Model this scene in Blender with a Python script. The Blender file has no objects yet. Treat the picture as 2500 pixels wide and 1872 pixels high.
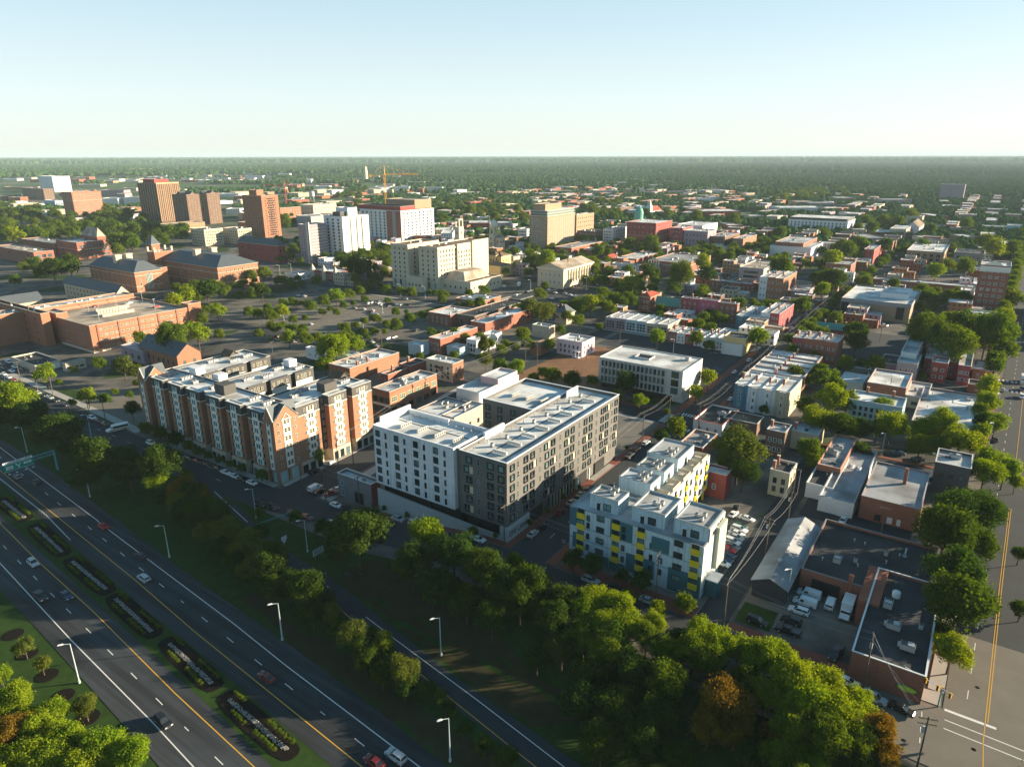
import bpy, bmesh, math, random
import numpy as np
from mathutils import Vector, Matrix
random.seed(7); rng = np.random.default_rng(7)
R_ = math.radians
SC = bpy.context.scene
COL = SC.collection
# ---------------------------------------------------------------- camera (world metres; city grid runs along X and Y)
F, CX, CY, HY = 1680., 1250., 936., 379.      # photograph: 2500x1872
PITCH = math.atan((CY-HY)/F); ROLL = -0.0016; YAW = R_(34.5); CH = 105.
cam = bpy.data.cameras.new('camera'); camo = bpy.data.objects.new('camera', cam); COL.objects.link(camo)
cam.sensor_width = 36; cam.lens = 36*F/2500; cam.clip_start = 1; cam.clip_end = 90000
_cp, _sp = math.cos(PITCH), math.sin(PITCH)
FW = Vector((_cp*math.cos(YAW), _cp*math.sin(YAW), -_sp))
RT = Vector((math.sin(YAW), -math.cos(YAW), 0))
UP = RT.cross(FW)
_c, _s = math.cos(ROLL), math.sin(ROLL)
RX = RT*_c + UP*_s; UX = UP*_c - RT*_s
camo.matrix_world = Matrix(((RX.x, UX.x, -FW.x, 0), (RX.y, UX.y, -FW.y, 0), (RX.z, UX.z, -FW.z, CH), (0, 0, 0, 1)))
SC.camera = camo
# ---------------------------------------------------------------- light
SUN_A, SUN_E = R_(-46), R_(12.5)
w = bpy.data.worlds.new('World'); SC.world = w; w.use_nodes = True
nt = w.node_tree; bgn = nt.nodes['Background']
sky = nt.nodes.new('ShaderNodeTexSky'); sky.sky_type = 'NISHITA'; sky.sun_disc = False
sky.sun_elevation = SUN_E; sky.sun_rotation = math.pi/2 - SUN_A
sky.air_density = .75; sky.dust_density = 0.7; sky.ozone_density = 3.0; sky.altitude = 100
hs = nt.nodes.new('ShaderNodeHueSaturation'); hs.inputs['Saturation'].default_value = .88; nt.links.new(sky.outputs[0], hs.inputs['Color']); 
tcw = nt.nodes.new('ShaderNodeTexCoord'); spw = nt.nodes.new('ShaderNodeSeparateXYZ'); nt.links.new(tcw.outputs['Generated'], spw.inputs[0])
rmp = nt.nodes.new('ShaderNodeValToRGB'); nt.links.new(spw.outputs[2], rmp.inputs[0]); el = rmp.color_ramp.elements   # thin high haze: pale at the horizon, bluer above
el[0].position = 0.0; el[0].color = (1.0, 1.0, .90, 1); el[1].position = .9; el[1].color = (.05, .17, .29, 1)
for p_, c_ in ((.07, (.92, 1.02, .96)), (.21, (.58, .82, .90)), (.36, (.17, .42, .56))): q_ = el.new(p_); q_.color = (*c_, 1)
sc4 = nt.nodes.new('ShaderNodeVectorMath'); sc4.operation = 'SCALE'; sc4.inputs['Scale'].default_value = 4.2; nt.links.new(rmp.outputs[0], sc4.inputs[0])
mxw = nt.nodes.new('ShaderNodeMix'); mxw.data_type = 'RGBA'; mxw.inputs['Factor'].default_value = .78
nt.links.new(hs.outputs[0], mxw.inputs[6]); nt.links.new(sc4.outputs[0], mxw.inputs[7]); nt.links.new(mxw.outputs[2], bgn.inputs[0]); bgn.inputs[1].default_value = 0.074
sl = bpy.data.lights.new('sun', 'SUN'); sl.energy = 5.0; sl.angle = R_(0.5); sl.color = (1.0, 0.83, 0.58)
slo = bpy.data.objects.new('sun', sl); COL.objects.link(slo)
sd = Vector((math.cos(SUN_E)*math.cos(SUN_A), math.cos(SUN_E)*math.sin(SUN_A), math.sin(SUN_E)))
slo.rotation_euler = (-sd).to_track_quat('-Z', 'Y').to_euler(); slo.location = (0, 0, 300)
SC.view_settings.view_transform = 'Standard'; SC.view_settings.look = 'None'
SC.view_settings.exposure = 1.7; SC.view_settings.gamma = 1
SC.cycles.max_bounces = 4; SC.cycles.diffuse_bounces = 2; SC.cycles.glossy_bounces = 2
SC.cycles.transmission_bounces = 2; SC.cycles.volume_bounces = 0; SC.cycles.transparent_max_bounces = 4
# ---------------------------------------------------------------- picture <-> world
def S(t):
    t = max(0., min(1., t)); return t*t*(3-2*t)
def T(x, y):                                   # terrain height
    a = S((y-98)/50)*S((235-x)/50)
    b = S((122-x)/22)
    return -5.5*max(a, b)
def ray(x, y):
    a = (x-CX)/F; b = -(y-CY)/F
    return FW + RX*a + UX*b
def PL(x, y, z):
    d = ray(x, y); t = (z-CH)/d.z
    return Vector((d.x*t, d.y*t, z))
def GR(x, y, dz=0):                            # ground point seen at a pixel
    z = 0.
    for _ in range(12):
        p = PL(x, y, z+dz); z = .5*z + .5*T(p.x, p.y)
    p = PL(x, y, z+dz); return p
def PJ(p):
    v = Vector(p)-Vector((0, 0, CH)); d = v.dot(FW)
    return (CX+F*v.dot(RX)/d, CY-F*v.dot(UX)/d, d)
CR = {'A1': (0, 370, 3.523), 'A2': (625, 370, 3.523), 'A3': (1250, 370, 3.523), 'A4': (1875, 370, 3.523),
      'B1': (0, 800, 3.523), 'B2': (625, 800, 3.523), 'B3': (1250, 800, 3.523), 'B4': (1875, 800, 3.523),
      'C1': (0, 1200, 2.464), 'C2': (600, 1200, 2.464), 'C3': (1250, 1200, 2.464), 'C4': (1800, 1200, 2.464), 'N': (0, 0, 1)}
def N(c, x, y):
    o = CR[c]; return (o[0]+x/o[2], o[1]+y/o[2])
# ---------------------------------------------------------------- materials
_m = {}
def srgb(h):
    h = h.lstrip('#'); v = [int(h[i:i+2], 16)/255 for i in (0, 2, 4)]
    return tuple(c/12.92 if c < .04045 else ((c+.055)/1.055)**2.4 for c in v)
def mat(name, col=(.5, .5, .5), rough=.8, var=.25, scale=.25, metal=0, kind=None, objcol=False, detail=6, spec=.3):
    if name in _m: return _m[name]
    m = bpy.data.materials.new(name); m.use_nodes = True; n = m.node_tree.nodes; l = m.node_tree.links
    b = n['Principled BSDF']; b.inputs['Roughness'].default_value = rough; b.inputs['Metallic'].default_value = metal
    b.inputs['Specular IOR Level'].default_value = spec
    tc = n.new('ShaderNodeTexCoord'); src = tc.outputs['Object']
    nz = n.new('ShaderNodeTexNoise'); nz.inputs['Scale'].default_value = scale; nz.inputs['Detail'].default_value = detail
    nz.inputs['Roughness'].default_value = .65
    l.new(src, nz.inputs['Vector'])
    mx = n.new('ShaderNodeMix'); mx.data_type = 'RGBA'
    l.new(nz.outputs['Fac'], mx.inputs['Factor'])
    def cc(v): return (max(0, v[0]), max(0, v[1]), max(0, v[2]), 1)
    mx.inputs[6].default_value = cc([c*(1-var) for c in col]); mx.inputs[7].default_value = cc([min(1, c*(1+var)) for c in col])
    out = mx.outputs[2]
    def fv(bt):                                # facade coordinates: along the wall and up
        sx = n.new('ShaderNodeSeparateXYZ'); l.new(src, sx.inputs[0]); ad = n.new('ShaderNodeMath'); ad.operation = 'ADD'
        l.new(sx.outputs[0], ad.inputs[0]); l.new(sx.outputs[1], ad.inputs[1]); cb = n.new('ShaderNodeCombineXYZ'); l.new(ad.outputs[0], cb.inputs[0]); l.new(sx.outputs[2], cb.inputs[1]); l.new(cb.outputs[0], bt.inputs['Vector'])
    if kind == 'panel':
        bt = n.new('ShaderNodeTexBrick'); bt.inputs['Scale'].default_value = 1.; bt.inputs['Brick Width'].default_value = 1.5; bt.inputs['Row Height'].default_value = 3.1; bt.inputs['Mortar Size'].default_value = .035; bt.offset = 0
        fv(bt); l.new(out, bt.inputs['Color1']); h = n.new('ShaderNodeHueSaturation'); h.inputs['Value'].default_value = .93; l.new(out, h.inputs['Color']); l.new(h.outputs[0], bt.inputs['Color2'])
        bt.inputs['Mortar'].default_value = cc([.6*c for c in col]); out = bt.outputs[0]
        st_ = n.new('ShaderNodeTexNoise'); st_.inputs['Scale'].default_value = 1; st_.inputs['Detail'].default_value = 5; mp = n.new('ShaderNodeMapping'); mp.inputs['Scale'].default_value = (1.2, 1.2, .07); l.new(src, mp.inputs[0]); l.new(mp.outputs[0], st_.inputs['Vector'])
        rr_ = n.new('ShaderNodeValToRGB'); rr_.color_ramp.elements[0].position = .3; rr_.color_ramp.elements[0].color = (.78, .77, .74, 1); rr_.color_ramp.elements[1].position = .5; l.new(st_.outputs['Fac'], rr_.inputs[0])
        m2 = n.new('ShaderNodeMix'); m2.data_type = 'RGBA'; m2.blend_type = 'MULTIPLY'; m2.inputs['Factor'].default_value = 1; l.new(out, m2.inputs[6]); l.new(rr_.outputs[0], m2.inputs[7]); out = m2.outputs[2]
    if kind == 'road':                         # wheel paths and patches run along the lanes
        for scl, lo_ in (((.55, .012, 1), .72), ((.09, .03, 1), .80)):
            st_ = n.new('ShaderNodeTexNoise'); st_.inputs['Scale'].default_value = 1; st_.inputs['Detail'].default_value = 4; mp = n.new('ShaderNodeMapping'); mp.inputs['Scale'].default_value = scl; l.new(src, mp.inputs[0]); l.new(mp.outputs[0], st_.inputs['Vector'])
            rr_ = n.new('ShaderNodeValToRGB'); rr_.color_ramp.elements[0].position = .42; rr_.color_ramp.elements[0].color = (lo_, lo_, lo_, 1); rr_.color_ramp.elements[1].position = .58; rr_.color_ramp.elements[1].color = (1.15, 1.15, 1.15, 1); l.new(st_.outputs['Fac'], rr_.inputs[0])
            m2 = n.new('ShaderNodeMix'); m2.data_type = 'RGBA'; m2.blend_type = 'MULTIPLY'; m2.inputs['Factor'].default_value = 1; l.new(out, m2.inputs[6]); l.new(rr_.outputs[0], m2.inputs[7]); out = m2.outputs[2]
    if kind == 'brick':
        bt = n.new('ShaderNodeTexBrick'); bt.inputs['Scale'].default_value = 1.0
        bt.inputs['Brick Width'].default_value = .9; bt.inputs['Row Height'].default_value = .3; bt.inputs['Mortar Size'].default_value = .03
        fv(bt)
        l.new(out, bt.inputs['Color1'])
        h = n.new('ShaderNodeHueSaturation'); h.inputs['Value'].default_value = .82; l.new(out, h.inputs['Color']); l.new(h.outputs[0], bt.inputs['Color2'])
        bt.inputs['Mortar'].default_value = cc([.5*c+.14 for c in col]); out = bt.outputs[0]
    if kind == 'grid':                         # distant facade: rows of small windows
        sx = n.new('ShaderNodeSeparateXYZ'); l.new(src, sx.inputs[0])
        ad = n.new('ShaderNodeMath'); ad.operation = 'ADD'; l.new(sx.outputs[0], ad.inputs[0]); l.new(sx.outputs[1], ad.inputs[1])
        def band(v, p, lo, hi):
            a = n.new('ShaderNodeMath'); a.operation = 'DIVIDE'; l.new(v, a.inputs[0]); a.inputs[1].default_value = p
            f = n.new('ShaderNodeMath'); f.operation = 'FRACT'; l.new(a.outputs[0], f.inputs[0])
            g = n.new('ShaderNodeMath'); g.operation = 'GREATER_THAN'; l.new(f.outputs[0], g.inputs[0]); g.inputs[1].default_value = lo
            k = n.new('ShaderNodeMath'); k.operation = 'LESS_THAN'; l.new(f.outputs[0], k.inputs[0]); k.inputs[1].default_value = hi
            q = n.new('ShaderNodeMath'); q.operation = 'MULTIPLY'; l.new(g.outputs[0], q.inputs[0]); l.new(k.outputs[0], q.inputs[1]); return q.outputs[0]
        b1 = band(ad.outputs[0], 3.1, .3, .68); b2 = band(sx.outputs[2], 3.3, .3, .75)
        q = n.new('ShaderNodeMath'); q.operation = 'MULTIPLY'; l.new(b1, q.inputs[0]); l.new(b2, q.inputs[1])
        gm = n.new('ShaderNodeNewGeometry'); s2 = n.new('ShaderNodeSeparateXYZ'); l.new(gm.outputs['Normal'], s2.inputs[0])
        k = n.new('ShaderNodeMath'); k.operation = 'LESS_THAN'; l.new(s2.outputs[2], k.inputs[0]); k.inputs[1].default_value = .5
        q2 = n.new('ShaderNodeMath'); q2.operation = 'MULTIPLY'; l.new(q.outputs[0], q2.inputs[0]); l.new(k.outputs[0], q2.inputs[1])
        m2 = n.new('ShaderNodeMix'); m2.data_type = 'RGBA'; l.new(q2.outputs[0], m2.inputs['Factor']); l.new(out, m2.inputs[6])
        m2.inputs[7].default_value = (.04, .05, .055, 1); out = m2.outputs[2]
    if kind == 'roof':                         # membrane: stains and seams
        n2 = n.new('ShaderNodeTexNoise'); n2.inputs['Scale'].default_value = .09; n2.inputs['Detail'].default_value = 8; l.new(src, n2.inputs['Vector'])
        r = n.new('ShaderNodeValToRGB'); r.color_ramp.elements[0].position = .38; r.color_ramp.elements[1].position = .6
        r.color_ramp.elements[0].color = (.50, .49, .47, 1); r.color_ramp.elements[1].color = (1, 1, 1, 1); l.new(n2.outputs['Fac'], r.inputs[0])
        m2 = n.new('ShaderNodeMix'); m2.data_type = 'RGBA'; m2.blend_type = 'MULTIPLY'; m2.inputs['Factor'].default_value = 1
        l.new(out, m2.inputs[6]); l.new(r.outputs[0], m2.inputs[7])
        bt = n.new('ShaderNodeTexBrick'); bt.inputs['Scale'].default_value = 1; bt.inputs['Brick Width'].default_value = 9; bt.inputs['Row Height'].default_value = 2.4
        bt.inputs['Mortar Size'].default_value = .05; bt.offset = 0
        bt.inputs['Mortar'].default_value = (.8, .8, .8, 1); bt.inputs['Color1'].default_value = (1, 1, 1, 1); bt.inputs['Color2'].default_value = (.95, .95, .95, 1)
        l.new(src, bt.inputs['Vector'])
        m3 = n.new('ShaderNodeMix'); m3.data_type = 'RGBA'; m3.blend_type = 'MULTIPLY'; m3.inputs['Factor'].default_value = 1
        l.new(m2.outputs[2], m3.inputs[6]); l.new(bt.outputs[0], m3.inputs[7]); out = m3.outputs[2]
    if kind == 'seam':                         # standing-seam or corrugated metal
        wv = n.new('ShaderNodeTexWave'); wv.inputs['Scale'].default_value = 2.2; wv.bands_direction = 'DIAGONAL'; l.new(src, wv.inputs['Vector'])
        m2 = n.new('ShaderNodeMix'); m2.data_type = 'RGBA'; m2.blend_type = 'MULTIPLY'; m2.inputs['Factor'].default_value = .35
        l.new(out, m2.inputs[6]); l.new(wv.outputs['Color'], m2.inputs[7]); out = m2.outputs[2]
    if objcol:
        oi = n.new('ShaderNodeObjectInfo'); m2 = n.new('ShaderNodeMix'); m2.data_type = 'RGBA'; m2.blend_type = 'MULTIPLY'; m2.inputs['Factor'].default_value = 1
        l.new(oi.outputs['Color'], m2.inputs[6]); l.new(out, m2.inputs[7]); out = m2.outputs[2]
    l.new(out, b.inputs['Base Color']); _m[name] = m; return m
def glass(name='window_glass', lo=(.012, .018, .022), hi=(.10, .16, .17)):
    if name in _m: return _m[name]
    m = bpy.data.materials.new(name); m.use_nodes = True; n = m.node_tree.nodes; l = m.node_tree.links
    b = n['Principled BSDF']; b.inputs['Roughness'].default_value = .07; b.inputs['IOR'].default_value = 1.5; b.inputs['Specular IOR Level'].default_value = .7
    oi = n.new('ShaderNodeObjectInfo'); r = n.new('ShaderNodeValToRGB')
    r.color_ramp.elements[0].color = (*lo, 1); r.color_ramp.elements[1].color = (*hi, 1); r.color_ramp.elements[0].position = .35
    l.new(oi.outputs['Random'], r.inputs[0]); l.new(r.outputs[0], b.inputs['Base Color']); _m[name] = m; return m
def leafmat(name, c1, c2, c3):
    m = bpy.data.materials.new(name); m.use_nodes = True; n = m.node_tree.nodes; l = m.node_tree.links
    n.remove(n['Principled BSDF']); o = n['Material Output']
    oi = n.new('ShaderNodeObjectInfo'); tc = n.new('ShaderNodeTexCoord')
    nz = n.new('ShaderNodeTexNoise'); nz.inputs['Scale'].default_value = 2.2; nz.inputs['Detail'].default_value = 4; l.new(tc.outputs['Object'], nz.inputs['Vector'])
    r = n.new('ShaderNodeValToRGB'); e = r.color_ramp.elements; e[0].position = .3; e[0].color = (*c1, 1); e[1].position = .72; e[1].color = (*c2, 1)
    l.new(nz.outputs['Fac'], r.inputs[0])
    mx = n.new('ShaderNodeMix'); mx.data_type = 'RGBA'; l.new(oi.outputs['Random'], mx.inputs['Factor']); l.new(r.outputs[0], mx.inputs[6]); mx.inputs[7].default_value = (*c3, 1)
    hf = n.new('ShaderNodeMath'); hf.operation = 'MULTIPLY'; hf.inputs[1].default_value = .55; l.new(oi.outputs['Random'], hf.inputs[0]); l.new(hf.outputs[0], mx.inputs['Factor'])
    d = n.new('ShaderNodeBsdfDiffuse'); t = n.new('ShaderNodeBsdfTranslucent'); g = n.new('ShaderNodeMixShader'); g.inputs[0].default_value = .38
    h = n.new('ShaderNodeHueSaturation'); h.inputs['Hue'].default_value = .485; h.inputs['Saturation'].default_value = 1.15; h.inputs['Value'].default_value = 1.5
    l.new(mx.outputs[2], d.inputs[0]); l.new(mx.outputs[2], h.inputs['Color']); l.new(h.outputs[0], t.inputs[0])
    l.new(d.outputs[0], g.inputs[1]); l.new(t.outputs[0], g.inputs[2]); l.new(g.outputs[0], o.inputs[0]); return m
LEAF = [leafmat('foliage_green', (.042, .090, .012), (.11, .175, .018), (.15, .18, .014)),
        leafmat('foliage_bright', (.09, .18, .012), (.20, .27, .016), (.25, .27, .014)),
        leafmat('foliage_dark', (.020, .050, .012), (.055, .105, .016), (.07, .10, .012)),
        leafmat('foliage_copper', (.11, .075, .012), (.24, .17, .018), (.17, .10, .018)),
        leafmat('foliage_olive', (.06, .095, .02), (.13, .155, .026), (.14, .15, .018)),
        leafmat('foliage_far', (.028, .085, .032), (.072, .145, .042), (.09, .15, .034))]
BARK = mat('bark', (.09, .065, .045), .95, .4, 3)
C = dict(brick=(.30, .095, .052), brick2=(.34, .138, .07), brown=(.17, .092, .06), tan=(.36, .24, .145), cream=(.50, .43, .32), white=(.64, .65, .66),
         grey=(.30, .31, .33), dark=(.07, .075, .08), dred=(.30, .045, .035), pink=(.62, .42, .42), blue=(.10, .22, .30), pale=(.62, .64, .64),
         stone=(.42, .37, .29), yellow=(.62, .46, .22), mauve=(.30, .24, .28), green=(.06, .16, .13), crimson=(.34, .05, .06), magenta=(.42, .10, .16), ltblue=(.32, .45, .52), char=(.16, .165, .17))
def wall(k):
    if k in ('brick', 'brick2', 'brown', 'dred', 'tan', 'crimson'): return mat('wall_'+k, C[k], .9, .22, .3, kind='brick')
    return mat('wall_'+k, C[k], .85, .10, .4)
def roofm(k):
    d = dict(white=(.74, .75, .76), grey=(.34, .35, .37), dark=(.05, .053, .06), tan=(.50, .42, .34), brown=(.22, .15, .10), slate=(.10, .12, .14), green=(.12, .30, .25), red=(.42, .09, .05), ltgrey=(.52, .54, .56), pink=(.62, .5, .47))
    if k in ('slate', 'green', 'red', 'seam'): return mat('roof_'+k, d.get(k, (.3, .32, .34)), .6, .2, .4, kind='seam')
    return mat('roof_'+k, d[k], .85, .18, .3, kind='roof')
# ---------------------------------------------------------------- mesh helpers
class MB:
    def __init__(s): s.v = []; s.f = []; s.m = []; s.mats = []; s.cut = []
    def mi(s, m):
        if m not in s.mats: s.mats.append(m)
        return s.mats.index(m)
    def poly(s, pts, m):
        i = len(s.v); s.v += [tuple(p) for p in pts]; s.f.append(tuple(range(i, i+len(pts)))); s.m.append(s.mi(m))
    def mesh(s, vs, fs, m):
        s.cut.append((len(s.v), len(s.f))); i = len(s.v); s.v += [tuple(p) for p in vs]; k = s.mi(m)
        for f in fs: s.f.append(tuple(j+i for j in f)); s.m.append(k)
    def box(s, x0, y0, z0, x1, y1, z1, m):
        if x1 < x0: x0, x1 = x1, x0
        if y1 < y0: y0, y1 = y1, y0
        s.mesh([(x0, y0, z0), (x1, y0, z0), (x1, y1, z0), (x0, y1, z0), (x0, y0, z1), (x1, y0, z1), (x1, y1, z1), (x0, y1, z1)],
               [(0, 3, 2, 1), (4, 5, 6, 7), (0, 1, 5, 4), (1, 2, 6, 5), (2, 3, 7, 6), (3, 0, 4, 7)], m)
    def prism(s, pts, z0, z1, m):              # pts counter-clockwise
        n = len(pts); v = [(p[0], p[1], z0) for p in pts]+[(p[0], p[1], z1) for p in pts]
        s.mesh(v, [tuple(range(n-1, -1, -1)), tuple(range(n, 2*n))]+[(i, (i+1) % n, n+(i+1) % n, n+i) for i in range(n)], m)
    def tube(s, a, b, r, m, n=6, r2=None):
        a = Vector(a); b = Vector(b); d = (b-a)
        if d.length < 1e-6: return
        q = d.to_track_quat('Z', 'Y'); r2 = r if r2 is None else r2; v = []
        for p, rr in ((a, r), (b, r2)):
            for k in range(n):
                t = 2*math.pi*k/n; v.append(p + q @ Vector((rr*math.cos(t), rr*math.sin(t), 0)))
        s.mesh(v, [(k, (k+1) % n, n+(k+1) % n, n+k) for k in range(n)]+[tuple(range(n-1, -1, -1)), tuple(range(n, 2*n))], m)
    def lathe(s, prof, cx, cy, m, n=12):
        v = []; f = []
        for r, z in prof:
            for k in range(n):
                t = 2*math.pi*k/n; v.append((cx+r*math.cos(t), cy+r*math.sin(t), z))
        for i in range(len(prof)-1):
            for k in range(n): f.append((i*n+k, i*n+(k+1) % n, (i+1)*n+(k+1) % n, (i+1)*n+k))
        s.mesh(v, f, m)
    def data(s, name):
        me = bpy.data.meshes.new(name); me.from_pydata(s.v, [], s.f)
        for m in s.mats: me.materials.append(m)
        me.polygons.foreach_set('material_index', s.m); me.update(); return me
    def objs(s, name, parent=None):            # one object for every solid that was added
        for k, (v0, f0) in enumerate(s.cut):
            v1, f1 = s.cut[k+1] if k+1 < len(s.cut) else (len(s.v), len(s.f))
            q = MB(); q.v = s.v[v0:v1]; q.f = [tuple(i-v0 for i in f) for f in s.f[f0:f1]]; q.m = [0]*(f1-f0); q.mats = [s.mats[s.m[f0]]]; q.obj(name, parent)
    def obj(s, name, parent=None, loc=(0, 0, 0), rz=0):
        return mk(name, s.data(name), parent, loc, rz)
def mk(name, data, parent=None, loc=(0, 0, 0), rz=0):
    o = bpy.data.objects.new(name, data); COL.objects.link(o); o.location = loc
    if rz: o.rotation_euler = (0, 0, rz)
    if parent is not None: o.parent = parent
    return o
def tag(o, label=None, cat=None, group=None, kind=None):
    if label: o['label'] = label
    if cat: o['category'] = cat
    if group: o['group'] = group
    if kind: o['kind'] = kind
    return o
def root(name, label, cat, loc, rz=0, group=None):
    return tag(mk(name, None, None, loc, rz), label, cat, group)
def copytree(o, loc=None, rz=None, parent=None, color=None):
    c = o.copy(); COL.objects.link(c)
    if parent is not None: c.parent = parent
    if loc is not None: c.location = loc
    if rz is not None: c.rotation_euler = (0, 0, rz)
    if color is not None: c.color = (*color, 1)
    for ch in list(o.children): copytree(ch, parent=c, color=color)
    return c
LM = []                                        # landmarks for wording labels: (phrase, x, y)
TODO = []                                      # things whose label is worded from the nearest landmark
FOOT = []                                      # occupied rectangles
ORD = ['nearest', 'second nearest', 'third nearest', 'fourth nearest', 'fifth nearest', 'sixth nearest', 'seventh nearest', 'eighth nearest', 'ninth nearest', 'tenth nearest']
def nth(i):
    if i < 10: return ORD[i]
    k = i+1; s = 'th' if 10 <= k % 100 <= 20 else {1: 'st', 2: 'nd', 3: 'rd'}.get(k % 10, 'th')
    return f'{k}{s} nearest'
def finish_labels():
    g = {}
    for o, desc in TODO:
        x, y = o.location.x, o.location.y
        j = min(range(len(LM)), key=lambda i: (LM[i][1]-x)**2+(LM[i][2]-y)**2)
        g.setdefault((desc, j), []).append(((LM[j][1]-x)**2+(LM[j][2]-y)**2, o))
    for (desc, j), L in g.items():
        L.sort(key=lambda t: t[0])
        for i, (_, o) in enumerate(L):
            t = f'{desc}, {nth(i)} {LM[j][0]}'.split(); o['label'] = ' '.join(t if len(t) <= 16 else [w for w in t if w not in ('growing', 'with', 'flat')][:16])
# ================================================================ GROUND, ROADS, MARKINGS
def struct(o): o['kind'] = 'structure'; return o
xs = [-60000, -20000, -6000, -2000, -700, -300]+list(np.arange(-150, 95, 6.))+list(np.arange(95, 245, 1.5))+list(np.arange(245, 420, 12.))+[450, 520, 600, 700, 900, 1200, 1600, 2200, 3200, 5000, 9000, 18000, 36000, 60000]
ys = [-60000, -20000, -6000, -2000, -900, -500, -300]+list(np.arange(-200, 92, 8.))+list(np.arange(92, 156, 1.5))+list(np.arange(156, 560, 10.))+[600, 700, 900, 1200, 1600, 2200, 3200, 5000, 9000, 18000, 36000, 60000]
gv = [(x, y, T(x, y)) for y in ys for x in xs]; nx_ = len(xs)
gf = [(j*nx_+i, j*nx_+i+1, (j+1)*nx_+i+1, (j+1)*nx_+i) for j in range(len(ys)-1) for i in range(nx_-1)]
def groundmat():
    m = bpy.data.materials.new('ground'); m.use_nodes = True; n = m.node_tree.nodes; l = m.node_tree.links; b = n['Principled BSDF']
    b.inputs['Roughness'].default_value = .95; b.inputs['Specular IOR Level'].default_value = .1
    g = n.new('ShaderNodeNewGeometry')
    def noise(s, d=6):
        z = n.new('ShaderNodeTexNoise'); z.inputs['Scale'].default_value = s; z.inputs['Detail'].default_value = d; l.new(g.outputs['Position'], z.inputs['Vector']); return z.outputs['Fac']
    def ramp(v, a, b_, c0, c1):
        r = n.new('ShaderNodeValToRGB'); e = r.color_ramp.elements; e[0].position = a; e[1].position = b_; e[0].color = (*c0, 1); e[1].color = (*c1, 1); l.new(v, r.inputs[0]); return r.outputs[0]
    def mix(f, a, b_):
        x = n.new('ShaderNodeMix'); x.data_type = 'RGBA'; l.new(f, x.inputs['Factor']); l.new(a, x.inputs[6]); l.new(b_, x.inputs[7]); return x.outputs[2]
    lot = ramp(noise(.08, 8), .35, .65, (.075, .072, .068), (.18, .165, .145))
    grass = ramp(noise(.5, 8), .3, .7, (.018, .04, .010), (.045, .075, .02))
    k = ramp(noise(.02, 3), .56, .60, (0, 0, 0), (1, 1, 1))
    city = mix(k, lot, grass)
    far0 = ramp(noise(.004, 10), .35, .65, (.035, .08, .028), (.08, .13, .045))
    town = ramp(noise(.03, 6), .35, .65, (.09, .085, .08), (.26, .23, .19)); far = mix(ramp(noise(.0032, 3), .54, .57, (0, 0, 0), (.8, .8, .8)), far0, town)
    ln = n.new('ShaderNodeVectorMath'); ln.operation = 'LENGTH'; l.new(g.outputs['Position'], ln.inputs[0])
    mr = n.new('ShaderNodeMapRange'); mr.inputs[1].default_value = 900; mr.inputs[2].default_value = 1700; l.new(ln.outputs['Value'], mr.inputs[0])
    l.new(mix(mr.outputs[0], city, far), b.inputs['Base Color']); return m
me = bpy.data.meshes.new('ground'); me.from_pydata(gv, [], gf); me.materials.append(groundmat()); me.update()
struct(mk('ground', me))
ASPH = mat('asphalt', (.036, .042, .048), .9, .35, .12, detail=9)
ASPH2 = mat('asphalt_worn_sunlit', (.155, .140, .118), .9, .30, .15, detail=9)  # worn asphalt, lightened to tan so the sunlight is in its colour
CONC = mat('concrete', (.36, .345, .32), .9, .2, .3)
BRKP = mat('brick_paving', (.20, .065, .045), .9, .3, .8)
GRASS = mat('grass', (.030, .060, .014), .95, .55, .35, detail=9, spec=.05)
DRY = mat('dry_grass', (.050, .045, .022), .95, .5, .25, detail=9, spec=.05)
MULCH = mat('mulch', (.014, .011, .009), .95, .4, 1.5, spec=.05)
DIRT = mat('red_dirt', (.22, .125, .075), .95, .55, .10, detail=9, spec=.05)
WPAINT = mat('white_paint', (.66, .66, .64), .7, .22, 1.2); YPAINT = mat('yellow_paint', (.60, .34, .04), .7, .2, 1.2)
def resample(P, step):
    P = [Vector((p[0], p[1])) for p in P]; out = []
    for a, b in zip(P, P[1:]):
        k = max(1, int((b-a).length/step)); out += [a.lerp(b, i/k) for i in range(k)]
    return out+[P[-1]]
def ext(P, a, b):                              # lengthen a polyline at both ends
    P = [Vector((p[0], p[1])) for p in P]; d0 = (P[0]-P[1]).normalized(); d1 = (P[-1]-P[-2]).normalized()
    return [P[0]+d0*a]+P+[P[-1]+d1*b]
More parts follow.
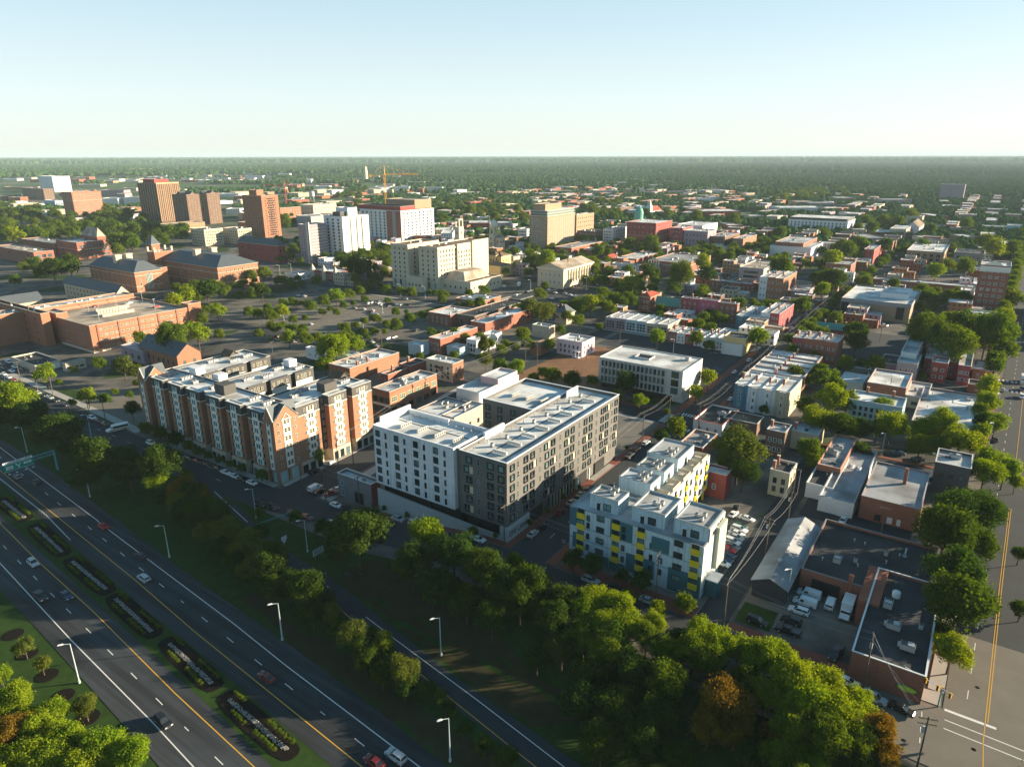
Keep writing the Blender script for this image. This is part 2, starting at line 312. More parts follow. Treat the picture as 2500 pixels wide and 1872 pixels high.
def strip(name, L, R, m, dz, step=3., nc=None, skirt=0, kind='structure', wob=0):
    n = int(max(sum((Vector(b[:2])-Vector(a[:2])).length for a, b in zip(L, L[1:]))/step, 1))
    def par(P):
        P = [Vector((p[0], p[1])) for p in P]; d = [0]
        for a, b in zip(P, P[1:]): d.append(d[-1]+(b-a).length)
        o = []
        for i in range(n+1):
            t = d[-1]*i/n; j = 0
            while j < len(P)-2 and d[j+1] < t: j += 1
            o.append(P[j].lerp(P[j+1], (t-d[j])/max(1e-9, d[j+1]-d[j])))
        return o
    A = par(L); B = par(R); nc = nc or max(1, int((A[0]-B[0]).length/3.)); v = []; f = []
    for a, b in zip(A, B):
        for k in range(nc+1):
            p = a.lerp(b, k/nc)
            if wob and k in (0, nc): p = p+Vector((random.uniform(-wob, wob), random.uniform(-wob, wob)))
            v.append((p.x, p.y, T(p.x, p.y)+dz))
    w = nc+1
    for i in range(n):
        for k in range(nc): f.append((i*w+k, i*w+k+1, (i+1)*w+k+1, (i+1)*w+k))
    if skirt:
        q = len(v); rim = [k for k in range(w)]+[i*w+nc for i in range(1, n+1)]+[n*w+k for k in range(nc-1, -1, -1)]+[i*w for i in range(n-1, 0, -1)]
        v += [(v[i][0], v[i][1], v[i][2]-skirt) for i in rim]; c = len(rim)
        f += [(rim[i], q+i, q+(i+1) % c, rim[(i+1) % c]) for i in range(c)]
    me = bpy.data.meshes.new(name); me.from_pydata(v, [], f); me.materials.append(m); me.update()
    bm = bmesh.new(); bm.from_mesh(me); bmesh.ops.recalc_face_normals(bm, faces=bm.faces)
    up = sum(fc.normal.z for fc in bm.faces)
    if up < 0: bmesh.ops.reverse_faces(bm, faces=bm.faces)
    bm.to_mesh(me); bm.free()
    o = mk(name, me); o['kind'] = kind; return o
def rect(name, x0, y0, x1, y1, m, dz, **k):
    return strip(name, [(x0, y0), (x0, y1)], [(x1, y0), (x1, y1)], m, dz, **k)
def line(P, wd, m, dz, dash=None, name='road_marking', off=0):
    P = resample(P, 1.5); mb = MB(); s = 0.
    for a, b in zip(P, P[1:]):
        L = (b-a).length; d = (b-a)/max(L, 1e-9); nr = Vector((-d.y, d.x))*wd/2
        if dash is None or (s % dash[1]) < dash[0]:
            q = [a+nr, a-nr, b-nr, b+nr]; mb.poly([(p.x, p.y, T(p.x, p.y)+dz) for p in q], m)
        s += L
    return struct(mb.obj(name))
def Wp(c, pts): return [GR(*N(c, x, y)) for x, y in pts]
# --- expressway
nL = ext(Wp('C1', [(0, 590), (200, 800), (590, 1230), (820, 1490), (960, 1656)]), 260, 160)
nR = ext(Wp('C1', [(0, 130), (250, 370), (640, 720), (1300, 1330), (1640, 1656)]), 220, 170)
fL = ext(Wp('C1', [(60, 0), (250, 170), (560, 430), (860, 700), (1180, 950), (1725, 1420)]), 220, 180)
fR = ext(Wp('B1', [(0, 950), (450, 1240)])+Wp('C1', [(740, 200), (1065, 450), (1725, 910)])+Wp('C2', [(680, 1230), (1220, 1656)]), 160, 180)
strip('grass_verge', [(p[0], p[1]) for p in [(-40, 520), (-40, -260)]], [(57, 520), (52, -260)], GRASS, .03)
strip('grass_slope', [(60, 520), (60, -260)], [(118, 520), (121, -260)], GRASS, .04, wob=0)
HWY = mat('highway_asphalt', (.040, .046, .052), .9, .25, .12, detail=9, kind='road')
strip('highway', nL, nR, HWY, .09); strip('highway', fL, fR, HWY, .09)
nw = ext(Wp('C1', [(0, 430), (430, 895), (920, 1390), (1165, 1656)]), 250, 160)
ny = ext(Wp('C1', [(0, 190), (240, 430), (560, 720), (1050, 1210), (1530, 1656)]), 220, 160)
fy = ext(Wp('B1', [(0, 1230), (530, 1656)])+Wp('C1', [(810, 530), (1180, 850), (1725, 1290)]), 200, 180)
fw = ext(Wp('B1', [(0, 1030), (835, 1656)])+Wp('C1', [(600, 190), (960, 460), (1400, 790), (1725, 1050)])+Wp('C2', [(880, 1530)]), 160, 180)
line(nw, .24, WPAINT, .11); line(ny, .22, YPAINT, .11); line(fy, .22, YPAINT, .11); line(fw, .24, WPAINT, .11)
nd = ext(Wp('C1', [(20, 325), (83, 391), (276, 583), (385, 690), (630, 933), (770, 1072), (918, 1222), (1085, 1390), (1268, 1570)]), 240, 160)
fd = ext(Wp('C1', [(290, 22), (378, 92), (468, 163), (566, 240), (669, 323), (779, 411), (1020, 602), (1160, 712), (1306, 830), (1468, 958), (1643, 1098)])+Wp('C2', [(360, 1252), (570, 1418), (805, 1603)]), 220, 170)
line(nd, .2, WPAINT, .11, (3., 12.)); line(fd, .2, WPAINT, .11, (3., 12.))
# --- exit ramp
rL = ext(Wp('C1', [(1230, 0), (1460, 185), (1600, 330)])+Wp('C2', [(505, 690), (880, 985), (1290, 1320), (1690, 1640)]), 30, 200)
rR = ext(Wp('C1', [(1345, 0), (1530, 185), (1690, 330)])+Wp('C2', [(530, 530), (930, 850), (1300, 1140), (1725, 1440)]), 30, 200)
strip('exit_ramp', rL, rR, ASPH, .10)
line(ext(Wp('C2', [(510, 665), (900, 975), (1300, 1300), (1700, 1620)]), 10, 160), .2, YPAINT, .12)
line(ext(Wp('C2', [(485, 565), (900, 890), (1400, 1260), (1725, 1510)]), 0, 160), .22, WPAINT, .12)
line(Wp('C1', [(1290, 0), (1490, 185)]), .22, WPAINT, .12)
strip('dry_grass_patch', Wp('C2', [(540, 520), (940, 840), (1330, 1140), (1725, 1420)]), Wp('C2', [(800, 400), (1080, 640), (1500, 850), (2100, 1350)]), DRY, .07, wob=.7)
strip('dry_grass_patch', Wp('C1', [(1450, 640), (1725, 860)])+Wp('C2', [(280, 940), (690, 1210), (1240, 1656)]), Wp('C1', [(1640, 540)])+Wp('C2', [(180, 720), (500, 900), (900, 1200), (1600, 1656)]), DRY, .07, wob=.9)
# --- streets of the grid
strip('street', [(121.8, -12), (122.6, 12)], [(139.3, -12), (139, 12)], ASPH2, .072)  # sunlit stretch of the street, painted as a paler strip of asphalt
for (x_, y_) in ((150, -14), (144, -24), (131, -14), (126, -3), (160, -28)): struct((lambda m_: (m_.prism([(x_+.45*math.cos(t*.785), y_+.45*math.sin(t*.785)) for t in range(8)], .02, .085, MULCH), m_.obj('manhole_cover'))[1])(MB()))
strip('street', [(118, 470), (118, 200), (121.5, 172), (125, 160), (125, 120), (124, 60), (122.5, -4), (121, -12)], [(135, 470), (133.3, 360), (130, 285), (131.5, 230), (131.5, 200), (134.5, 172), (137.8, 145), (138.5, 120), (138.2, 84), (137.8, 50), (139, 10), (138.5, -12)], ASPH, .06, step=2)
strip('street', [(60, -6.5), (168, -9.2)], [(60, -31), (168, -33.6)], ASPH2, .075); strip('street', [(165, -9.2), (303, -13), (467, -19), (1500, -50)], [(165, -27.5), (345, -33), (1500, -70)], ASPH, .055)
rect('street', 137, 84.5, 262, 96, ASPH, .065, step=2)
rect('street', 262, 86.5, 1300, 96.5, ASPH, .05)
strip('street', [(131, 173.5), (165, 177), (262, 183)], [(131, 189), (165, 190.5), (262, 195)], ASPH, .065, step=2)
rect('street', 262, 184, 420, 194, ASPH, .05)
for i, x in enumerate((253.5, 385, 512, 640, 770, 900)):
    rect('street', x, -8, x+11.5, 460+i*60, ASPH, .045)
for y in (290, 400, 520): rect('street', 400 if y < 500 else 250, y, 1300, y+11, ASPH, .047)
rect('alley', 140, 35.5, 253, 42.5, ASPH, .07, step=3)
# lots
rect('parking_lot', 268, 326, 384, 398, ASPH2, .06); rect('parking_lot', 306, 204, 384, 300, ASPH2, .06); rect('parking_lot', 350, 100, 384, 180, ASPH, .06)
rect('parking_lot', 395, 240, 500, 300, ASPH, .06); rect('parking_lot', 212, 99.5, 252, 122, mat('gravel_lot', (.15, .14, .125), .95, .3, .2, detail=9), .06)
rect('parking_lot', 148, 19, 187, 35, ASPH2, .065); rect('parking_lot', 205, 4, 252, 34, ASPH, .06); rect('parking_lot', 318, 100.5, 352, 128, ASPH, .065)
rect('parking_lot', 392, 20, 470, 60, ASPH, .06); rect('parking_lot', 136, 290, 168, 345, ASPH2, .065)
rect('parking_lot', 150, 43, 178, 60, ASPH, .066); rect('dirt_lot', 268, 142, 345, 186, DIRT, .06, wob=2.5); rect('dirt_lot', 303, 101, 318, 142, mat('gravel_lot2', (.20, .16, .12), .95, .35, .15), .062)
rect('grass_plot', 143.5, 26.5, 152, 34.5, GRASS, .075); rect('grass_plot', 134, 268, 160, 289, GRASS, .07); rect('grass_plot', 268, 305, 300, 322, GRASS, .07)
# sidewalks with kerbs
def walk(L, R, m=CONC, h=.16): return strip('sidewalk', L, R, m, h, step=2, skirt=.3, nc=1)
walk([(138.2, 147), (139.2, 120), (138.8, 99)], [(141.4, 148), (141.5, 120), (141.5, 99)], BRKP)
walk([(138.8, 96.4), (252, 96.4)], [(138.8, 99), (252, 99)], BRKP)
walk([(138.5, 81.3), (246, 81.3)], [(138.5, 84.2), (246, 84.2)], BRKP)
walk([(138.2, 43), (138.7, 80)], [(143.0, 43), (143.0, 80)], BRKP)
walk([(139.4, 0), (138.6, 35)], [(142.4, 0), (142.0, 35)], BRKP)
walk([(139.6, -8), (139.4, 0)], [(144, -8), (142.4, 0)])
walk([(144, -8.4), (252, -11.5)], [(144, -5.5), (252, -8.5)])
walk([(132, 192.5), (132, 230), (130.6, 262)], [(134.3, 192.5), (134.3, 230), (134.3, 262)])
walk([(131.2, 282), (133.6, 340), (135.5, 420)], [(135, 282), (137, 340), (139, 420)])
walk([(135, 189.3), (250, 194.5)], [(135, 191.5), (250, 197.5)])
walk([(136, 168), (180, 174)], [(136, 172.6), (180, 177)])
walk([(265.3, 98), (265.3, 183)], [(268.3, 98), (268.3, 183)], BRKP)
walk([(268.5, 97), (384, 97)], [(268.5, 100), (384, 100)], BRKP)
walk([(265.3, 84), (384, 84)], [(265.3, 86.3), (384, 86.3)], BRKP)
walk([(265.3, 0), (265.3, 84)], [(267.5, 0), (267.5, 84)], BRKP)
walk([(268, -12), (384, -15)], [(268, -9), (384, -12)], BRKP)
for x in (385, 512, 640):
    walk([(x-2.4, 0), (x-2.4, 84)], [(x-.2, 0), (x-.2, 84)]); walk([(x-2.4, 100), (x-2.4, 280)], [(x-.2, 100), (x-.2, 280)])
    walk([(x+11.7, 0), (x+11.7, 84)], [(x+14, 0), (x+14, 84)])
walk([(384.5, 300), (384.5, 400)], [(382, 300), (382, 400)])
# markings in town
line([(124.3, 300), (124.6, 206)], .16, WPAINT, .09, (3, 12)); line([(129, 262), (129, 200)], .12, WPAINT, .09, (1, 6))
line([(40, -17.6), (134, -15.4), (196, -17.4), (246, -19.4)], .16, YPAINT, .09); line([(140, -16), (196, -17.9), (246, -19.9)], .16, YPAINT, .09); line([(270, -20.7), (1200, -54)], .16, YPAINT, .09)
line([(139.2, -8.8), (139.2, -17.4)], .7, WPAINT, .09)
for y in (-12.4, -22): line([(145, y), (900, y-26)], .16, WPAINT, .09, (3, 9))
for x in (136.2, 133.6): line([(x, -9), (x-.5, -25)], .25, WPAINT, .09)
line([(118, -6), (139, -5)], .2, WPAINT, .095, (1.2, 4))
def zebra(x0, y0, x1, y1, n, horiz):
    for i in range(n):
        if horiz: yy = y0+(y1-y0)*(i+.25)/n; rect('crosswalk', x0, yy, x1, yy+(y1-y0)/n*.5, WPAINT, .10, nc=1)
        else: xx = x0+(x1-x0)*(i+.25)/n; rect('crosswalk', xx, y0, xx+(x1-x0)/n*.5, y1, WPAINT, .10, nc=1)
zebra(254, 98, 265, 101, 8, False); zebra(249.5, 86, 252.5, 96, 7, True); zebra(254, 82.5, 265, 85.5, 8, False); zebra(266, 87, 269, 96, 7, True)
zebra(385, 98, 396, 101, 8, False); zebra(381, -30, 384, -9, 12, True); zebra(398, -30, 401, -9, 12, True); zebra(385, 320, 396, 323, 7, False)
for k in range(9): line([(155+k*2.75, 24), (155+k*2.75, 29)], .1, WPAINT, .09)
for k in range(14): line([(272+k*7.5, 340), (272+k*7.5, 345)], .12, WPAINT, .09); line([(272+k*7.5, 372), (272+k*7.5, 377)], .12, WPAINT, .09)
line([(265, 91.5), (600, 91.5)], .15, YPAINT, .09, (3, 9)); line([(150, 90), (250, 90.5)], .12, WPAINT, .09, (2, 10))
line([(259, 100), (259, 180)], .12, YPAINT, .09, (3, 9))
for k in range(7): line([(322+k*3.2, 102), (322+k*3.2, 107)], .12, WPAINT, .09)
for x in (250.5,):
    walk([(x, 0), (x, 33)], [(x+2.6, 0), (x+2.6, 33)]); walk([(x, 102), (x, 172)], [(x+2.6, 102), (x+2.6, 172)])
for yy in (97.5, 182, 196, 288, 302): walk([(400, yy), (512, yy)], [(400, yy+2.2), (512, yy+2.2)]); walk([(527, yy), (640, yy)], [(527, yy+2.2), (640, yy+2.2)])
for k in range(26): line([(310+k*2.8, 215), (310+k*2.8, 220)], .1, WPAINT, .09); line([(310+k*2.8, 250), (310+k*2.8, 255)], .1, WPAINT, .09); line([(398+k*2.8, 262), (398+k*2.8, 267)], .1, WPAINT, .09)
for k in range(40): line([(272+k*2.7, 352), (272+k*2.7, 357)], .1, WPAINT, .09); line([(272+k*2.7, 388), (272+k*2.7, 393)], .1, WPAINT, .09)
# forecourt of the long grey apartment block
rect('driveway', 190, 96.6, 205, 98.9, CONC, .18, nc=1)
# ================================================================ BUILDING KIT
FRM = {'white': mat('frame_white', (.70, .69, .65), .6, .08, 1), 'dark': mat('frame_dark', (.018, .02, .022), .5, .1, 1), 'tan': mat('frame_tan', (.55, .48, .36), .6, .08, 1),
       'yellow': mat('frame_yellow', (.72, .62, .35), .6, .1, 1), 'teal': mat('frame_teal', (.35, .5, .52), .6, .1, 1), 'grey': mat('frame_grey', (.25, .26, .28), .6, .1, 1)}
GL = glass(); GLT = glass('window_glass_curtained', (.02, .035, .04), (.17, .30, .29))
TRIM = mat('stone_trim', (.52, .47, .39), .8, .1, .8)
_wc = {}
def winmesh(w, h, style='dh', fr='white'):
    k = (round(w, 2), round(h, 2), style, fr)
    if k in _wc: return _wc[k]
    a = MB(); f = FRM[fr]; g = GLT if style in ('oc', 'cur') else GL; t = min(.14, w*.12); d = .10
    if style == 'oc': d = .28; t = .16
    if style == 'open': a.box(-w/2, -.03, 0, w/2, .0, h, FRM['dark']); _wc[k] = (a.data('window'), None); return _wc[k]
    a.box(-w/2, -d, 0, -w/2+t, 0, h, f); a.box(w/2-t, -d, 0, w/2, 0, h, f)
    a.box(-w/2+t, -d, h-t, w/2-t, 0, h, f); a.box(-w/2+t, -d*1.2, 0, w/2-t, 0, t, f)
    if style == 'dh': a.box(-w/2+t, -.07, h*.48, w/2-t, -.022, h*.48+.09, f)
    elif style in ('oc', 'cur'):
        a.box(-w*.12, -.09, t, -w*.12+.08, -.022, h-t, FRM['grey'] if style == 'oc' else f); a.box(-w/2+t, -.09, h*.25, w/2-t, -.022, h*.25+.07, FRM['grey'] if style == 'oc' else f)
    elif style == 'tri':
        for q in (-1/6, 1/6): a.box(w*q-.04, -.07, t, w*q+.04, -.022, h-t, f)
        a.box(-w/2+t, -.07, h*.5, w/2-t, -.022, h*.5+.08, f)
    b = MB(); b.box(-w/2+t, -.02, t, w/2-t, .0, h-t, g)
    _wc[k] = (a.data('window'), b.data('pane')); return _wc[k]
def merged(w, h, style, fr):
    k = ('M', round(w, 2), round(h, 2), style, fr)
    if k in _wc: return _wc[k]
    a, b = winmesh(w, h, style, fr); me = a.copy()
    if b:
        bm = bmesh.new(); bm.from_mesh(a); n0 = len(bm.faces); bm.from_mesh(b); me = bpy.data.meshes.new('window')
        mats = list(a.materials); gi = len(mats)
        bm.faces.ensure_lookup_table()
        for fc in bm.faces[n0:]: fc.material_index = gi
        bm.to_mesh(me); bm.free()
        for m in mats+[b.materials[0]]: me.materials.append(m)
    _wc[k] = me; return me
def windows(rt, specs, panes=False, cap=96):
    """specs: (face, along, z, w, h, style, frame, off); face R looks to -y, L looks to -x"""
    out = []
    rx, ry = rt.location.x, rt.location.y
    for i, s in enumerate(specs):
        face, p, z, w_, h_, st, fr, off = s
        loc = (p, -off, z) if face == 'R' else (-off, p, z)
        a = 0 if face == 'R' else -math.pi/2
        out.append(((rx+loc[0])**2+(ry+loc[1])**2, i, loc, a, w_, h_, st, fr))
    out.sort()
    for d, i, loc, a, w_, h_, st, fr in out[:cap]:
        if panes:
            wm, pm = winmesh(w_, h_, st, fr); o = mk('window', wm, rt, loc, a)
            if pm: mk('pane', pm, o)
        else: mk('window', merged(w_, h_, st, fr), rt, loc, a)
    if len(out) > cap:
        v = []; f = []; mi = []; mats = []
        for d, i, loc, a, w_, h_, st, fr in out[cap:]:
            me = merged(w_, h_, st, fr); M = Matrix.Translation(loc) @ Matrix.Rotation(a, 4, 'Z'); b0 = len(v)
            ix = []
            for m in me.materials:
                if m not in mats: mats.append(m)
                ix.append(mats.index(m))
            v += [tuple(M @ q.co) for q in me.vertices]
            for p in me.polygons: f.append(tuple(b0+j for j in p.vertices)); mi.append(ix[p.material_index])
        me = bpy.data.meshes.new('window'); me.from_pydata(v, [], f)
        for m in mats: me.materials.append(m)
        me.polygons.foreach_set('material_index', mi); me.update()
        o = mk('window', me, rt); o['kind'] = 'stuff'
METAL = mat('galvanised_metal', (.42, .43, .44), .55, .2, 1.5, metal=.3); DKM = mat('dark_metal', (.06, .063, .067), .5, .2, 2)
_ac = {}
def acmesh(k):
    if k in _ac: return _ac[k]
    m = MB()
    if k == 0:
        m.box(-.5, -.5, 0, .5, .5, .15, DKM); m.box(-.45, -.45, .15, .45, .45, 1.15, METAL); m.lathe([(.0, 1.2), (.36, 1.2), (.4, 1.15)], 0, 0, DKM, 10)
    elif k == 1:
        m.box(-1.4, -.9, .1, 1.4, .9, 1.3, METAL); m.box(-1.3, -.8, 1.3, 1.3, .8, 1.36, DKM); m.box(-1.1, -.7, 1.36, .1, .7, 1.55, METAL); m.box(1.4, -.5, .3, 1.9, .5, 1.0, METAL)
    elif k == 2:
        m.lathe([(.12, 0), (.12, .7), (.25, .72), (.25, .95), (0, 1.0)], 0, 0, METAL, 8)
    elif k == 4:
        m.box(-.9, -.6, 0, .9, .6, .35, DKM); m.box(-.8, -.5, .35, .8, .5, .5, GL); m.box(1.2, -.2, .2, 4.4, .2, .6, METAL)
    else:
        for i in range(5):
            m.box(i*.95-2.3, -.28, .25, i*.95-1.5, .28, 1.15, FRM['white']); m.box(i*.95-2.2, -.30, .35, i*.95-1.6, -.281, 1.05, DKM)
        m.box(-2.5, -.05, .1, 2.5, .05, .25, DKM)
    _ac[k] = m.data(ACN[k]); return _ac[k]
ACN = ['condenser', 'rooftop_unit', 'vent_pipe', 'condenser_row', 'roof_hatch']
def ac(rt, k, x, y, z, a=0): return mk(ACN[k], acmesh(k), rt, (x, y, z), a)
COPE = {}
def flatbox(rt, x0, y0, x1, y1, z0, z1, wm, rm, par=.7, cope=(.55, .55, .53), name='wall', rname='roof', cw=.08, face_mats=None):
    t = .3; p = min(par, (z1-z0)*.4); m = MB()
    m.box(x0, y0, z0, x1, y1, z1-p, wm)
    if p > .05:
        m.box(x0, y0, z1-p, x1, y0+t, z1, wm); m.box(x0, y1-t, z1-p, x1, y1, z1, wm)
        m.box(x0, y0+t, z1-p, x0+t, y1-t, z1, wm); m.box(x1-t, y0+t, z1-p, x1, y1-t, z1, wm)
    o = m.obj(name, rt)
    r = MB(); r.box(x0+t+.01, y0+t+.01, z1-p, x1-t-.01, y1-t-.01, z1-p+.06, rm); r.obj(rname, rt)
    if cope is not None and p > .05:
        key = cope; cm = mat('coping_%d_%d_%d' % tuple(int(c*100) for c in cope), cope, .7, .1, 1)
        c = MB(); e = cw; a0, b0, a1, b1 = x0-e, y0-e, x1+e, y1+e; q = t+e
        for bx in ((a0, b0, a1, b0+q), (a0, b1-q, a1, b1), (a0, b0+q, a0+q, b1-q), (a1-q, b0+q, a1, b1-q)):
            c.box(bx[0], bx[1], z1+.003, bx[2], bx[3], z1+.14, cm)
        c.obj('coping', rt)
    return o
def gable(rt, x0, y0, x1, y1, z, rh, axis, rm, wm, oh=.5, name='roof'):
    m = MB(); g = MB(); th = .18
    if axis == 'y':
        xm = (x0+x1)/2; k = rh/((x1-x0)/2); 
        for sx, xe in ((-1, x0-oh), (1, x1+oh)):
            ze = z-oh*k
            a = [(xe, y0-oh, ze), (xm, y0-oh, z+rh), (xm, y1+oh, z+rh), (xe, y1+oh, ze)]
            b = [(p[0], p[1], p[2]+th) for p in a]
            m.mesh(a+b, [(0, 1, 2, 3), (7, 6, 5, 4), (0, 4, 5, 1), (1, 5, 6, 2), (2, 6, 7, 3), (3, 7, 4, 0)], rm)
        for y in (y0, y1): g.poly([(x0, y, z), (x1, y, z), (xm, y, z+rh)], wm)
    else:
        ym = (y0+y1)/2; k = rh/((y1-y0)/2)
        for sy, ye in ((-1, y0-oh), (1, y1+oh)):
            ze = z-oh*k
            a = [(x0-oh, ye, ze), (x0-oh, ym, z+rh), (x1+oh, ym, z+rh), (x1+oh, ye, ze)]
            b = [(p[0], p[1], p[2]+th) for p in a]
            m.mesh(a+b, [(0, 1, 2, 3), (7, 6, 5, 4), (0, 4, 5, 1), (1, 5, 6, 2), (2, 6, 7, 3), (3, 7, 4, 0)], rm)
        for x in (x0, x1): g.poly([(x, y0, z), (x, y1, z), (x, ym, z+rh)], wm)
    m.obj(name, rt); g.obj('gable', rt)
def hip(rt, x0, y0, x1, y1, z, rh, rm, oh=.6, flat=0.0, name='roof'):
    x0 -= oh; y0 -= oh; x1 += oh; y1 += oh; m = MB(); ins = min(x1-x0, y1-y0)/2*(1-flat)
    a = [(x0, y0, z), (x1, y0, z), (x1, y1, z), (x0, y1, z)]; e = ins
    b = [(x0+e, y0+e, z+rh), (x1-e, y0+e, z+rh), (x1-e, y1-e, z+rh), (x0+e, y1-e, z+rh)]
    lo = [(p[0], p[1], z-.3) for p in a]
    m.mesh(a+b, [(0, 1, 5, 4), (1, 2, 6, 5), (2, 3, 7, 6), (3, 0, 4, 7), (4, 5, 6, 7)], rm)
    m.mesh(a+lo, [(0, 4, 5, 1), (1, 5, 6, 2), (2, 6, 7, 3), (3, 7, 4, 0), (4, 7, 6, 5)], TRIM)
    m.obj(name, rt)
CHB = mat('chimney_brick', (.30, .12, .08), .9, .3, 1)
def chimney(rt, x, y, z, h=2.2, w_=.8):
    m = MB(); m.box(x-w_/2, y-w_/2, z-.3, x+w_/2, y+w_/2, z+h, CHB); m.box(x-w_/2-.1, y-w_/2-.1, z+h, x+w_/2+.1, y+w_/2+.1, z+h+.2, TRIM); m.obj('chimney', rt)
def solve_len(P, e, px, lo=0, hi=900):
    s = 1 if PJ(P+e*10)[0] > PJ(P)[0] else -1
    for _ in range(60):
        md = (lo+hi)/2
        q = P+e*md
        if (q-Vector((0, 0, CH))).dot(FW) < 5: hi = md; continue
        if s*(PJ(q)[0]-px) < 0: lo = md
        else: hi = md
    return lo
def grid(face, n, nf, L, H, ww, wh, style, fr, z0=1.0, zt=1.2, mg=None, off=.0, arch=False):
    out = []
    if n <= 0 or nf <= 0: return out
    fh = (H-z0-zt)/nf; mg = min(2.0, L*.08) if mg is None else mg; st = (L-2*mg)/n
    w_ = min(ww, st*.75); h_ = min(wh, fh*.7)
    for j in range(nf):
        for i in range(n): out.append((face, mg+st*(i+.5), z0+fh*j+(fh-h_)*.5, w_, h_, style, fr, off))
    return out
def b(label, cat, c, x, y, H, xl, xr, wk='brick', rk='white', nf=0, nl=0, nr=0, ww=1.1, wh=1.7, fr='white', st='dh', ac_=2, par=.7, shape='flat', rh=4., chim=0,
      lm=None, group=None, cope=(.55, .55, .53), name=None, z0=1.0, LX=None, LY=None, panes=False, flatk=0., band=None, bays=0, door=False, wk2=None, axis='x', zt=1.2, rows=None, depth_below=1.5, porch=0):
    px, py = N(c, x, y)
    if H < 0:
        yb = N(c, 0, -H)[1]; lo, hi = 1., 120.
        for _ in range(40):
            md = (lo+hi)/2; z = 0.
            for _ in range(6): P = PL(px, py, md+z); z = T(P.x, P.y)
            q = PJ((P.x, P.y, z))[1]
            if q < yb: lo = md
            else: hi = md
        H = (lo+hi)/2
    z = 0.
    for _ in range(10): P = PL(px, py, H+z); z = .5*z+.5*T(P.x, P.y)
    LX = LX or max(2.5, solve_len(P, Vector((1, 0, 0)), N(c, xr, 0)[0])); LY = LY or max(2.5, solve_len(P, Vector((0, 1, 0)), N(c, xl, 0)[0]))
    LX = min(LX, 118); rt = root(name or cat.replace(' ', '_'), label, cat, (P.x, P.y, z), 0, group)
    if lm: LM.append((lm, P.x+LX/2, P.y+LY/2))
    FOOT.append((P.x, P.y, P.x+LX, P.y+LY))
    wm = wall(wk) if isinstance(wk, str) else wk
    if shape == 'flat':
        flatbox(rt, 0, 0, LX, LY, -depth_below, H, wm, roofm(rk), par, cope)
        if ac_:
            rr = random.Random(int(P.x*7+P.y))
            for i in range(min(9, int(LX*LY/110))): ac(rt, rr.choice([2, 2, 2, 4]), LX*rr.uniform(.1, .9), LY*rr.uniform(.1, .9), H-min(par, H*.4)+.05, rr.choice([0, math.pi/2]))
            for i in range(ac_):
                k = rr.choice([0, 0, 1, 2, 2]) if min(LX, LY) > 7 else rr.choice([0, 2])
                ax = LX*rr.uniform(.2, .8); ay = LY*rr.uniform(.2, .8); ac(rt, k, ax, ay, H-par+.05, rr.choice([0, math.pi/2]))
    else:
        m = MB(); m.box(0, 0, -depth_below, LX, LY, H, wm); m.obj('wall', rt)
        rm = roofm(rk)
        if shape == 'gable': gable(rt, 0, 0, LX, LY, H+.02, rh, axis, rm, wm)
        if shape == 'hip': hip(rt, 0, 0, LX, LY, H+.3, rh, rm, flat=flatk)
    for i in range(chim):
        rr = (i+.5)/chim
        if LY >= LX: chimney(rt, LX-.6, LY*rr, H+(rh*.4 if shape != 'flat' else 0))
        else: chimney(rt, LX*rr, LY-.6, H+(rh*.4 if shape != 'flat' else 0))
    if band:
        for zz in band:
            m = MB(); m.box(-.12, -.12, zz, LX+.12, 0-.004, zz+.35, TRIM); m.box(-.12, -.004, zz, -.004, LY+.12, zz+.35, TRIM); m.obj('cornice', rt)
    if nf:
        sp = grid('L', nl, nf, LY, H-(par if shape == 'flat' else 0), ww, wh, st, fr, z0, zt)+grid('R', nr, nf, LX, H-(par if shape == 'flat' else 0), ww, wh, st, fr, z0, zt)
        windows(rt, sp, panes)
    if door:
        m = MB(); m.box(-.08, LY*.5-.6, 0, -.004, LY*.5+.6, 2.3, FRM['dark']); m.obj('door', rt)
    for i in range(bays):                      # projecting bay with a cornice on the left face
        yy = LY*(i+.5)/bays; m = MB(); hw = min(1.7, LY/bays*.34)
        m.prism([(0, yy+hw), (-1.1, yy+hw*.55), (-1.1, yy-hw*.55), (0, yy-hw)], 0, H-par, wm)
        m.prism([(0, yy+hw+.15), (-1.3, yy+hw*.6), (-1.3, yy-hw*.6), (0, yy-hw-.15)], H-par, H-par+.4, TRIM); m.obj('bay', rt)
        windows(rt, [('L', yy, 1.0+(H-par-1.2)/nf*j+.5, .9, 1.7, 'dh', fr, 1.13) for j in range(nf)])
    return rt, LX, LY, H
# ================================================================ THE LARGE BUILDINGS IN FRONT
def textmesh(s, size, m, depth=.04):
    cu = bpy.data.curves.new('text', 'FONT'); cu.body = s; cu.size = size; cu.extrude = depth; cu.align_x = 'CENTER'; cu.align_y = 'CENTER'
    o = bpy.data.objects.new('text', cu); COL.objects.link(o); dg = bpy.context.evaluated_depsgraph_get(); dg.update()
    me = bpy.data.meshes.new_from_object(o.evaluated_get(dg)); COL.objects.unlink(o); bpy.data.objects.remove(o)
    me.materials.clear(); me.materials.append(m); return me
def puttext(s, size, m, rt, loc, face='R', name='lettering', sx=1):
    o = mk(name, textmesh(s, size, m), rt, loc); o.rotation_euler = (math.pi/2, 0, 0 if face == 'R' else -math.pi/2); o.scale = (sx, 1, 1); return o
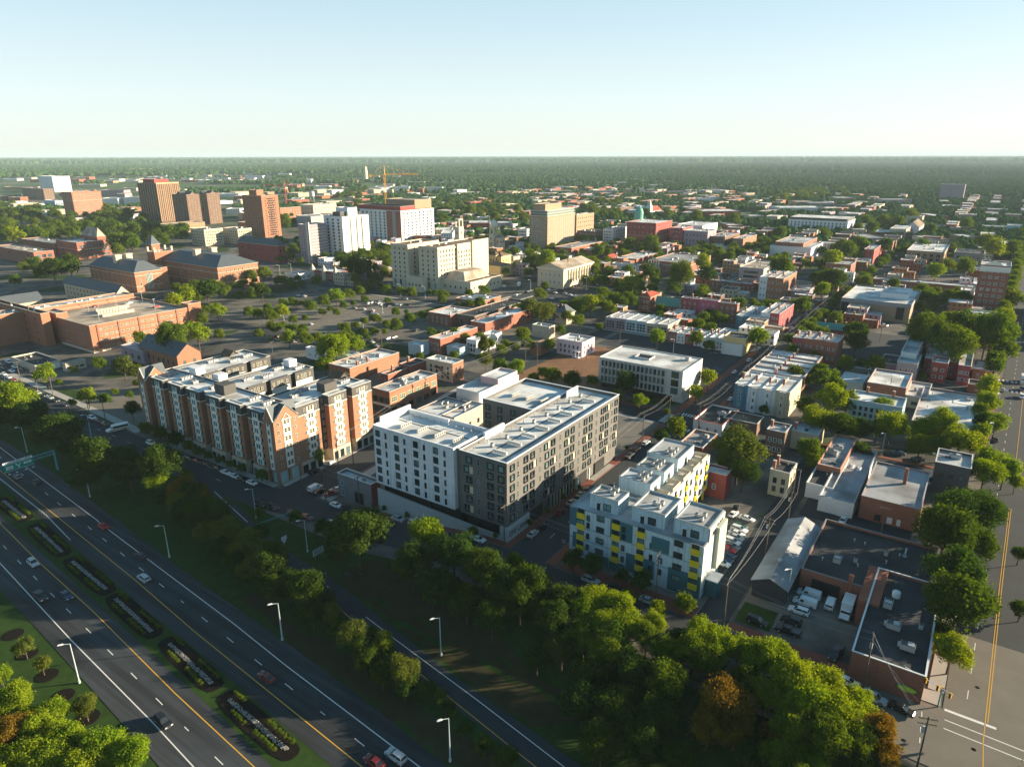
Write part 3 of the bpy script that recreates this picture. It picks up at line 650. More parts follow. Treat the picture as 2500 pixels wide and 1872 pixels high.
# ---- 1: white and grey apartment block on a concrete podium (lettered ONE CANAL)
X0, Y0 = 141.6, 99.1
rt = root('apartment_block', 'white and dark grey apartment block around a courtyard, lettered ONE CANAL at its corner', 'apartment block', (X0, Y0, 0))
LM.append(('the white and grey block', 175, 118)); FOOT += [(X0, Y0, X0+70, Y0+52)]
GREYB = mat('grey_brick', (.118, .113, .106), .85, .18, .3, kind='brick'); WPAN = mat('white_panel', (.66, .68, .70), .75, .04, .5); WPW = mat('white_panel_wall', (.66, .68, .71), .75, .04, .5, kind='panel')
WROOF = mat('white_membrane', (.74, .75, .75), .8, .08, .3, kind='roof'); BOARD = mat('board_concrete', (.40, .42, .43), .9, .15, .6)
PAD = mat('walkway_pad', (.10, .10, .105), .9, .2, 1)
ZT = 24.5
cp = (.80, .82, .84)
flatbox(rt, 0, 0, 69.5, 16.6, 4.4, ZT, GREYB, WROOF, 1.1, cp, cw=.16)
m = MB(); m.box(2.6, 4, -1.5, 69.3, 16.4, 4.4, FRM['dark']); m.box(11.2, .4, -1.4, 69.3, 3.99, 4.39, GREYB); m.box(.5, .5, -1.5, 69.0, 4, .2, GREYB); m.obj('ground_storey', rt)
flatbox(rt, -.9, 18.2, 16.6, 50.6, 5.0, ZT+.3, WPW, WROOF, 1.1, cp, cw=.16)
flatbox(rt, .8, 16.6, 16.4, 18.2, 4.4, ZT-.1, GREYB, WROOF, .9, cp)
flatbox(rt, 38.8, 16.6, 66, 37.3, -1, ZT+.2, GREYB, WROOF, 1.1, cp, cw=.16)
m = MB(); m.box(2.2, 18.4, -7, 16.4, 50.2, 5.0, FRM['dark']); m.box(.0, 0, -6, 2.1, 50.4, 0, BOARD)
m.obj('terrace', rt)
m = MB()                                        # stepped concrete base wall that levels out along the street
m.mesh([(0-.5, 2.2, -6.5), (0-.5, 51, -6.5), (0-.5, 51, 2.5), (0-.5, 2.2, 1.1), (.2, 2.2, -6.5), (.2, 51, -6.5), (.2, 51, 2.5), (.2, 2.2, 1.1)],
       [(0, 1, 2, 3), (7, 6, 5, 4), (0, 3, 7, 4), (1, 5, 6, 2), (3, 2, 6, 7), (0, 4, 5, 1)], BOARD); m.obj('base_wall', rt)
m = MB(); m.box(-.5, -.5, -1, 11.0, .4, 4.5, BOARD); m.box(-.5, .4, -1, .3, 2.2, 4.5, BOARD); m.obj('corner_wall', rt)
puttext('ONE CANAL', 2.5, mat('bronze_letters', (.10, .10, .11), .5, .1, 1), rt, (5.3, -.56, 2.3), 'R', sx=.72)
LTAN = mat('wood_panel', (.55, .45, .33), .7, .15, 1.5)
sp = []; pan = MB()
rows = [5.6+3.12*j for j in range(6)]
xr = [2.6, 5.6, 9.5, 13, 17.5, 21, 24.6, 29, 33, 36.5, 41, 45, 48.6, 53, 57, 60.5, 64.5, 67.3]
rr = random.Random(5)
for j, zz in enumerate(rows):
    for i, xx in enumerate(xr):
        k = (i+j) % 5
        if i % 3 == 1: sp.append(('R', xx, zz+.1, .8, 1.9, 'dh', 'grey', 0))
        elif (i*2+j) % 5 == 0 and xx > 3:
            sp.append(('R', xx-.6, zz, 1.9, 2.1, 'oc', 'dark', 0)); pan.box(xx+.4, -.12, zz, xx+1.9, -.004, zz+2.1, LTAN); pan.box(xx+1.9, -.28, zz, xx+2.05, -.004, zz+2.1, FRM['dark'])
        else: sp.append(('R', xx, zz, 2.0, 2.1, 'oc', 'dark', 0))
    for i, yy in enumerate((1.9, 5.6, 9.2, 13.2)):
        if i == 2: sp.append(('L', yy+.7, zz+.1, .8, 1.9, 'dh', 'grey', 0))
        elif i == 3 and j % 2 == 0:
            sp.append(('L', yy+.9, zz, 1.9, 2.1, 'oc', 'dark', 0)); pan.box(-.12, yy-1.3, zz, -.004, yy-.1, zz+2.1, LTAN)
        else: sp.append(('L', yy, zz, 2.1, 2.1, 'oc', 'dark', 0))
    for i in range(4):
        yy = 21.6+7.9*i
        sp.append(('L', yy+3.4, zz+.2, 1.9, 2.1, 'cur', 'dark', .9)); sp.append(('L', yy, zz+.1, .75, 1.9, 'dh', 'dark', .9))
for j in range(6):
    for xx in (43, 48, 56, 61): pass
pan.objs('wood_panel', rt)
sp2 = [('L', yy, 5.5+3.1*j, 1.9, 2.0, 'oc', 'dark', -38.8) for j in range(2, 6) for yy in (19.5, 24.5, 30, 35)]
windows(rt, sp+sp2, True, cap=100)
m = MB()                                        # shop glazing and garage mouth on the side street
for k in range(9): m.box(22+k*1.9, -.06, .3, 23.7+k*1.9, -.004, 4.2, GL); m.box(23.7+k*1.9, -.14, 0, 23.9+k*1.9, -.004, 4.4, FRM['yellow'])
m.box(11.2, -.06, .2, 19, -.004, 4.3, FRM['dark']); m.box(40, -.05, 0, 47, -.004, 4.4, FRM['dark']); m.box(53, -.05, 0, 60, -.004, 4.3, FRM['dark']); m.box(39.4, -.9, 0, 39.9, -.1, 4.4, WPAN); m.box(48, -.5, 0, 48.4, -.1, 4.4, WPAN)
m.objs('shopfront', rt)
zr = ZT-1.1+.07
for k in range(8): ac(rt, 3, 6+k*7.6, 6.5, zr, math.pi/2); ac(rt, 0, 9+k*7.6, 11.5, zr)
for k in range(4): ac(rt, 3, 6.0, 22+k*7.0, zr+.3, 0)
for k in range(3): ac(rt, 3, 50, 19+k*6., zr+.2, 0)
for k in range(10): ac(rt, 2, 4+k*6.5, 14.3, zr); ac(rt, 2, 13.6, 20+k*3., zr+.3)
m = MB()
m.box(3.5, 3.0, zr, 66, 3.6, zr+.03, PAD); m.box(3.5, 9.2, zr, 66, 9.8, zr+.03, PAD); m.box(8.8, 19.5, zr+.3, 9.4, 49, zr+.33, PAD); m.objs('walkway', rt)
m = MB(); m.box(12, 16.2, ZT-1, 22, 17.0, ZT+1.2, WPAN); m.box(14.9, 33, ZT-1, 15.4, 50, ZT+.8, WPAN); m.box(2, 50, ZT, 16, 50.6, ZT+2.2, WPAN); m.box(58, 14.6, ZT-1, 66, 15.0, ZT+1.6, WPAN); m.objs('screen_wall', rt)

# ---- 2: brick apartments with gabled corners and seven bays
X0, Y0, ZB = 134.9, 192.2, -5.5
rt = root('apartment_block', 'seven storey brick apartments with gabled corners and white window strips on projecting bays', 'apartment block', (X0, Y0, ZB))
LM.append(('the gabled brick apartments', 150, 235)); FOOT += [(X0-1, Y0, 184, 280)]
BR = mat('apartment_brick', (.34, .155, .082), .9, .16, .3, kind='brick'); CHAR = mat('charcoal_panel', (.085, .082, .08), .8, .12, 1)
ST = mat('cast_stone', (.50, .43, .33), .85, .12, .7); CREAMP = mat('cream_panel', (.72, .70, .63), .8, .05, 1)
ZR = 26.0; BS = 4.6; TOPZ = 22.3
def bwall(x0, y0, x1, y1, z1=ZR, par=.8, base=True, cope=(.62, .62, .6)):
    m = MB(); m.box(x0, y0, BS, x1, y1, TOPZ, BR); m.obj('brick_wall', rt)
    flatbox(rt, x0, y0, x1, y1, TOPZ+.002, z1, CHAR, WROOF, par, cope, name='top_storey')
    m = MB(); m.box(x0-.1, y0-.1, TOPZ-.1, x1+.1, y0-.004, TOPZ+.15, CREAMP); m.box(x0-.1, y0-.004, TOPZ-.1, x0-.004, y1, TOPZ+.15, CREAMP); m.obj('string_course', rt)
# spine, wings
m = MB(); m.box(2.2, 4, -1, 46, 86, BS, ST); m.box(0, 0, -1, 46.3, 4, .1, ST); m.obj('base_storey', rt)
def plain(x0, y0, x1, y1): flatbox(rt, x0, y0, x1, y1, BS, ZR-.6, CHAR, WROOF, .7, (.62, .62, .6), name='rear_wall')
plain(2.2, 8, 13, 84); plain(13, 3.5, 46, 20); plain(13, 35.5, 47.5, 51); plain(13, 65, 48, 84)
sp = []
for yb, n in ((35.5, 4), (65, 4)):
    m = MB(); m.box(15, yb-1.0, ZR-8.4, 22, yb-.01, ZR-.5, CHAR); m.box(25, yb-1.3, ZR-8.4, 34, yb-.01, ZR-.4, CHAR); m.box(37, yb-1.3, ZR-8.4, 45.5, yb-.01, ZR-.4, CHAR)
    for a, q in ((15, 22), (25, 34), (37, 45.5)): m.box(a+.1, yb-1.4, ZR-6.4, q-.1, yb-1.31, ZR-4.0, CREAMP)
    m.objs('rear_bay', rt)
    for a, q in ((15, 22), (25, 34), (37, 45.5)):
        sp += [('R', (a+q)/2-.9, ZR-3.3, 1.1, 1.8, 'dh', 'tan', -yb+1.33), ('R', (a+q)/2+.7, ZR-3.3, 1.1, 1.8, 'dh', 'tan', -yb+1.33), ('R', a+1.2, ZR-3.1, .9, 1.4, 'dh', 'tan', -yb+1.33), ('R', q-1.2, ZR-3.1, .9, 1.4, 'dh', 'tan', -yb+1.33)]
nfl = 7; fh = (ZR-BS-.6)/nfl
wl = []
def strip_win(face, p, off, wide=3.1, tall=True, side=True, m=None):
    z1 = ZR-1.0
    m = MB()
    if face == 'L': m.box(-off-.14, p-wide/2, BS+.6, -off-.004, p+wide/2, z1, CREAMP)
    else: m.box(p-wide/2, -off-.14, BS+.6, p+wide/2, -off-.004, z1, CREAMP)
    for j in range(nfl-1 if side else 0):
        z = BS+.9+fh*j
        if face == 'L': m.box(-off-.13, p-wide/2-.5, z, -off-.004, p-wide/2, z+1.7, CREAMP); m.box(-off-.13, p+wide/2, z, -off-.004, p+wide/2+.5, z+1.7, CREAMP)
        else: m.box(p-wide/2-.5, -off-.13, z, p-wide/2, -off-.004, z+1.7, CREAMP); m.box(p+wide/2, -off-.13, z, p+wide/2+.5, -off-.004, z+1.7, CREAMP)
    m.objs('window_strip', rt)
    for j in range(nfl):
        z = BS+.95+fh*j
        if wide > 2:
            for d in (-.62, .62): wl.append((face, p+d, z, .95, 1.75, 'dh', 'tan' if face == 'R' else 'teal', off+.15))
        else: wl.append((face, p, z, .95, 1.7, 'dh', 'teal', off+.15))
        if side:
            for d in (-wide/2-1.0, wide/2+1.0): wl.append((face, p+d, z+.1, .75, 1.35, 'dh', 'tan' if face == 'R' else 'dark', off+.02))
def basebay(face, a, q, off):
    m = MB()
    if face == 'L': m.box(-off-.5, a, -1, 2.2, q, BS, ST)
    else: m.box(a, -off-.5, -1, q, 4, BS, ST)
    m.obj('base_bay', rt); m = MB(); n = 3
    for i in range(n):
        c_ = a+(q-a)*(i+.5)/n; w_ = (q-a)/n*.33
        if face == 'L': m.box(-off-.56, c_-w_, .2, -off-.504, c_+w_, 3.3, GL)
        else: m.box(c_-w_, -off-.56, .2, c_+w_, -off-.504, 3.3, GL)
    m.objs('shop_window', rt)
bays = [(12.3+12.62*i, 21.0+12.62*i) for i in range(5)]+[(75.2, 80.2)]
bays = [(5.6, 14.3), (18.2, 27.0), (30.8, 39.6), (43.4, 52.2), (56.0, 64.8), (68.4, 77.0)]
for a, q in bays:
    bwall(0, a, 2.2, q, ZR, .15); strip_win('L', (a+q)/2, 0); basebay('L', a, q, 0)
m = MB(); m.box(1.6, 4, -1, 2.19, 84, BS-.5, FRM['dark']); m.obj('arcade', rt)
rb = [(0.0, 9.6), (9.6, 20.0), (24.5, 33.4), (36.2, 46.3)]
for i, (a, q) in enumerate(rb):
    if i == 0: continue
    bwall(a+.01, 0, q, 3.5, ZR, .15); strip_win('R', (a+q)/2+(1 if i == 1 else 0), 0); basebay('R', a+.2, q, -.45)
m = MB(); m.box(20, 2.6, BS, 24.5, 3.4, ZR-.5, CHAR); m.box(33.4, 2.6, BS, 36.2, 3.4, ZR-.5, CHAR); m.objs('recess_wall', rt)
for xx in (21, 23.6, 34.5): wl += [('R', xx, BS+.9+fh*j, .9, 1.6, 'dh', 'tan', -2.58) for j in range(nfl)]
# gabled corner towers
def tower(y0, y1, x1, hz=23.6, rise=5.2, zz=0):
    m = MB(); m.box(-.3, y0, .0 if y0 > 10 else BS, x1, y1, hz, BR); m.obj('brick_wall', rt)
    xm = (x1-.3)/2; ym = (y0+y1)/2; r = MB(); rm = roofm('slate'); g = MB(); o = .35
    za = hz+rise*.62; zb = hz+rise
    # cross gable: ridge along x and ridge along y
    for (a, c_) in (((-.3-o, y0-o, hz-.3), (-.3-o, ym, za)),):
        pass
    v = [(-.3-o, y0, hz), (x1+o, y0, hz), (x1+o, y1, hz), (-.3-o, y1, hz), (-.3-o, ym, zb), (x1+o, ym, zb)]
    r.mesh(v, [(0, 1, 5, 4), (2, 3, 4, 5)], rm)
    v = [(-.3, y0-o, hz), (-.3, y1+o, hz), (x1, y1+o, hz), (x1, y0-o, hz), (xm, y0-o, zb), (xm, y1+o, zb)]
    r.mesh(v, [(0, 4, 5, 1), (3, 2, 5, 4)], rm); r.obj('roof', rt)
    g.poly([(-.31, y0, hz), (-.31, ym, zb-.25), (-.31, y1, hz)], BR); g.poly([(-.3, y0-.01, hz), (x1, y0-.01, hz), (xm, y0-.01, zb-.25)], BR)
    g.poly([(x1+.01, y0, hz), (x1+.01, y1, hz), (x1+.01, ym, zb-.25)], BR); g.obj('gable', rt)
    c_ = MB(); c_.tube((-.35, y0, hz), (-.35, ym, zb-.2), .16, CREAMP); c_.tube((-.35, ym, zb-.2), (-.35, y1, hz), .16, CREAMP)
    c_.tube((-.3, y0-.05, hz), (xm, y0-.05, zb-.2), .16, CREAMP); c_.tube((xm, y0-.05, zb-.2), (x1, y0-.05, hz), .16, CREAMP)
    if x1 > 8: c_.tube((xm-2.1, y0-.15, hz-.4), (xm, y0-.15, hz+1.9), .14, CREAMP); c_.tube((xm, y0-.15, hz+1.9), (xm+2.1, y0-.15, hz-.4), .14, CREAMP)
    c_.obj('gable_trim', rt)
tower(-.3, 5.2, 10.2); tower(81.2, 87.0, 9.0)
m = MB(); m.box(-.45, 1.6, BS+.6, -.305, 3.6, 22.5, CREAMP); m.box(-.45, 83.2, BS+.6, -.305, 85.2, 22.5, CREAMP); m.box(3.4, -.45, BS+.6, 6.6, -.305, 23.6, CREAMP); m.objs('window_strip', rt)
for j in range(6):
    z = BS+1.6+3.1*j
    wl += [('L', 2.6, z, .95, 1.7, 'dh', 'teal', .47), ('L', 84.2, z, .95, 1.7, 'dh', 'teal', .47), ('R', 4.3, z, 1.0, 1.75, 'dh', 'tan', .47), ('R', 5.7, z, 1.0, 1.75, 'dh', 'tan', .47), ('R', 1.5, z, .9, 1.4, 'dh', 'tan', .32), ('R', 8.6, z, .9, 1.4, 'dh', 'tan', .32)]
m = MB()
for x_, y_ in ((-.2, -.2), (4.6, -.2), (9.4, -.2), (-.2, 4.6)): m.box(x_-.4, y_-.1, -1, x_+.5, y_+.8, BS, BR)
m.box(.4, .6, -1, 10, 4.2, BS-.1, FRM['teal']); m.obj('corner_shop', rt)
m = MB(); m.box(38, 1.2, 0, 44, 1.25, 3.9, FRM['dark']); m.obj('garage_mouth', rt)
windows(rt, wl+sp, True, cap=100)
m = MB(); m.box(4.2, 33.5, ZR-.5, 9.2, 39.5, ZR+3.2, CHAR); m.obj('stair_tower', rt); m = MB(); m.box(27, 4.5, ZR-.5, 33, 9, ZR+3, CHAR); m.obj('stair_tower', rt)
m = MB(); m.box(13, 66, ZR-1, 17, 71, ZR+2, WPAN); m.box(42, 44, ZR-1, 46, 48, ZR+2, WPAN); m.box(14, 52, ZR-1, 18, 56, ZR+1.5, WPAN); m.objs('roof_hatch', rt)
gable(rt, 42, 13, 47, 19, ZR, 1.8, 'y', roofm('brown'), CHAR); gable(rt, 36.5, 78, 41, 84, ZR, 1.8, 'y', roofm('brown'), CHAR)
rr = random.Random(3)
for (x_, y_) in ((7, 14), (7, 22), (7, 46), (7, 58), (7, 66), (7, 76), (18, 12), (24, 15), (33, 12), (40, 10), (20, 44), (27, 41), (36, 46), (42, 40), (19, 76), (27, 79), (33, 72), (41, 74)):
    for q in range(8): ac(rt, 0, x_+(q % 4)*1.25+rr.uniform(-.1, .1), y_+(q//4)*1.3, ZR-1.25)

# ---- 3: pale blue panel building with yellow balconies
X0, Y0 = 146.0, 44.2
rt = root('apartment_block', 'pale blue panelled apartments with yellow balcony screens, teal patches and roof terraces', 'apartment block', (X0, Y0, 0))
LM.append(('the yellow balcony block', 165, 62)); FOOT += [(X0-1, Y0, 200, 82)]
PB = mat('pale_blue_panel', (.47, .58, .64), .6, .05, .4, kind='panel'); WP = mat('white_render', (.62, .62, .57), .8, .05, .4); TEAL = mat('teal_panel', (.04, .13, .16), .6, .08, .5)
YEL = mat('yellow_screen', (.80, .60, .02), .6, .12, 4); GRR = mat('grey_membrane', (.50, .51, .52), .85, .15, .4, kind='roof')
HB = 14.9
m = MB(); m.box(0, 0, -1, 14.5, 37, 0.001, TEAL)
flatbox(rt, 0, 0, 14.5, 37, 0, HB, PB, GRR, .5, (.25, .27, .28))
m = MB(); m.box(3.4, -.25, 3.0, 14.5, -.004, 18.4, WP); m.box(0, -.18, 3.0, 3.4, -.004, HB-.2, WP); m.box(7.6, -1.3, 5.2, 13.6, -.26, 17.0, mat('sage_panel', (.42, .46, .38), .8, .06, .5)); m.obj('side_wall', rt)
m = MB(); m.box(3.0, -3.2, 0, 6.8, -.26, 4.6, TEAL); m.box(2.7, -3.5, 4.6, 7.1, -.26, 4.9, WPAN); m.obj('entrance', rt)
for (x0, x1, y0, y1) in ((3.2, 14.3, .1, 9.0), (3.1, 14.0, 11.4, 20.4), (3.1, 9.6, 24.4, 32.8)):
    flatbox(rt, x0, y0, x1, y1, HB-.6, 18.6, PB, GRR, .35, (.25, .27, .28), name='penthouse')
    windows(rt, [('L', y0+(y1-y0)*.38, HB-.1, 2.2, 2.1, 'cur', 'dark', -x0)], True)
    m = MB(); m.box(x0-.06, y0+(y1-y0)*.62, HB-.45, x0-.004, y0+(y1-y0)*.62+1, HB+1.9, FRM['dark']); m.box(x0-.9, y0+(y1-y0)*.6, HB+2.1, x0-.01, y0+(y1-y0)*.6+1.4, HB+2.2, WPAN); m.obj('terrace_door', rt)
    for q in range(4): ac(rt, 0 if q < 3 else 2, x0+3+q*1.2, y0+3+(q % 2)*1.6, 18.35)
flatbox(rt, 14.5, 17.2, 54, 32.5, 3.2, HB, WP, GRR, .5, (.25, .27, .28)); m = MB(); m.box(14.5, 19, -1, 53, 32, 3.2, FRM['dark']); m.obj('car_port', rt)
m = MB()
for k in range(7): m.box(19+k*5.4, 17.4, -.5, 19.5+k*5.4, 17.9, 3.2, YEL)
m.objs('column', rt)
for (x0, x1, y0, y1) in ((17, 24, 21.4, 31), (26.5, 34, 21.4, 30), (37, 50.5, 21.4, 31.4)):
    flatbox(rt, x0, y0, x1, y1, HB-.6, 18.6, PB, GRR, .35, (.25, .27, .28), name='penthouse')
    windows(rt, [('R', (x0+x1)/2, HB-.1, 1.8, 2.0, 'cur', 'dark', -y0)], True)
    for q in range(5): ac(rt, 0, x0+1.6+q*1.2, y0+3+(q % 2)*1.8, 18.35)
m = MB()
for k, (x0, x1) in enumerate(((15.5, 21), (23.5, 29), (31.5, 37), (39.5, 45), (47, 52))):
    m.box(x0, 17.3, HB+.02, x1, 17.4, HB+1.0, LTAN); m.box(x0, 17.4, HB-.42, x1, 21.3, HB-.35, LTAN); m.box(x1, 17.3, HB+.02, x1+.1, 21.2, HB+1.0, LTAN)
m.obj('terrace', rt)
wn = []
cols = [(35.0, 'P'), (33.6, 'y'), (31.4, 's'), (27.8, 'w'), (23.2, 'y'), (21.0, 's'), (16.2, 'y'), (13.2, 's'), (10.6, 's'), (6.2, 'w'), (1.9, 'y')]
tealp = MB(); tealp.box(-.10, 32.6, 9.6, -.004, 37.05, HB, TEAL); tealp.box(-.10, 18.6, 9.8, -.004, 24.9, HB+.05, TEAL); tealp.box(-.35, 8.6, 10.0, -.004, 13.0+.2, 13.8, TEAL)
tealp.box(-.10, 12.2, 1.2, -.004, 20.0, 6.6, TEAL); tealp.box(-.10, -.05, .2, -.004, 8.4, 6.6, TEAL); tealp.box(-.10, 20.2, .0, -.004, 24.8, 2.6, TEAL); tealp.box(-.10, 33.4, 3, -.004, 36, 7.6, TEAL); tealp.box(-.10, 25.0, -.5, -.004, 31, 3.0, TEAL); tealp.objs('teal_panel', rt)
for z_ in (5.9, 9.6): 
    m = MB(); m.box(-.05, 0, z_, -.004, 37, z_+.12, TEAL); m.obj('joint_band', rt)
for (yy, k) in cols:
    if k == 'y':
        for j in range(4):
            z_ = 2.6+3.25*j; ys = MB()
            for g_ in range(12): ys.box(-.5, yy-1.15+g_*.193, z_, -.44, yy-1.15+g_*.193+.14, z_+1.7, YEL)
            ys.box(-.44, yy-1.15, z_, -.40, yy+1.15, z_+.1, YEL); ys.box(-.44, yy-1.15, z_+.8, -.40, yy+1.15, z_+.9, YEL); ys.box(-.44, yy-1.15, z_+1.6, -.40, yy+1.15, z_+1.7, YEL); ys.box(-.40, yy-1.15, z_+.1, -.02, yy-1.10, z_+1.6, YEL); ys.box(-.40, yy+1.10, z_+.1, -.02, yy+1.15, z_+1.6, YEL)
            ys.box(-.40, yy-1.05, z_+.1, -.02, yy+1.05, z_+.22, FRM['grey']); ys.obj('balcony_screen', rt)
            wn.append(('L', yy, z_+.35, 1.9, 2.5, 'cur', 'dark', .12))
    elif k == 's': wn += [('L', yy, 4.0+3.3*j-.6, .95, 1.7, 'dh', 'dark', .12) for j in range(3)]+([('L', yy, 12.2, .95, 1.7, 'dh', 'dark', .12)] if yy > 18 else [])
    elif k == 'w': wn += [('L', yy, 3.2+3.3*j, 2.3, 1.7, 'cur', 'dark', .12) for j in range(4)]
for k, xx in enumerate((17, 21, 25.5, 29.5, 34, 38, 42.5, 46.5, 51)):
    for j in range(3):
        z_ = 4.0+3.5*j
        if k % 2: wn.append(('R', xx, z_, 1.6, 2.0, 'cur', 'dark', -17.2))
        else:
            ys = MB(); ys.box(xx-.9, 16.75, z_, xx+.9, 16.82, z_+1.7, YEL); ys.box(xx-.9, 16.82, z_, xx-.8, 17.19, z_+1.7, YEL); ys.box(xx+.8, 16.82, z_, xx+.9, 17.19, z_+1.7, YEL); ys.obj('balcony_screen', rt); wn.append(('R', xx, z_+1.75, 1.5, 1.5, 'cur', 'dark', -17.2))
windows(rt, wn, True)
m = MB(); m.box(5.2, -.32, 15.6, 7.2, -.26, 16.8, FRM['dark'])
for q in range(5): m.box(8.4+q*.9, -.32, 16.5+.25*(q % 3), 9.1+q*.9, -.26, 17.6-.3*(q % 2), FRM['dark'])
m.box(8.4, -.32, 15.9, 12.8, -.26, 16.2, FRM['dark']); m.obj('sign', rt)

# ---- 4: pale concrete office with fins, on the corner
rt = root('office_building', 'four storey pale concrete office with vertical fins and a well in its white roof', 'office building', (278.6, 100.8, 0))
LM.append(('the pale concrete office', 290, 121)); FOOT += [(278, 100, 304, 143)]
CW = mat('pale_concrete', (.50, .49, .46), .85, .1, .4); m = MB(); t = 15.2
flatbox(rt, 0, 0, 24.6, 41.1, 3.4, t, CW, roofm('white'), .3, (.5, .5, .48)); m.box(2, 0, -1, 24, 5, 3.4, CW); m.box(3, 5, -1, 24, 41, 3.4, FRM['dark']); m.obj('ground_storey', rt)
wn = []; fin = MB()
for i in range(16):
    yy = 9.0+i*2.0; fin.box(-.75, yy-1.0-.14, 3.4, -.004, yy-1.0+.14, t-.4, CW)
    for j in range(3): wn.append(('L', yy, 4.0+3.75*j, 1.15, 2.6, 'cur', 'dark', .02))
fin.objs('fin', rt)
for j in range(3): wn.append(('L', 3.5, 4.2+3.7*j, 3.4, 2.9, 'tri', 'dark', .02))
windows(rt, wn, True); wl = MB(); wl.box(9, 20, t-.22, 15, 27, t-.2+.02, FRM['dark']); wl.box(8.7, 19.7, t-.3, 9, 27.3, t+.5, CW); wl.box(15, 19.7, t-.3, 15.3, 27.3, t+.5, CW); wl.box(9, 19.7, t-.3, 15, 20, t+.5, CW); wl.box(9, 27, t-.3, 15, 27.3, t+.5, CW); wl.obj('light_well', rt)
ac(rt, 2, 18, 8, t-.2); ac(rt, 1, 19, 5, t-.2); ac(rt, 2, 21, 12, t-.2)

# ---- 5: columned hall with pediment
P = GR(*N('A3', 440, 1185)); X0, Y0 = P.x, P.y
rt = root('columned_hall', 'pale stone hall with shallow grey gabled roof and pilasters along its side', 'hall', (X0, Y0, 0)); FOOT.append((X0, Y0, X0+51, Y0+25)); LM.append(('the columned stone hall', X0+25, Y0+12))
SM = mat('limestone', (.56, .47, .35), .85, .12, .4); m = MB(); m.box(0, 0, -1, 51, 25, 15.2, SM); m.obj('wall', rt); m = MB(); m.box(-.7, -.7, 15.2, 51.7, 25.7, 16.4, mat('cornice_stone', (.66, .60, .50), .8, .08, .5)); m.obj('cornice', rt)
gable(rt, 0, 0, 51, 25, 16.4, 4.2, 'x', roofm('tan'), SM, .8)
m = MB()
for k in range(9): m.box(8+k*4.6, -.7, 4, 9.1+k*4.6, -.004, 15.2, SM)
m.objs('pilaster', rt); chimney(rt, 21, 8, 19, 3)
windows(rt, grid('L', 5, 2, 25, 15, 1.5, 2.8, 'tri', 'white', 2, 1)+[('R', 11+k*4.6, 5, 1.8, 7.5, 'tri', 'tan', .02) for k in range(8)])
# ================================================================ THE OTHER BUILDINGS  (label, category, crop, near roof corner x y, height or -base y, left end x, right end x, ...)
B_ = b
# --- far left and towers
B_('white slab apartment tower with dark window columns far beyond the brick towers', 'apartment tower', 'A1', 445, 215, 46, 325, 597, 'white', 'white', 11, 5, 9, 1.6, 2.2, 'dark', lm='the far white slab tower', group=None)
B_('long brown brick apartments with a tan end wall behind the trees', 'apartment block', 'A1', 368, 322, 27, 185, 457, 'brown', 'grey', 8, 12, 4, 1.6, 1.5, 'tan')
B_('pale blue arena building with dark pillars beside the gabled brick hall', 'arena', 'A1', 470, 425, 17, 375, 546, 'ltblue', 'white', 1, 6, 5, 2.5, 9, 'white', st='tri')
R1, lx, ly, h = B_('broad orange brick residence hall with three gables on its parapet', 'residence hall', 'A1', 612, 352, -575, 525, 865, 'brick2', 'ltgrey', 11, 6, 13, 1.5, 1.9, 'white', lm='the three-gabled brick hall', band=[30])
for k in (0, 1, 2):
    mb = MB(); c0 = lx*(.12+.32*k); mb.poly([(c0, -.15, h), (c0+lx*.13, -.15, h), (c0+lx*.065, -.15, h+4)], wall('brick2')); mb.poly([(c0, .3, h), (c0+lx*.065, .3, h+4), (c0+lx*.13, .3, h)], wall('brick2')); mb.obj('parapet_gable', R1)
R1, lx, ly, h = B_('tallest brown tower with pale vertical stripes and a red penthouse', 'residence tower', 'A1', 1342, 275, -612, 1180, 1533, 'brown', 'dark', 18, 8, 8, 1.4, 2.0, 'dark', lm='the tallest striped tower', ac_=4)
mb = MB(); mm = mat('tan_fins', (.50, .33, .19), .8, .1, .5)
for k in range(13): mb.box(lx*(k/12)-.35, -.55, 2, lx*(k/12)+.35, -.004, h-1, mm)
for k in range(9): mb.box(-.45, ly*(k/8)-.25, 2, -.004, ly*(k/8)+.25, h-1, mm)
mb.box(-.6, -.6, h-1, lx+.3, -.004, h+1.2, mm); mb.objs('fin', R1); flatbox(R1, lx*.1, ly*.2, lx*.75, ly*.8, h, h+6, wall('dred'), roofm('dark'), name='penthouse')
for nm, a in (('left of the twin brick towers with stepped gables', (1600, 372, -668, 1475, 1712)), ('right of the twin brick towers, nearer the water tank', (1775, 362, -625, 1685, 1885))):
    R1, lx, ly, h = B_(nm, 'residence tower', 'A1', a[0], a[1], a[2], a[3], a[4], 'brown', 'dark', 12, 4, 4, 1.5, 1.9, 'tan', group='twin brick towers')
    chimney(R1, lx*.5, ly*.7, h, 4, 1.6); chimney(R1, lx*.2, ly*.3, h, 3, 1.2); gable(R1, 0, ly*.3, lx*.5, ly*.7, h, 4, 'x', roofm('slate'), wall('brown'), .1); gable(R1, lx*.3, 0, lx*.7, ly*.4, h, 4, 'y', roofm('slate'), wall('brown'), .1)
LM.append(('the twin brick towers', R1.location.x, R1.location.y))
R1, lx, ly, h = B_('tan tower with checkerboard balconies left of the white hotel', 'apartment tower', 'A2', 42, 382, -742, -122, 187, 'brick2', 'tan', 16, 7, 3, 1.3, 1.6, 'dark', lm='the checkerboard balcony tower')
mb = MB()
for j in range(17):
    for i in range(4): mb.box(lx*.34+i*2.6+(j % 2)*1.2, -.9, 3+j*(h-5)/17, lx*.34+i*2.6+1.4+(j % 2)*1.2, -.004, 3+j*(h-5)/17+1.5, FRM['dark'])
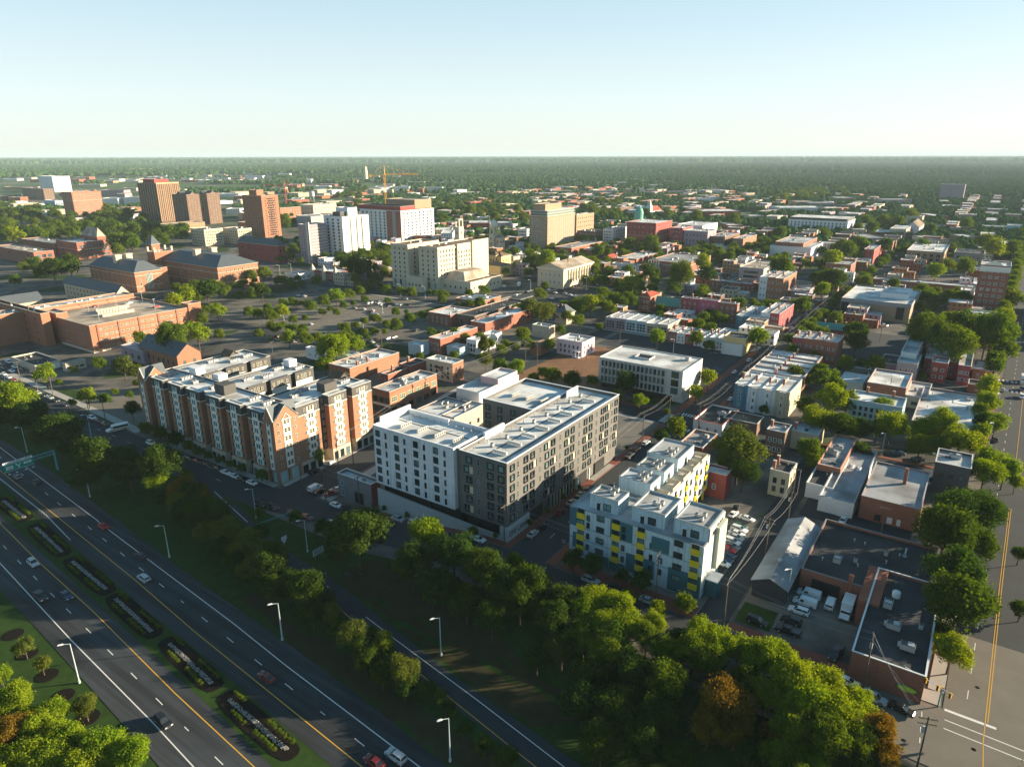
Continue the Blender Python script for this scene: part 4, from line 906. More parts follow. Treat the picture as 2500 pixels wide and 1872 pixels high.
mb.objs('balcony', R1); flatbox(R1, lx*.1, ly*.3, lx*.5, ly*.7, h, h+7, wall('brick2'), roofm('tan'), name='penthouse')
B_('cream stucco block with hipped wing, left one of two beside the brick towers', 'apartment block', 'A1', 1752, 672, -815, 1637, 1912, 'cream', 'dark', 5, 7, 9, 1.1, 1.6, 'dark', lm='the cream stucco blocks', ac_=6)
B_('cream stucco block with roof gear, right one of two beside the brick towers', 'apartment block', 'A1', 2042, 668, -800, 1915, 2162, 'cream', 'dark', 5, 6, 7, 1.1, 1.6, 'dark', ac_=6)
# --- arts centre
R1, lx, ly, h = B_('brick arts centre with a long glass loggia between piers', 'arts centre', 'A1', 655, 785, -930, 478, 945, 'brick', 'ltgrey', 3, 2, 9, 4, 2.6, 'grey', st='tri', lm='the brick arts centre', band=[10])
flatbox(R1, lx*.72, ly*.15, lx, ly*.95, h, h+3.5, wall('brick'), roofm('tan'), name='tower'); hip(R1, lx*.74, ly*.18, lx-.3, ly*.9, h+3.6, 9, roofm('tan'), .2)
B_('low brick wing with a long flat roof behind the arts centre', 'arts centre', 'A1', 470, 792, 13, 180, 640, 'brick', 'grey', 1, 5, 3, 5, 2, 'grey', st='tri')
B_('brick wing with tall glass bays at the left edge', 'university building', 'A1', 285, 868, -975, -60, 460, 'brick', 'tan', 2, 4, 3, 4, 5, 'grey', st='tri', ac_=5)
# --- engineering schools
def eng(label, a, nl, nr, lm=None, cup=True):
    R1, lx, ly, h = B_(label, 'university building', 'A1', *a, 'brick2', 'slate', 4, nl, nr, 1.4, 2.0, 'tan', shape='hip', rh=7.5, flatk=.25, band=[4.5, 13], lm=lm)
    for q in ((.3, .5), (.7, .5)):
        mb = MB(); mb.box(lx*q[0]-2.5, ly*q[1]-2.5, h+4, lx*q[0]+2.5, ly*q[1]+2.5, h+10.5, ST); mb.box(lx*q[0]-2.9, ly*q[1]-2.9, h+10.5, lx*q[0]+2.9, ly*q[1]+2.9, h+11.2, ST); mb.obj('roof_vent_tower', R1)
    return R1, lx, ly, h
R1, lx, ly, h = eng('brick university hall with slate hipped roof, nearest the arts centre', (1155, 1045, -1215, 768, 1385), 9, 4, 'the front slate-roofed brick hall')
mb = MB(); mb.box(lx*.42, -.15, 2, lx*.62, -.004, h-1.5, GL)
for k in range(5): mb.box(lx*.42+k*lx*.05-.1, -.3, 2, lx*.42+k*lx*.05+.1, -.15, h-1.5, CREAMP)
mb.obj('stair_window', R1); flatbox(R1, lx-2, 1, lx+6, ly*.8, -1, h+1.2, wall('brick2'), roofm('tan'), name='wing')
R1, lx, ly, h = eng('long brick university hall with slate roof and cream entrance court', (1868, 1005, -1185, 1345, 2215), 14, 9, 'the long slate-roofed brick hall')
B_('brick entrance porch with cream coping below the long slate-roofed hall', 'porch', 'A1', 1850, 1110, -1190, 1762, 2130, 'brick2', 'tan', 1, 2, 5, 1.6, 2.4, 'tan', band=[6])
R1, lx, ly, h = B_('brick tower with cream pinnacles between the two slate-roofed halls', 'tower', 'A1', 1325, 868, 25, 1308, 1487, 'brick2', 'tan', 0, lm='the pinnacled brick tower', LY=12)
for qx, qy in ((0, 0), (lx-1.5, 0), (0, ly-1.5), (lx-1.5, ly-1.5)):
    mb = MB(); mb.box(qx, qy, h, qx+1.5, qy+1.5, h+4, ST); mb.obj('pinnacle', R1)
R1, lx, ly, h = B_('small brick pavilion with a grey pyramid roof behind the pinnacled tower', 'pavilion', 'A1', 1300, 800, 21, 1250, 1372, 'brick2', 'ltgrey', 0); hip(R1, 0, 0, lx, ly, h, 9, roofm('slate'))
# --- cream dormitory and long brick range at the left
R1, lx, ly, h = B_('cream dormitory wing with slate roof facing a shaded court', 'dormitory', 'A1', 1000, 1222, 13, 545, 1110, 'cream', 'slate', 3, 14, 0, 1.0, 1.5, 'dark', shape='gable', rh=5, axis='y', lm='the cream dormitory')
R1, lx, ly, h = B_('cream dormitory wing with grey roof at the left edge', 'dormitory', 'A1', -330, 1380, 13, -400, 375, 'cream', 'slate', 3, 0, 18, 1.0, 1.5, 'dark', shape='gable', rh=5, axis='x', LY=16)
R1, lx, ly, h = B_('long plain brick range with cream coping behind the parking deck', 'university building', 'A1', -500, 1485, 19, -520, 1150, 'brick2', 'ltgrey', 0, LY=14, cope=(.6, .52, .42), ac_=14, lm='the long plain brick range')
R1, lx, ly, h = B_('tall brick block with few small windows at the left edge', 'university building', 'A1', 345, 1395, 20.5, -380, 350, 'brick2', 'dark', 4, 9, 0, 1.1, 1.2, 'dark', cope=(.6, .52, .42), LX=5)
# --- parking deck
P = GR(*N('B1', 832, 245)); R1, lx, ly, h = B_('brick parking garage with open grey top deck and one red car on it', 'parking garage', 'A1', 765, 1500, 16.5, 342, 1615, 'brick2', 'tan', 0, par=1.1, ac_=0, cope=(.60, .50, .42), lm='the brick parking garage')
sp = []
for j in range(4):
    for i in range(17): sp.append(('R', 4+(lx-8)*(i+.5)/17, 2.2+3.5*j, 2.0, 1.3, 'tri', 'tan', .03))
    for i in range(7): sp.append(('L', 4+(ly-8)*(i+.5)/7, 2.2+3.5*j, 3.6, .8, 'tri', 'grey', .03))
windows(R1, sp); mb = MB()
for k in range(5): mb.box(lx*(k+.35)/5-.5, -.35, 0, lx*(k+.35)/5+.5, -.004, h, wall('brick'))
mb.box(-.2, -.2, 0, lx, -.004, 1.2, TRIM); mb.box(-.2, -.003, 0, -.004, ly, 1.2, TRIM); mb.objs('pier', R1)
flatbox(R1, lx, -.6, lx+9, 8, 0, h+2.2, wall('brick2'), roofm('tan'), cope=(.6, .5, .42), name='corner_tower'); flatbox(R1, -.6, ly*.62, 6, ly*.9, 0, h+2.5, wall('brick2'), roofm('tan'), cope=(.6, .5, .42), name='stair_tower')
mb = MB(); mb.box(lx*.3, ly*.35, h-1, lx*.62, ly*.37, h+.6, ST); mb.box(lx*.36, ly*.60, h-1, lx*.7, ly*.62, h+.9, ST)
for k in range(10): mb.box(lx*(.33+.03*k), ly*.5, h-1, lx*(.33+.03*k)+1.4, ly*.5+.4, h+1.6, ST)
mb.obj('ramp_parapet', R1)
for k in range(7):
    mb = MB(); xx = lx*(k+.5)/7; yy = ly*(.25 if k % 2 else .75); mb.tube((xx, yy, h-1), (xx, yy, h+6), .1, METAL); mb.box(xx-.8, yy-.15, h+5.9, xx+.8, yy+.15, h+6.1, METAL); mb.obj('deck_lamp', R1)
DECK = (R1.location.x, R1.location.y, lx, ly, R1.location.z+h-1.0)
# --- fire station, gabled hall, boxy entrance
R1, lx, ly, h = B_('low fire station with black roof and white bay doors', 'fire station', 'B1', 298, 325, -386, 95, 520, 'stone', 'dark', 0, lm='the fire station', ac_=3)
mb = MB()
for k in range(3): mb.box(lx*(.12+.29*k), -.12, 0, lx*(.12+.29*k)+lx*.24, -.004, h*.72, WPAN)
mb.objs('bay_door', R1)
B_('low stone office of the fire station with a brown pier', 'fire station', 'B1', 560, 312, 4.5, 530, 735, 'stone', 'dark', 1, 0, 3, 2, 1.5, 'dark', ac_=1)
B_('grey stone clad entrance hall with roof well left of the gabled brick hall', 'entrance hall', 'B1', 1228, 205, -318, 1035, 1350, 'mauve', 'grey', 1, 3, 0, 2.0, 2.5, 'dark', lm='the grey entrance hall')
R1, lx, ly, h = B_('brick hall with blue-grey metal gable roof and six skylights', 'hall', 'B1', 1520, 245, 9, 1192, 1722, 'brick2', 'slate', 1, 7, 2, 1.4, 2.2, 'dark', shape='gable', rh=5.5, axis='y', lm='the blue-roofed brick hall')
mb = MB()
for k in range(6): mb.box(lx*.2, ly*(k+.5)/6-.5, h+2.35, lx*.27, ly*(k+.5)/6+.5, h+2.9, GL)
mb.objs('skylight', R1)
# --- downtown towers, centre
R1, lx, ly, h = B_('pink brick tower with white concrete stair strip left of the white hotel', 'apartment tower', 'A2', 445, 632, -968, 360, 600, 'mauve', 'grey', 12, 3, 5, 2.4, 1.4, 'tan', lm='the pink brick tower', wk2=None)
mb = MB(); mb.box(-.6, -.6, 0, -.004, 3.2, h+2.5, CW); mb.box(-.6, -.6, 0, 1.5, -.004, h+2.5, CW)
for j in range(12): mb.box(1.5, -.2, 2+j*h/13, lx, -.004, 2.35+j*h/13, CREAMP)
mb.obj('stair_strip', R1)
R1, lx, ly, h = B_('white hotel tower with dark window columns and roof sign screen', 'hotel', 'A2', 738, 562, -950, 580, 965, 'white', 'grey', 13, 3, 0, 2.6, 2.0, 'dark', lm='the white hotel tower', st='tri')
mb = MB()
for q in (.27, .5, .7): mb.box(lx*q, -.08, h*.14, lx*q+1.9, -.004, h-1.5, GL)
for q in (.27, .5, .7):
    for j in range(14): mb.box(lx*q, -.2, h*.14+j*h*.06, lx*q+1.9, -.08, h*.14+j*h*.06+1.0, mat('bronze_spandrel', (.30, .27, .16), .7, .1, 1))
mb.objs('window_column', R1); flatbox(R1, lx*.3, ly*.1, lx*.65, ly*.75, h, h+8, WPAN, roofm('grey'), name='penthouse'); flatbox(R1, lx*.08, ly*.2, lx*.3, ly*.6, h, h+4, CHAR, roofm('grey'), name='plant_room')
R1, lx, ly, h = B_('white and brick apartment tower with a red top floor behind the white hotel', 'apartment tower', 'A2', 1243, 512, -800, 890, 1527, 'pale', 'dark', 10, 9, 8, 2.6, 2.6, 'grey', st='tri', lm='the red-topped apartment tower')
mb = MB(); mb.box(-.35, -.1, 0, -.004, ly*.34, h-.5, wall('brick')); mb.box(-.5, ly*.12, 3, -.36, ly*.2, h-1, FRM['grey']); mb.obj('brick_bay', R1)
flatbox(R1, 2, 2, lx*.45, ly+6, h, h+5, wall('dred'), roofm('dark'), name='top_storey'); flatbox(R1, lx*.55, ly*.1, lx+4, ly*.8, h, h+11, wall('tan'), roofm('tan'), name='unfinished_storeys')
TWR = (R1.location.x, R1.location.y, lx, ly, h)
B_('angular grey concrete hall between the balcony tower and the hotel', 'hall', 'A2', 470, 560, 16, 345, 690, 'grey', 'grey', 0, ac_=3)
B_('cream classical block with a row of windows behind the grey hall', 'office building', 'A2', 490, 462, 20, 380, 690, 'cream', 'white', 2, 4, 8, 1.5, 2.2, 'dark')
B_('brick block under construction beneath the red crane', 'building site', 'A2', 205, 488, 18, 190, 385, 'brick2', 'tan', 3, 1, 7, 1.6, 1.6, 'white', ac_=3)
B_('dark brick church hall in the shade behind the long slate-roofed hall', 'church hall', 'A2', 190, 815, -960, -160, 250, 'dred', 'slate', 2, 6, 2, 1.2, 2.4, 'dark', shape='hip', rh=6, lm='the dark church hall')
B_('small pale two-storey office in front of the dark church hall', 'office', 'A2', 330, 890, -955, 247, 385, 'cream', 'grey', 2, 3, 2, 1.1, 1.4, 'dark')
R1, lx, ly, h = B_('row of red brick houses with three white turret spires', 'terrace', 'A2', 700, 1040, -1120, 483, 832, 'dred', 'white', 2, 12, 6, 1.0, 1.7, 'white', lm='the houses with white spires', porch=1)
for k in range(3):
    mb = MB(); yy = ly*(.05+.45*k); mb.lathe([(2.2, 0), (2.2, h), (2.5, h), (0, h+5.5)], -.8, yy, TRIM, 8); mb.obj('turret', R1)
B_('grey single-storey shop with flat roof left of the spired houses', 'shop', 'A2', 335, 1060, -1115, 247, 480, 'pale', 'grey', 1, 3, 3, 1.6, 1.4, 'dark')
# --- grand cream hotel
CRM = mat('cream_masonry', (.52, .46, .36), .85, .10, .4)
def crm(label, a, nf, nl, nr, **k): return B_(label, 'hotel wing', 'A2', *a, CRM, 'brown', nf, nl, nr, 1.2, 1.8, 'dark', group='wings of the cream hotel', band=k.pop('band', None), cope=(.70, .62, .50), **k)
R1, lx, ly, h = crm('left cream hotel wing with brown roof and heavy cornice', (1303, 802, -1180, 1158, 1570), 7, 3, 3, lm='the left wing of the cream hotel', z0=8)
mb = MB(); mb.box(-.9, -.9, h-2.2, lx, -.004, h-1.2, CRM); mb.box(-.9, -.003, h-2.2, -.004, ly, h-1.2, CRM); mb.box(-.4, -.4, 9.0, lx, -.004, 9.6, CRM); mb.obj('cornice', R1)
windows(R1, [('L', ly*(i+.5)/3, 2.2, 2.4, 5.2, 'cur', 'teal', .02) for i in range(3)])
R1, lx, ly, h = crm('largest cream hotel wing with a long sunlit side of small windows', (1560, 828, -1212, 1395, 1988), 7, 3, 17, lm='the main wing of the cream hotel', z0=8)
mb = MB(); mb.box(-.9, -.9, h-2.2, lx*.33, -.004, h-1.2, CRM); mb.box(-.9, -.003, h-2.2, -.004, ly, h-1.2, CRM); mb.box(-.4, -.4, 9.0, lx*.33, -.004, 9.6, CRM); mb.box(lx*.35, -1.6, 0, lx*.61, -.004, h+.6, CRM); mb.box(lx*.66, -1.2, 0, lx, -.004, h+1.6, CRM); mb.obj('cornice', R1)
windows(R1, [('R', lx*.35+lx*.26*(i+.5)/5, 10.5+3.6*j, 1.2, 1.8, 'dh', 'dark', 1.62) for i in range(5) for j in range(6)]+[('L', ly*(i+.5)/3, 2.2, 2.4, 5.2, 'cur', 'teal', .02) for i in range(3)])
crm('low arched entrance link between the two cream hotel wings', (1430, 1085, -1215, 1290, 1445), 1, 4, 0, z0=1, LX=6)
R1, lx, ly, h = crm('low cream ballroom with a tan mansard roof beside the hotel', (1845, 1125, -1235, 1588, 2110), 1, 5, 7, z0=1.5, lm='the low cream ballroom')
hip(R1, lx*.06, ly*.25, lx*.85, ly*.95, h, 6, roofm('tan'), 0, .55)
def belfry(label, a, top):
    R1, lx, ly, h = B_(label, 'bell tower', 'A2', *a, CRM, 'tan', 3, 1, 1, 1.4, 3, 'dark', group='towers of the cream hotel', ac_=0)
    mb = MB(); cx, cy = lx/2, ly/2
    for sx in (-1, 1):
        for sy in (-1, 1): mb.box(cx+sx*lx*.36-.7, cy+sy*ly*.36-.7, h, cx+sx*lx*.36+.7, cy+sy*ly*.36+.7, h+7, CRM)
    mb.box(cx-lx*.45, cy-ly*.45, h+7, cx+lx*.45, cy+ly*.45, h+8.4, CRM); mb.obj('belfry', R1)
    if top: mb = MB(); mb.lathe([(lx*.36, h+8.4), (lx*.38, h+10), (lx*.32, h+12.6), (lx*.16, h+14.6), (.3, h+15.6), (.1, h+18), (0, h+18)], cx, cy, mat('verdigris_pale', (.52, .56, .50), .6, .15, .6), 14); mb.obj('dome', R1)
    return R1
belfry('cream bell tower with a pale dome rising behind the hotel', (2040, 712, -870, 2003, 2092), True); belfry('shorter square cream bell tower at the rear of the hotel', (1745, 650, 30, 1706, 1785), False)
B_('cream wing with loggia joining the domed bell tower', 'hotel wing', 'A2', 2095, 745, -870, 2060, 2140, CRM, 'tan', 2, 1, 2, 1.3, 3, 'dark', shape='hip', rh=3)
B_('golden villa-like annexe with brown hipped roof below the bell tower', 'hotel annexe', 'A2', 2062, 895, 15, 1955, 2092, 'yellow', 'brown', 2, 4, 2, 1.2, 2, 'dark', shape='hip', rh=3.5, lm='the golden annexe')
B_('golden annexe with brown roof furthest right of the hotel group', 'hotel annexe', 'A2', 2110, 905, 14, 2092, 2193, 'yellow', 'brown', 2, 1, 3, 1.2, 2, 'dark', shape='hip', rh=3, LY=12)
B_('plain golden annexe with small green roof hips in front of the other two', 'hotel annexe', 'A2', 2102, 990, -1085, 1930, 2195, 'yellow', 'brown', 1, 0, 3, 1.2, 2, 'dark', shape='hip', rh=2.5)
# --- brick shops in the centre
R1, lx, ly, h = B_('brick shop with white divided roof crowded with machinery', 'shop building', 'A2', 1932, 1290, -1352, 1715, 2107, 'brick2', 'white', 1, 5, 0, 1.2, 1.8, 'white', ac_=14, lm='the shop with the crowded roof')
for q in (.25, .5, .75): mb = MB(); mb.box(lx*q, .3, h-.7, lx*q+.3, ly-.3, h+.2, WPAN); mb.obj('roof_divider', R1)
B_('brown brick two-storey corner building with white roof', 'shop building', 'A2', 1672, 1408, -1512, 1482, 1868, 'brick', 'white', 2, 4, 2, 1.1, 1.8, 'white', ac_=4, lm='the brown brick corner building')
B_('long brick warehouse with a bright white roof', 'warehouse', 'A2', 1972, 1478, 8.5, 1845, 2390, 'brick', 'white', 1, 2, 5, 1.4, 2, 'dark', ac_=6, lm='the white-roofed brick warehouse')
B_('black-roofed brick building between the corner building and the warehouse', 'warehouse', 'A2', 1880, 1418, 8, 1722, 2330, 'brown', 'dark', 1, 2, 3, 1.4, 2, 'dark', ac_=3)
# --- middle row
R1, lx, ly, h = B_('tan brick tower with balconies on its top floors and a stepped penthouse', 'apartment tower', 'A3', 306, 560, -862, 150, 541, 'tan', 'tan', 13, 6, 12, 2.0, 1.7, 'white', st='tri', lm='the tan brick tower', ac_=2)
mb = MB()
flatbox(R1, 1, 1, lx, ly-1, h, h+6, mat('balcony_glass', (.12, .16, .15), .4, .3, 1.2), roofm('tan'), name='balcony_storeys'); flatbox(R1, 3, 5, lx*.62, ly-4, h+6, h+13, wall('tan'), roofm('tan'), name='penthouse')
for q in range(3): mb.box(-.4, -.4, h+.1+q*2.8, lx+.4, ly, h+.35+q*2.8, CREAMP)
mb.obj('balcony_slab', R1)
B_('tan office with ribbon windows right of the tan brick tower', 'office building', 'A3', 556, 548, 30, 500, 706, 'tan', 'white', 5, 2, 8, 1.8, 1.4, 'dark')
B_('white parking structure with open bays left of the tan brick tower', 'parking garage', 'A3', 128, 668, 17, 52, 190, 'pale', 'grey', 4, 5, 2, 2.2, 1.4, 'dark', ac_=0)
B_('dark brick block with busy roof right of the tan office', 'apartment block', 'A3', 730, 690, 15, 560, 785, 'brown', 'dark', 4, 8, 2, 1.3, 1.6, 'white', ac_=10)
R1, lx, ly, h = B_('white five-storey building with arched windows beside the red brick hall', 'apartment block', 'A3', 868, 668, -812, 785, 990, 'white', 'grey', 5, 5, 7, 1.2, 1.9, 'dark', ac_=5, lm='the white arched building')
R1, lx, ly, h = B_('large dark red hall with arched upper windows and a green dome behind', 'hall', 'A3', 1240, 618, -838, 990, 1380, 'dred', 'white', 4, 6, 7, 1.4, 2.6, 'tan', ac_=3, lm='the dark red hall', band=[14])
mb = MB(); mb.lathe([(5.2, h-2), (5.2, h+6), (5.5, h+6.4), (5.2, h+9), (3.9, h+12.5), (2, h+14.6), (.5, h+15.6), (0, h+17)], lx*.8, ly+3, mat('copper_green', (.12, .34, .28), .6, .2, .5), 16); mb.obj('dome', R1)
B_('brown brick loft building with a crowded roof right of the red hall', 'loft building', 'A3', 1832, 735, -852, 1690, 1962, 'brown', 'grey', 4, 6, 7, 1.4, 1.7, 'dark', ac_=14, lm='the brown brick lofts')
B_('grey-brown loft building with few windows in its end wall', 'loft building', 'A3', 1686, 690, -850, 1480, 1760, 'mauve', 'white', 3, 6, 2, 1.2, 1.8, 'dark', ac_=6)
B_('red brick shop terrace with bay windows beside the lofts', 'terrace', 'A3', 1470, 660, -835, 1365, 1560, 'crimson', 'white', 4, 5, 2, 1.3, 1.6, 'white', bays=2)
B_('brick end building with grey front at the right of the lofts', 'loft building', 'A3', 1990, 752, -868, 1900, 2107, 'brick2', 'ltgrey', 4, 4, 6, 1.2, 1.6, 'white', ac_=3)
B_('white upper-floor offices behind the red hall', 'office building', 'A3', 1640, 640, 16, 1420, 1770, 'white', 'white', 2, 8, 6, 2, 1.4, 'dark', ac_=6)
R1, lx, ly, h = B_('brown brick mansion with tall chimneys below the tan tower', 'mansion', 'A3', 512, 830, -912, 366, 776, 'brick', 'grey', 3, 3, 6, 1.1, 1.9, 'tan', ac_=4, lm='the brown brick mansion', band=[10])
B_('low white-roofed shops behind the hedge of trees', 'shop building', 'A3', 1070, 925, 7, 905, 1290, 'brick', 'white', 1, 4, 4, 1.4, 1.6, 'white', ac_=8)
B_('small pale garage wing with cars on its roof', 'shop building', 'A3', 1150, 985, 6, 858, 1180, 'pale', 'grey', 1, 5, 0, 1.4, 1.4, 'dark', ac_=2)
R1, lx, ly, h = B_('old brick school with two classical pediments and white columns', 'school', 'A3', 1512, 962, -1075, 1178, 1712, 'brick', 'grey', 2, 12, 6, 1.3, 2.2, 'white', ac_=9, lm='the pedimented brick school', band=[9])
for yy in (ly*.12, ly*.86):
    mb = MB(); mb.poly([(-.8, yy+6, h+.2), (-.8, yy-6, h+.2), (-.8, yy, h+3.2)], TRIM)
    for q in range(5): mb.lathe([(.5, 0), (.5, h)], -.9, yy-5+q*2.5, CREAMP, 8)
    mb.obj('portico', R1)
B_('little brown house with a bright red gabled end', 'house', 'A3', 880, 930, 5.5, 760, 892, 'brown', 'red', 0, shape='gable', rh=4, axis='x', LX=14)
# --- mid right
R1, lx, ly, h = B_('modern building with stacked bands of blue glass', 'office building', 'A3', 2165, 1010, 14, 1955, 2300, 'grey', 'tan', 3, 1, 1, 30, 3.2, 'teal', st='cur', lm='the blue glass building')
B_('dark brick podium in front of the blue glass building', 'office building', 'A3', 2090, 1035, 8, 1945, 2130, 'brown', 'grey', 2, 6, 2, 1.2, 1.5, 'white', ac_=2)
B_('white render and brick block with blank white side wall', 'warehouse', 'A4', 372, 830, -935, 18, 475, 'white', 'ltgrey', 0, ac_=6, lm='the blank white wall block', wk2=None)
B_('brick upper floors set back above the blank white wall', 'warehouse', 'A4', 305, 790, 16, 62, 425, 'brick', 'ltgrey', 1, 5, 4, 1.2, 1.6, 'dark', ac_=7)
B_('tall narrow red house with rust red side wall', 'house', 'A4', 915, 845, -970, 828, 988, 'dred', 'ltgrey', 3, 2, 2, 1.0, 1.6, 'dark', lm='the narrow red house')
B_('small light blue house with flat grey roof beside the narrow red house', 'house', 'A4', 878, 932, -985, 775, 893, 'ltblue', 'ltgrey', 2, 2, 0, 1, 1.5, 'white', ac_=1)
B_('brick corner house with a two-storey grey front', 'house', 'A4', 715, 975, -1085, 497, 760, 'brick', 'ltgrey', 2, 3, 3, 1.1, 1.6, 'white', chim=2, lm='the grey-fronted corner house')
B_('tan school building with tall dark bays and white roof', 'school', 'A4', 1520, 868, -965, 1195, 1568, 'tan', 'white', 2, 5, 4, 3, 2.6, 'dark', st='tri', ac_=8, lm='the tan school')
B_('dark brown apartment house with shaded balconies', 'apartment house', 'A4', 1862, 880, -1050, 1603, 1900, 'char', 'dark', 3, 5, 3, 2, 2, 'dark', ac_=3, lm='the dark balcony house', LX=30)
R1, lx, ly, h = B_('tall brick apartment house with white bands and pale gable at the right edge', 'apartment house', 'A4', 2095, 990, -1395, 1832, 2150, 'brick', 'white', 7, 4, 3, 2.0, 1.8, 'white', st='tri', lm='the tall banded apartment house', ac_=5, LX=25)
mb = MB(); mb.box(-.1, -.1, h-4.5, lx+.1, -.004, h-.8, CREAMP); mb.box(-.1, -.003, h-4.5, -.004, ly, h-.8, CREAMP); mb.poly([(-.12, ly*.92, h), (-.12, ly*.22, h), (-.12, ly*.55, h+3.4)], CREAMP); mb.obj('gable', R1)
R1, lx, ly, h = B_('large tan museum-like block with dark fascia and white roof', 'museum', 'A4', 1232, 1318, -1480, 632, 1500, 'tan', 'white', 0, ac_=5, cope=(.12, .13, .14), lm='the tan windowless block', band=None, LX=60)
mb = MB(); mb.box(-.35, -.35, h-2.4, lx, -.004, h-.1, FRM['grey']); mb.box(-.35, -.003, h-2.4, -.004, ly, h-.1, FRM['grey'])
for q in (.08, .88): mb.box(-.25, ly*q, 2, -.004, ly*q+4.5, h-2.5, FRM['dark'])
mb.obj('fascia', R1); flatbox(R1, lx*.35, ly*.1, lx*.8, ly*.5, h-.7, h+2.6, WPAN, roofm('white'), name='plant_room')
R1, lx, ly, h = B_('long low row of brick flats with white roof and chimneys', 'terrace', 'A4', 1800, 1170, 7, 905, 1835, 'brick', 'ltgrey', 1, 20, 1, 1.1, 1.8, 'white', chim=6, lm='the long low brick flats', LX=16)
B_('white modern wing behind the giant tree with a tall blank wall', 'museum', 'A4', 1960, 1440, 9, 1700, 2005, 'pale', 'white', 0, ac_=1, LX=25)
B_('brick corner store with green copper roof and two chimneys', 'house', 'A4', 690, 1545, 5.5, 415, 715, 'dred', 'green', 1, 5, 1, 1.1, 1.8, 'white', shape='gable', rh=2.6, axis='y', chim=3, lm='the green-roofed brick house')
# modern white block beyond and the far brick slab
R1, lx, ly, h = B_('modern white and dark apartment block of five storeys among trees', 'apartment block', 'A4', 690, 605, -712, 178, 757, 'white', 'white', 4, 15, 5, 1.8, 2.2, 'dark', st='tri', ac_=9, lm='the modern white apartments')
flatbox(R1, 1.5, 1.5, lx-1.5, ly-1.5, h-.5, h+3.2, CHAR, roofm('white'), name='top_storey')
B_('big red brick slab tower standing alone in the far woods', 'apartment tower', 'A4', 1700, 285, -435, 1492, 1742, 'mauve', 'ltgrey', 9, 11, 3, 1.8, 1.6, 'grey', lm='the lone far slab tower', ac_=2, LX=30)
B_('church with white gabled front and brown roof', 'church', 'A4', 1302, 655, 9, 1180, 1345, 'white', 'brown', 1, 1, 4, 2.5, 4, 'dark', shape='gable', rh=7, axis='x', lm='the white-gabled church')
B_('pale mansard block behind the white-gabled church', 'apartment block', 'A4', 1330, 560, 13, 1188, 1432, 'cream', 'white', 3, 4, 5, 1.3, 1.6, 'dark', LX=30)
B_('brick terrace with white bow windows at the right edge', 'terrace', 'A4', 2180, 545, 12, 2045, 2500, 'brown', 'white', 3, 8, 5, 1.3, 1.8, 'white', ac_=4, LX=25)
B_('brown brick terrace with bright white roof near the right edge', 'terrace', 'A4', 2060, 500, 11, 1888, 2085, 'mauve', 'white', 2, 9, 2, 1.3, 1.8, 'white', ac_=4, LX=30)
B_('white-roofed brick block beside the far playing field', 'apartment block', 'A4', 1790, 545, 10, 1640, 1850, 'tan', 'white', 2, 6, 3, 1.3, 1.6, 'white', ac_=4, LX=30)
B_('teal shopfront block with yellow panel near the right edge', 'shop building', 'A4', 2055, 650, 9, 1840, 2110, 'green', 'ltgrey', 1, 6, 2, 2.4, 1.8, 'white', LX=25)
B_('grey-blue flat-roofed warehouse near the right edge', 'warehouse', 'A4', 2190, 640, 9, 2060, 2400, 'ltblue', 'ltgrey', 1, 4, 3, 2, 1.4, 'grey', LX=30)
# ================================================================ ROWS OF HOUSES
def row(where, c, x, y, H, xl, xr, n, axis, specs, cat='house', group=None, wd=None, dp=None, lm=None, **kw):
    """a terrace split into n separate houses; specs cycle (adjective, wall, roof)"""
    px, py = N(c, x, y); z = 0.
    if H < 0:
        yb = N(c, 0, -H)[1]; lo, hi = 1., 60.
        for _ in range(40):
            md = (lo+hi)/2; P = PL(px, py, md)
            if PJ((P.x, P.y, 0))[1] < yb: lo = md
            else: hi = md
        H = (lo+hi)/2
    P = PL(px, py, H)
    LX = dp or solve_len(P, Vector((1, 0, 0)), N(c, xr, 0)[0]) if axis == 'y' else (wd or solve_len(P, Vector((1, 0, 0)), N(c, xr, 0)[0]))
    LY = (wd or solve_len(P, Vector((0, 1, 0)), N(c, xl, 0)[0])) if axis == 'y' else (dp or solve_len(P, Vector((0, 1, 0)), N(c, xl, 0)[0]))
    rr = random.Random(int(x+y)); out = []
    for i in range(n):
        adj, wk, rk = specs[i % len(specs)]; hh = H+rr.uniform(-.35, .35)
        if axis == 'y': q = Vector((P.x, P.y+LY*(n-1-i)/n, hh)); a, bb = LX, LY/n-.02
        else: q = Vector((P.x+LX*i/n, P.y, hh)); a, bb = LX/n-.02, LY
        nm = ['first', 'second', 'third', 'fourth', 'fifth', 'sixth', 'seventh', 'eighth', 'ninth', 'tenth', 'eleventh', 'twelfth'][i]
        pj = PJ(q)
        k = dict(nf=kw.get('nf', 2), nl=kw.get('nl', 3), nr=kw.get('nr', 3), ww=kw.get('ww', 1.0), wh=kw.get('wh', 1.7), fr=kw.get('fr', 'white'), bays=kw.get('bays', 0), chim=kw.get('chim', 1), ac_=kw.get('ac_', 1), shape=kw.get('shape', 'flat'), rh=kw.get('rh', 3), axis=kw.get('ax', 'x'), cope=kw.get('cope', (.55, .55, .53)), flatk=kw.get('flatk', 0))
        if axis == 'x' and i > 0: k['nl'] = 0
        if axis == 'y' and i < n-1: k['nr'] = 0
        lab = f'{adj}, {nm} from left in the {where}'
        out.append(b(lab, cat, 'N', pj[0], pj[1], hh, 0, 0, wk, rk, LX=a, LY=bb, group=group or f'houses of the {where}', par=.4, **k))
    if lm: LM.append((lm, P.x+LX/2, P.y+LY/2))
    return out
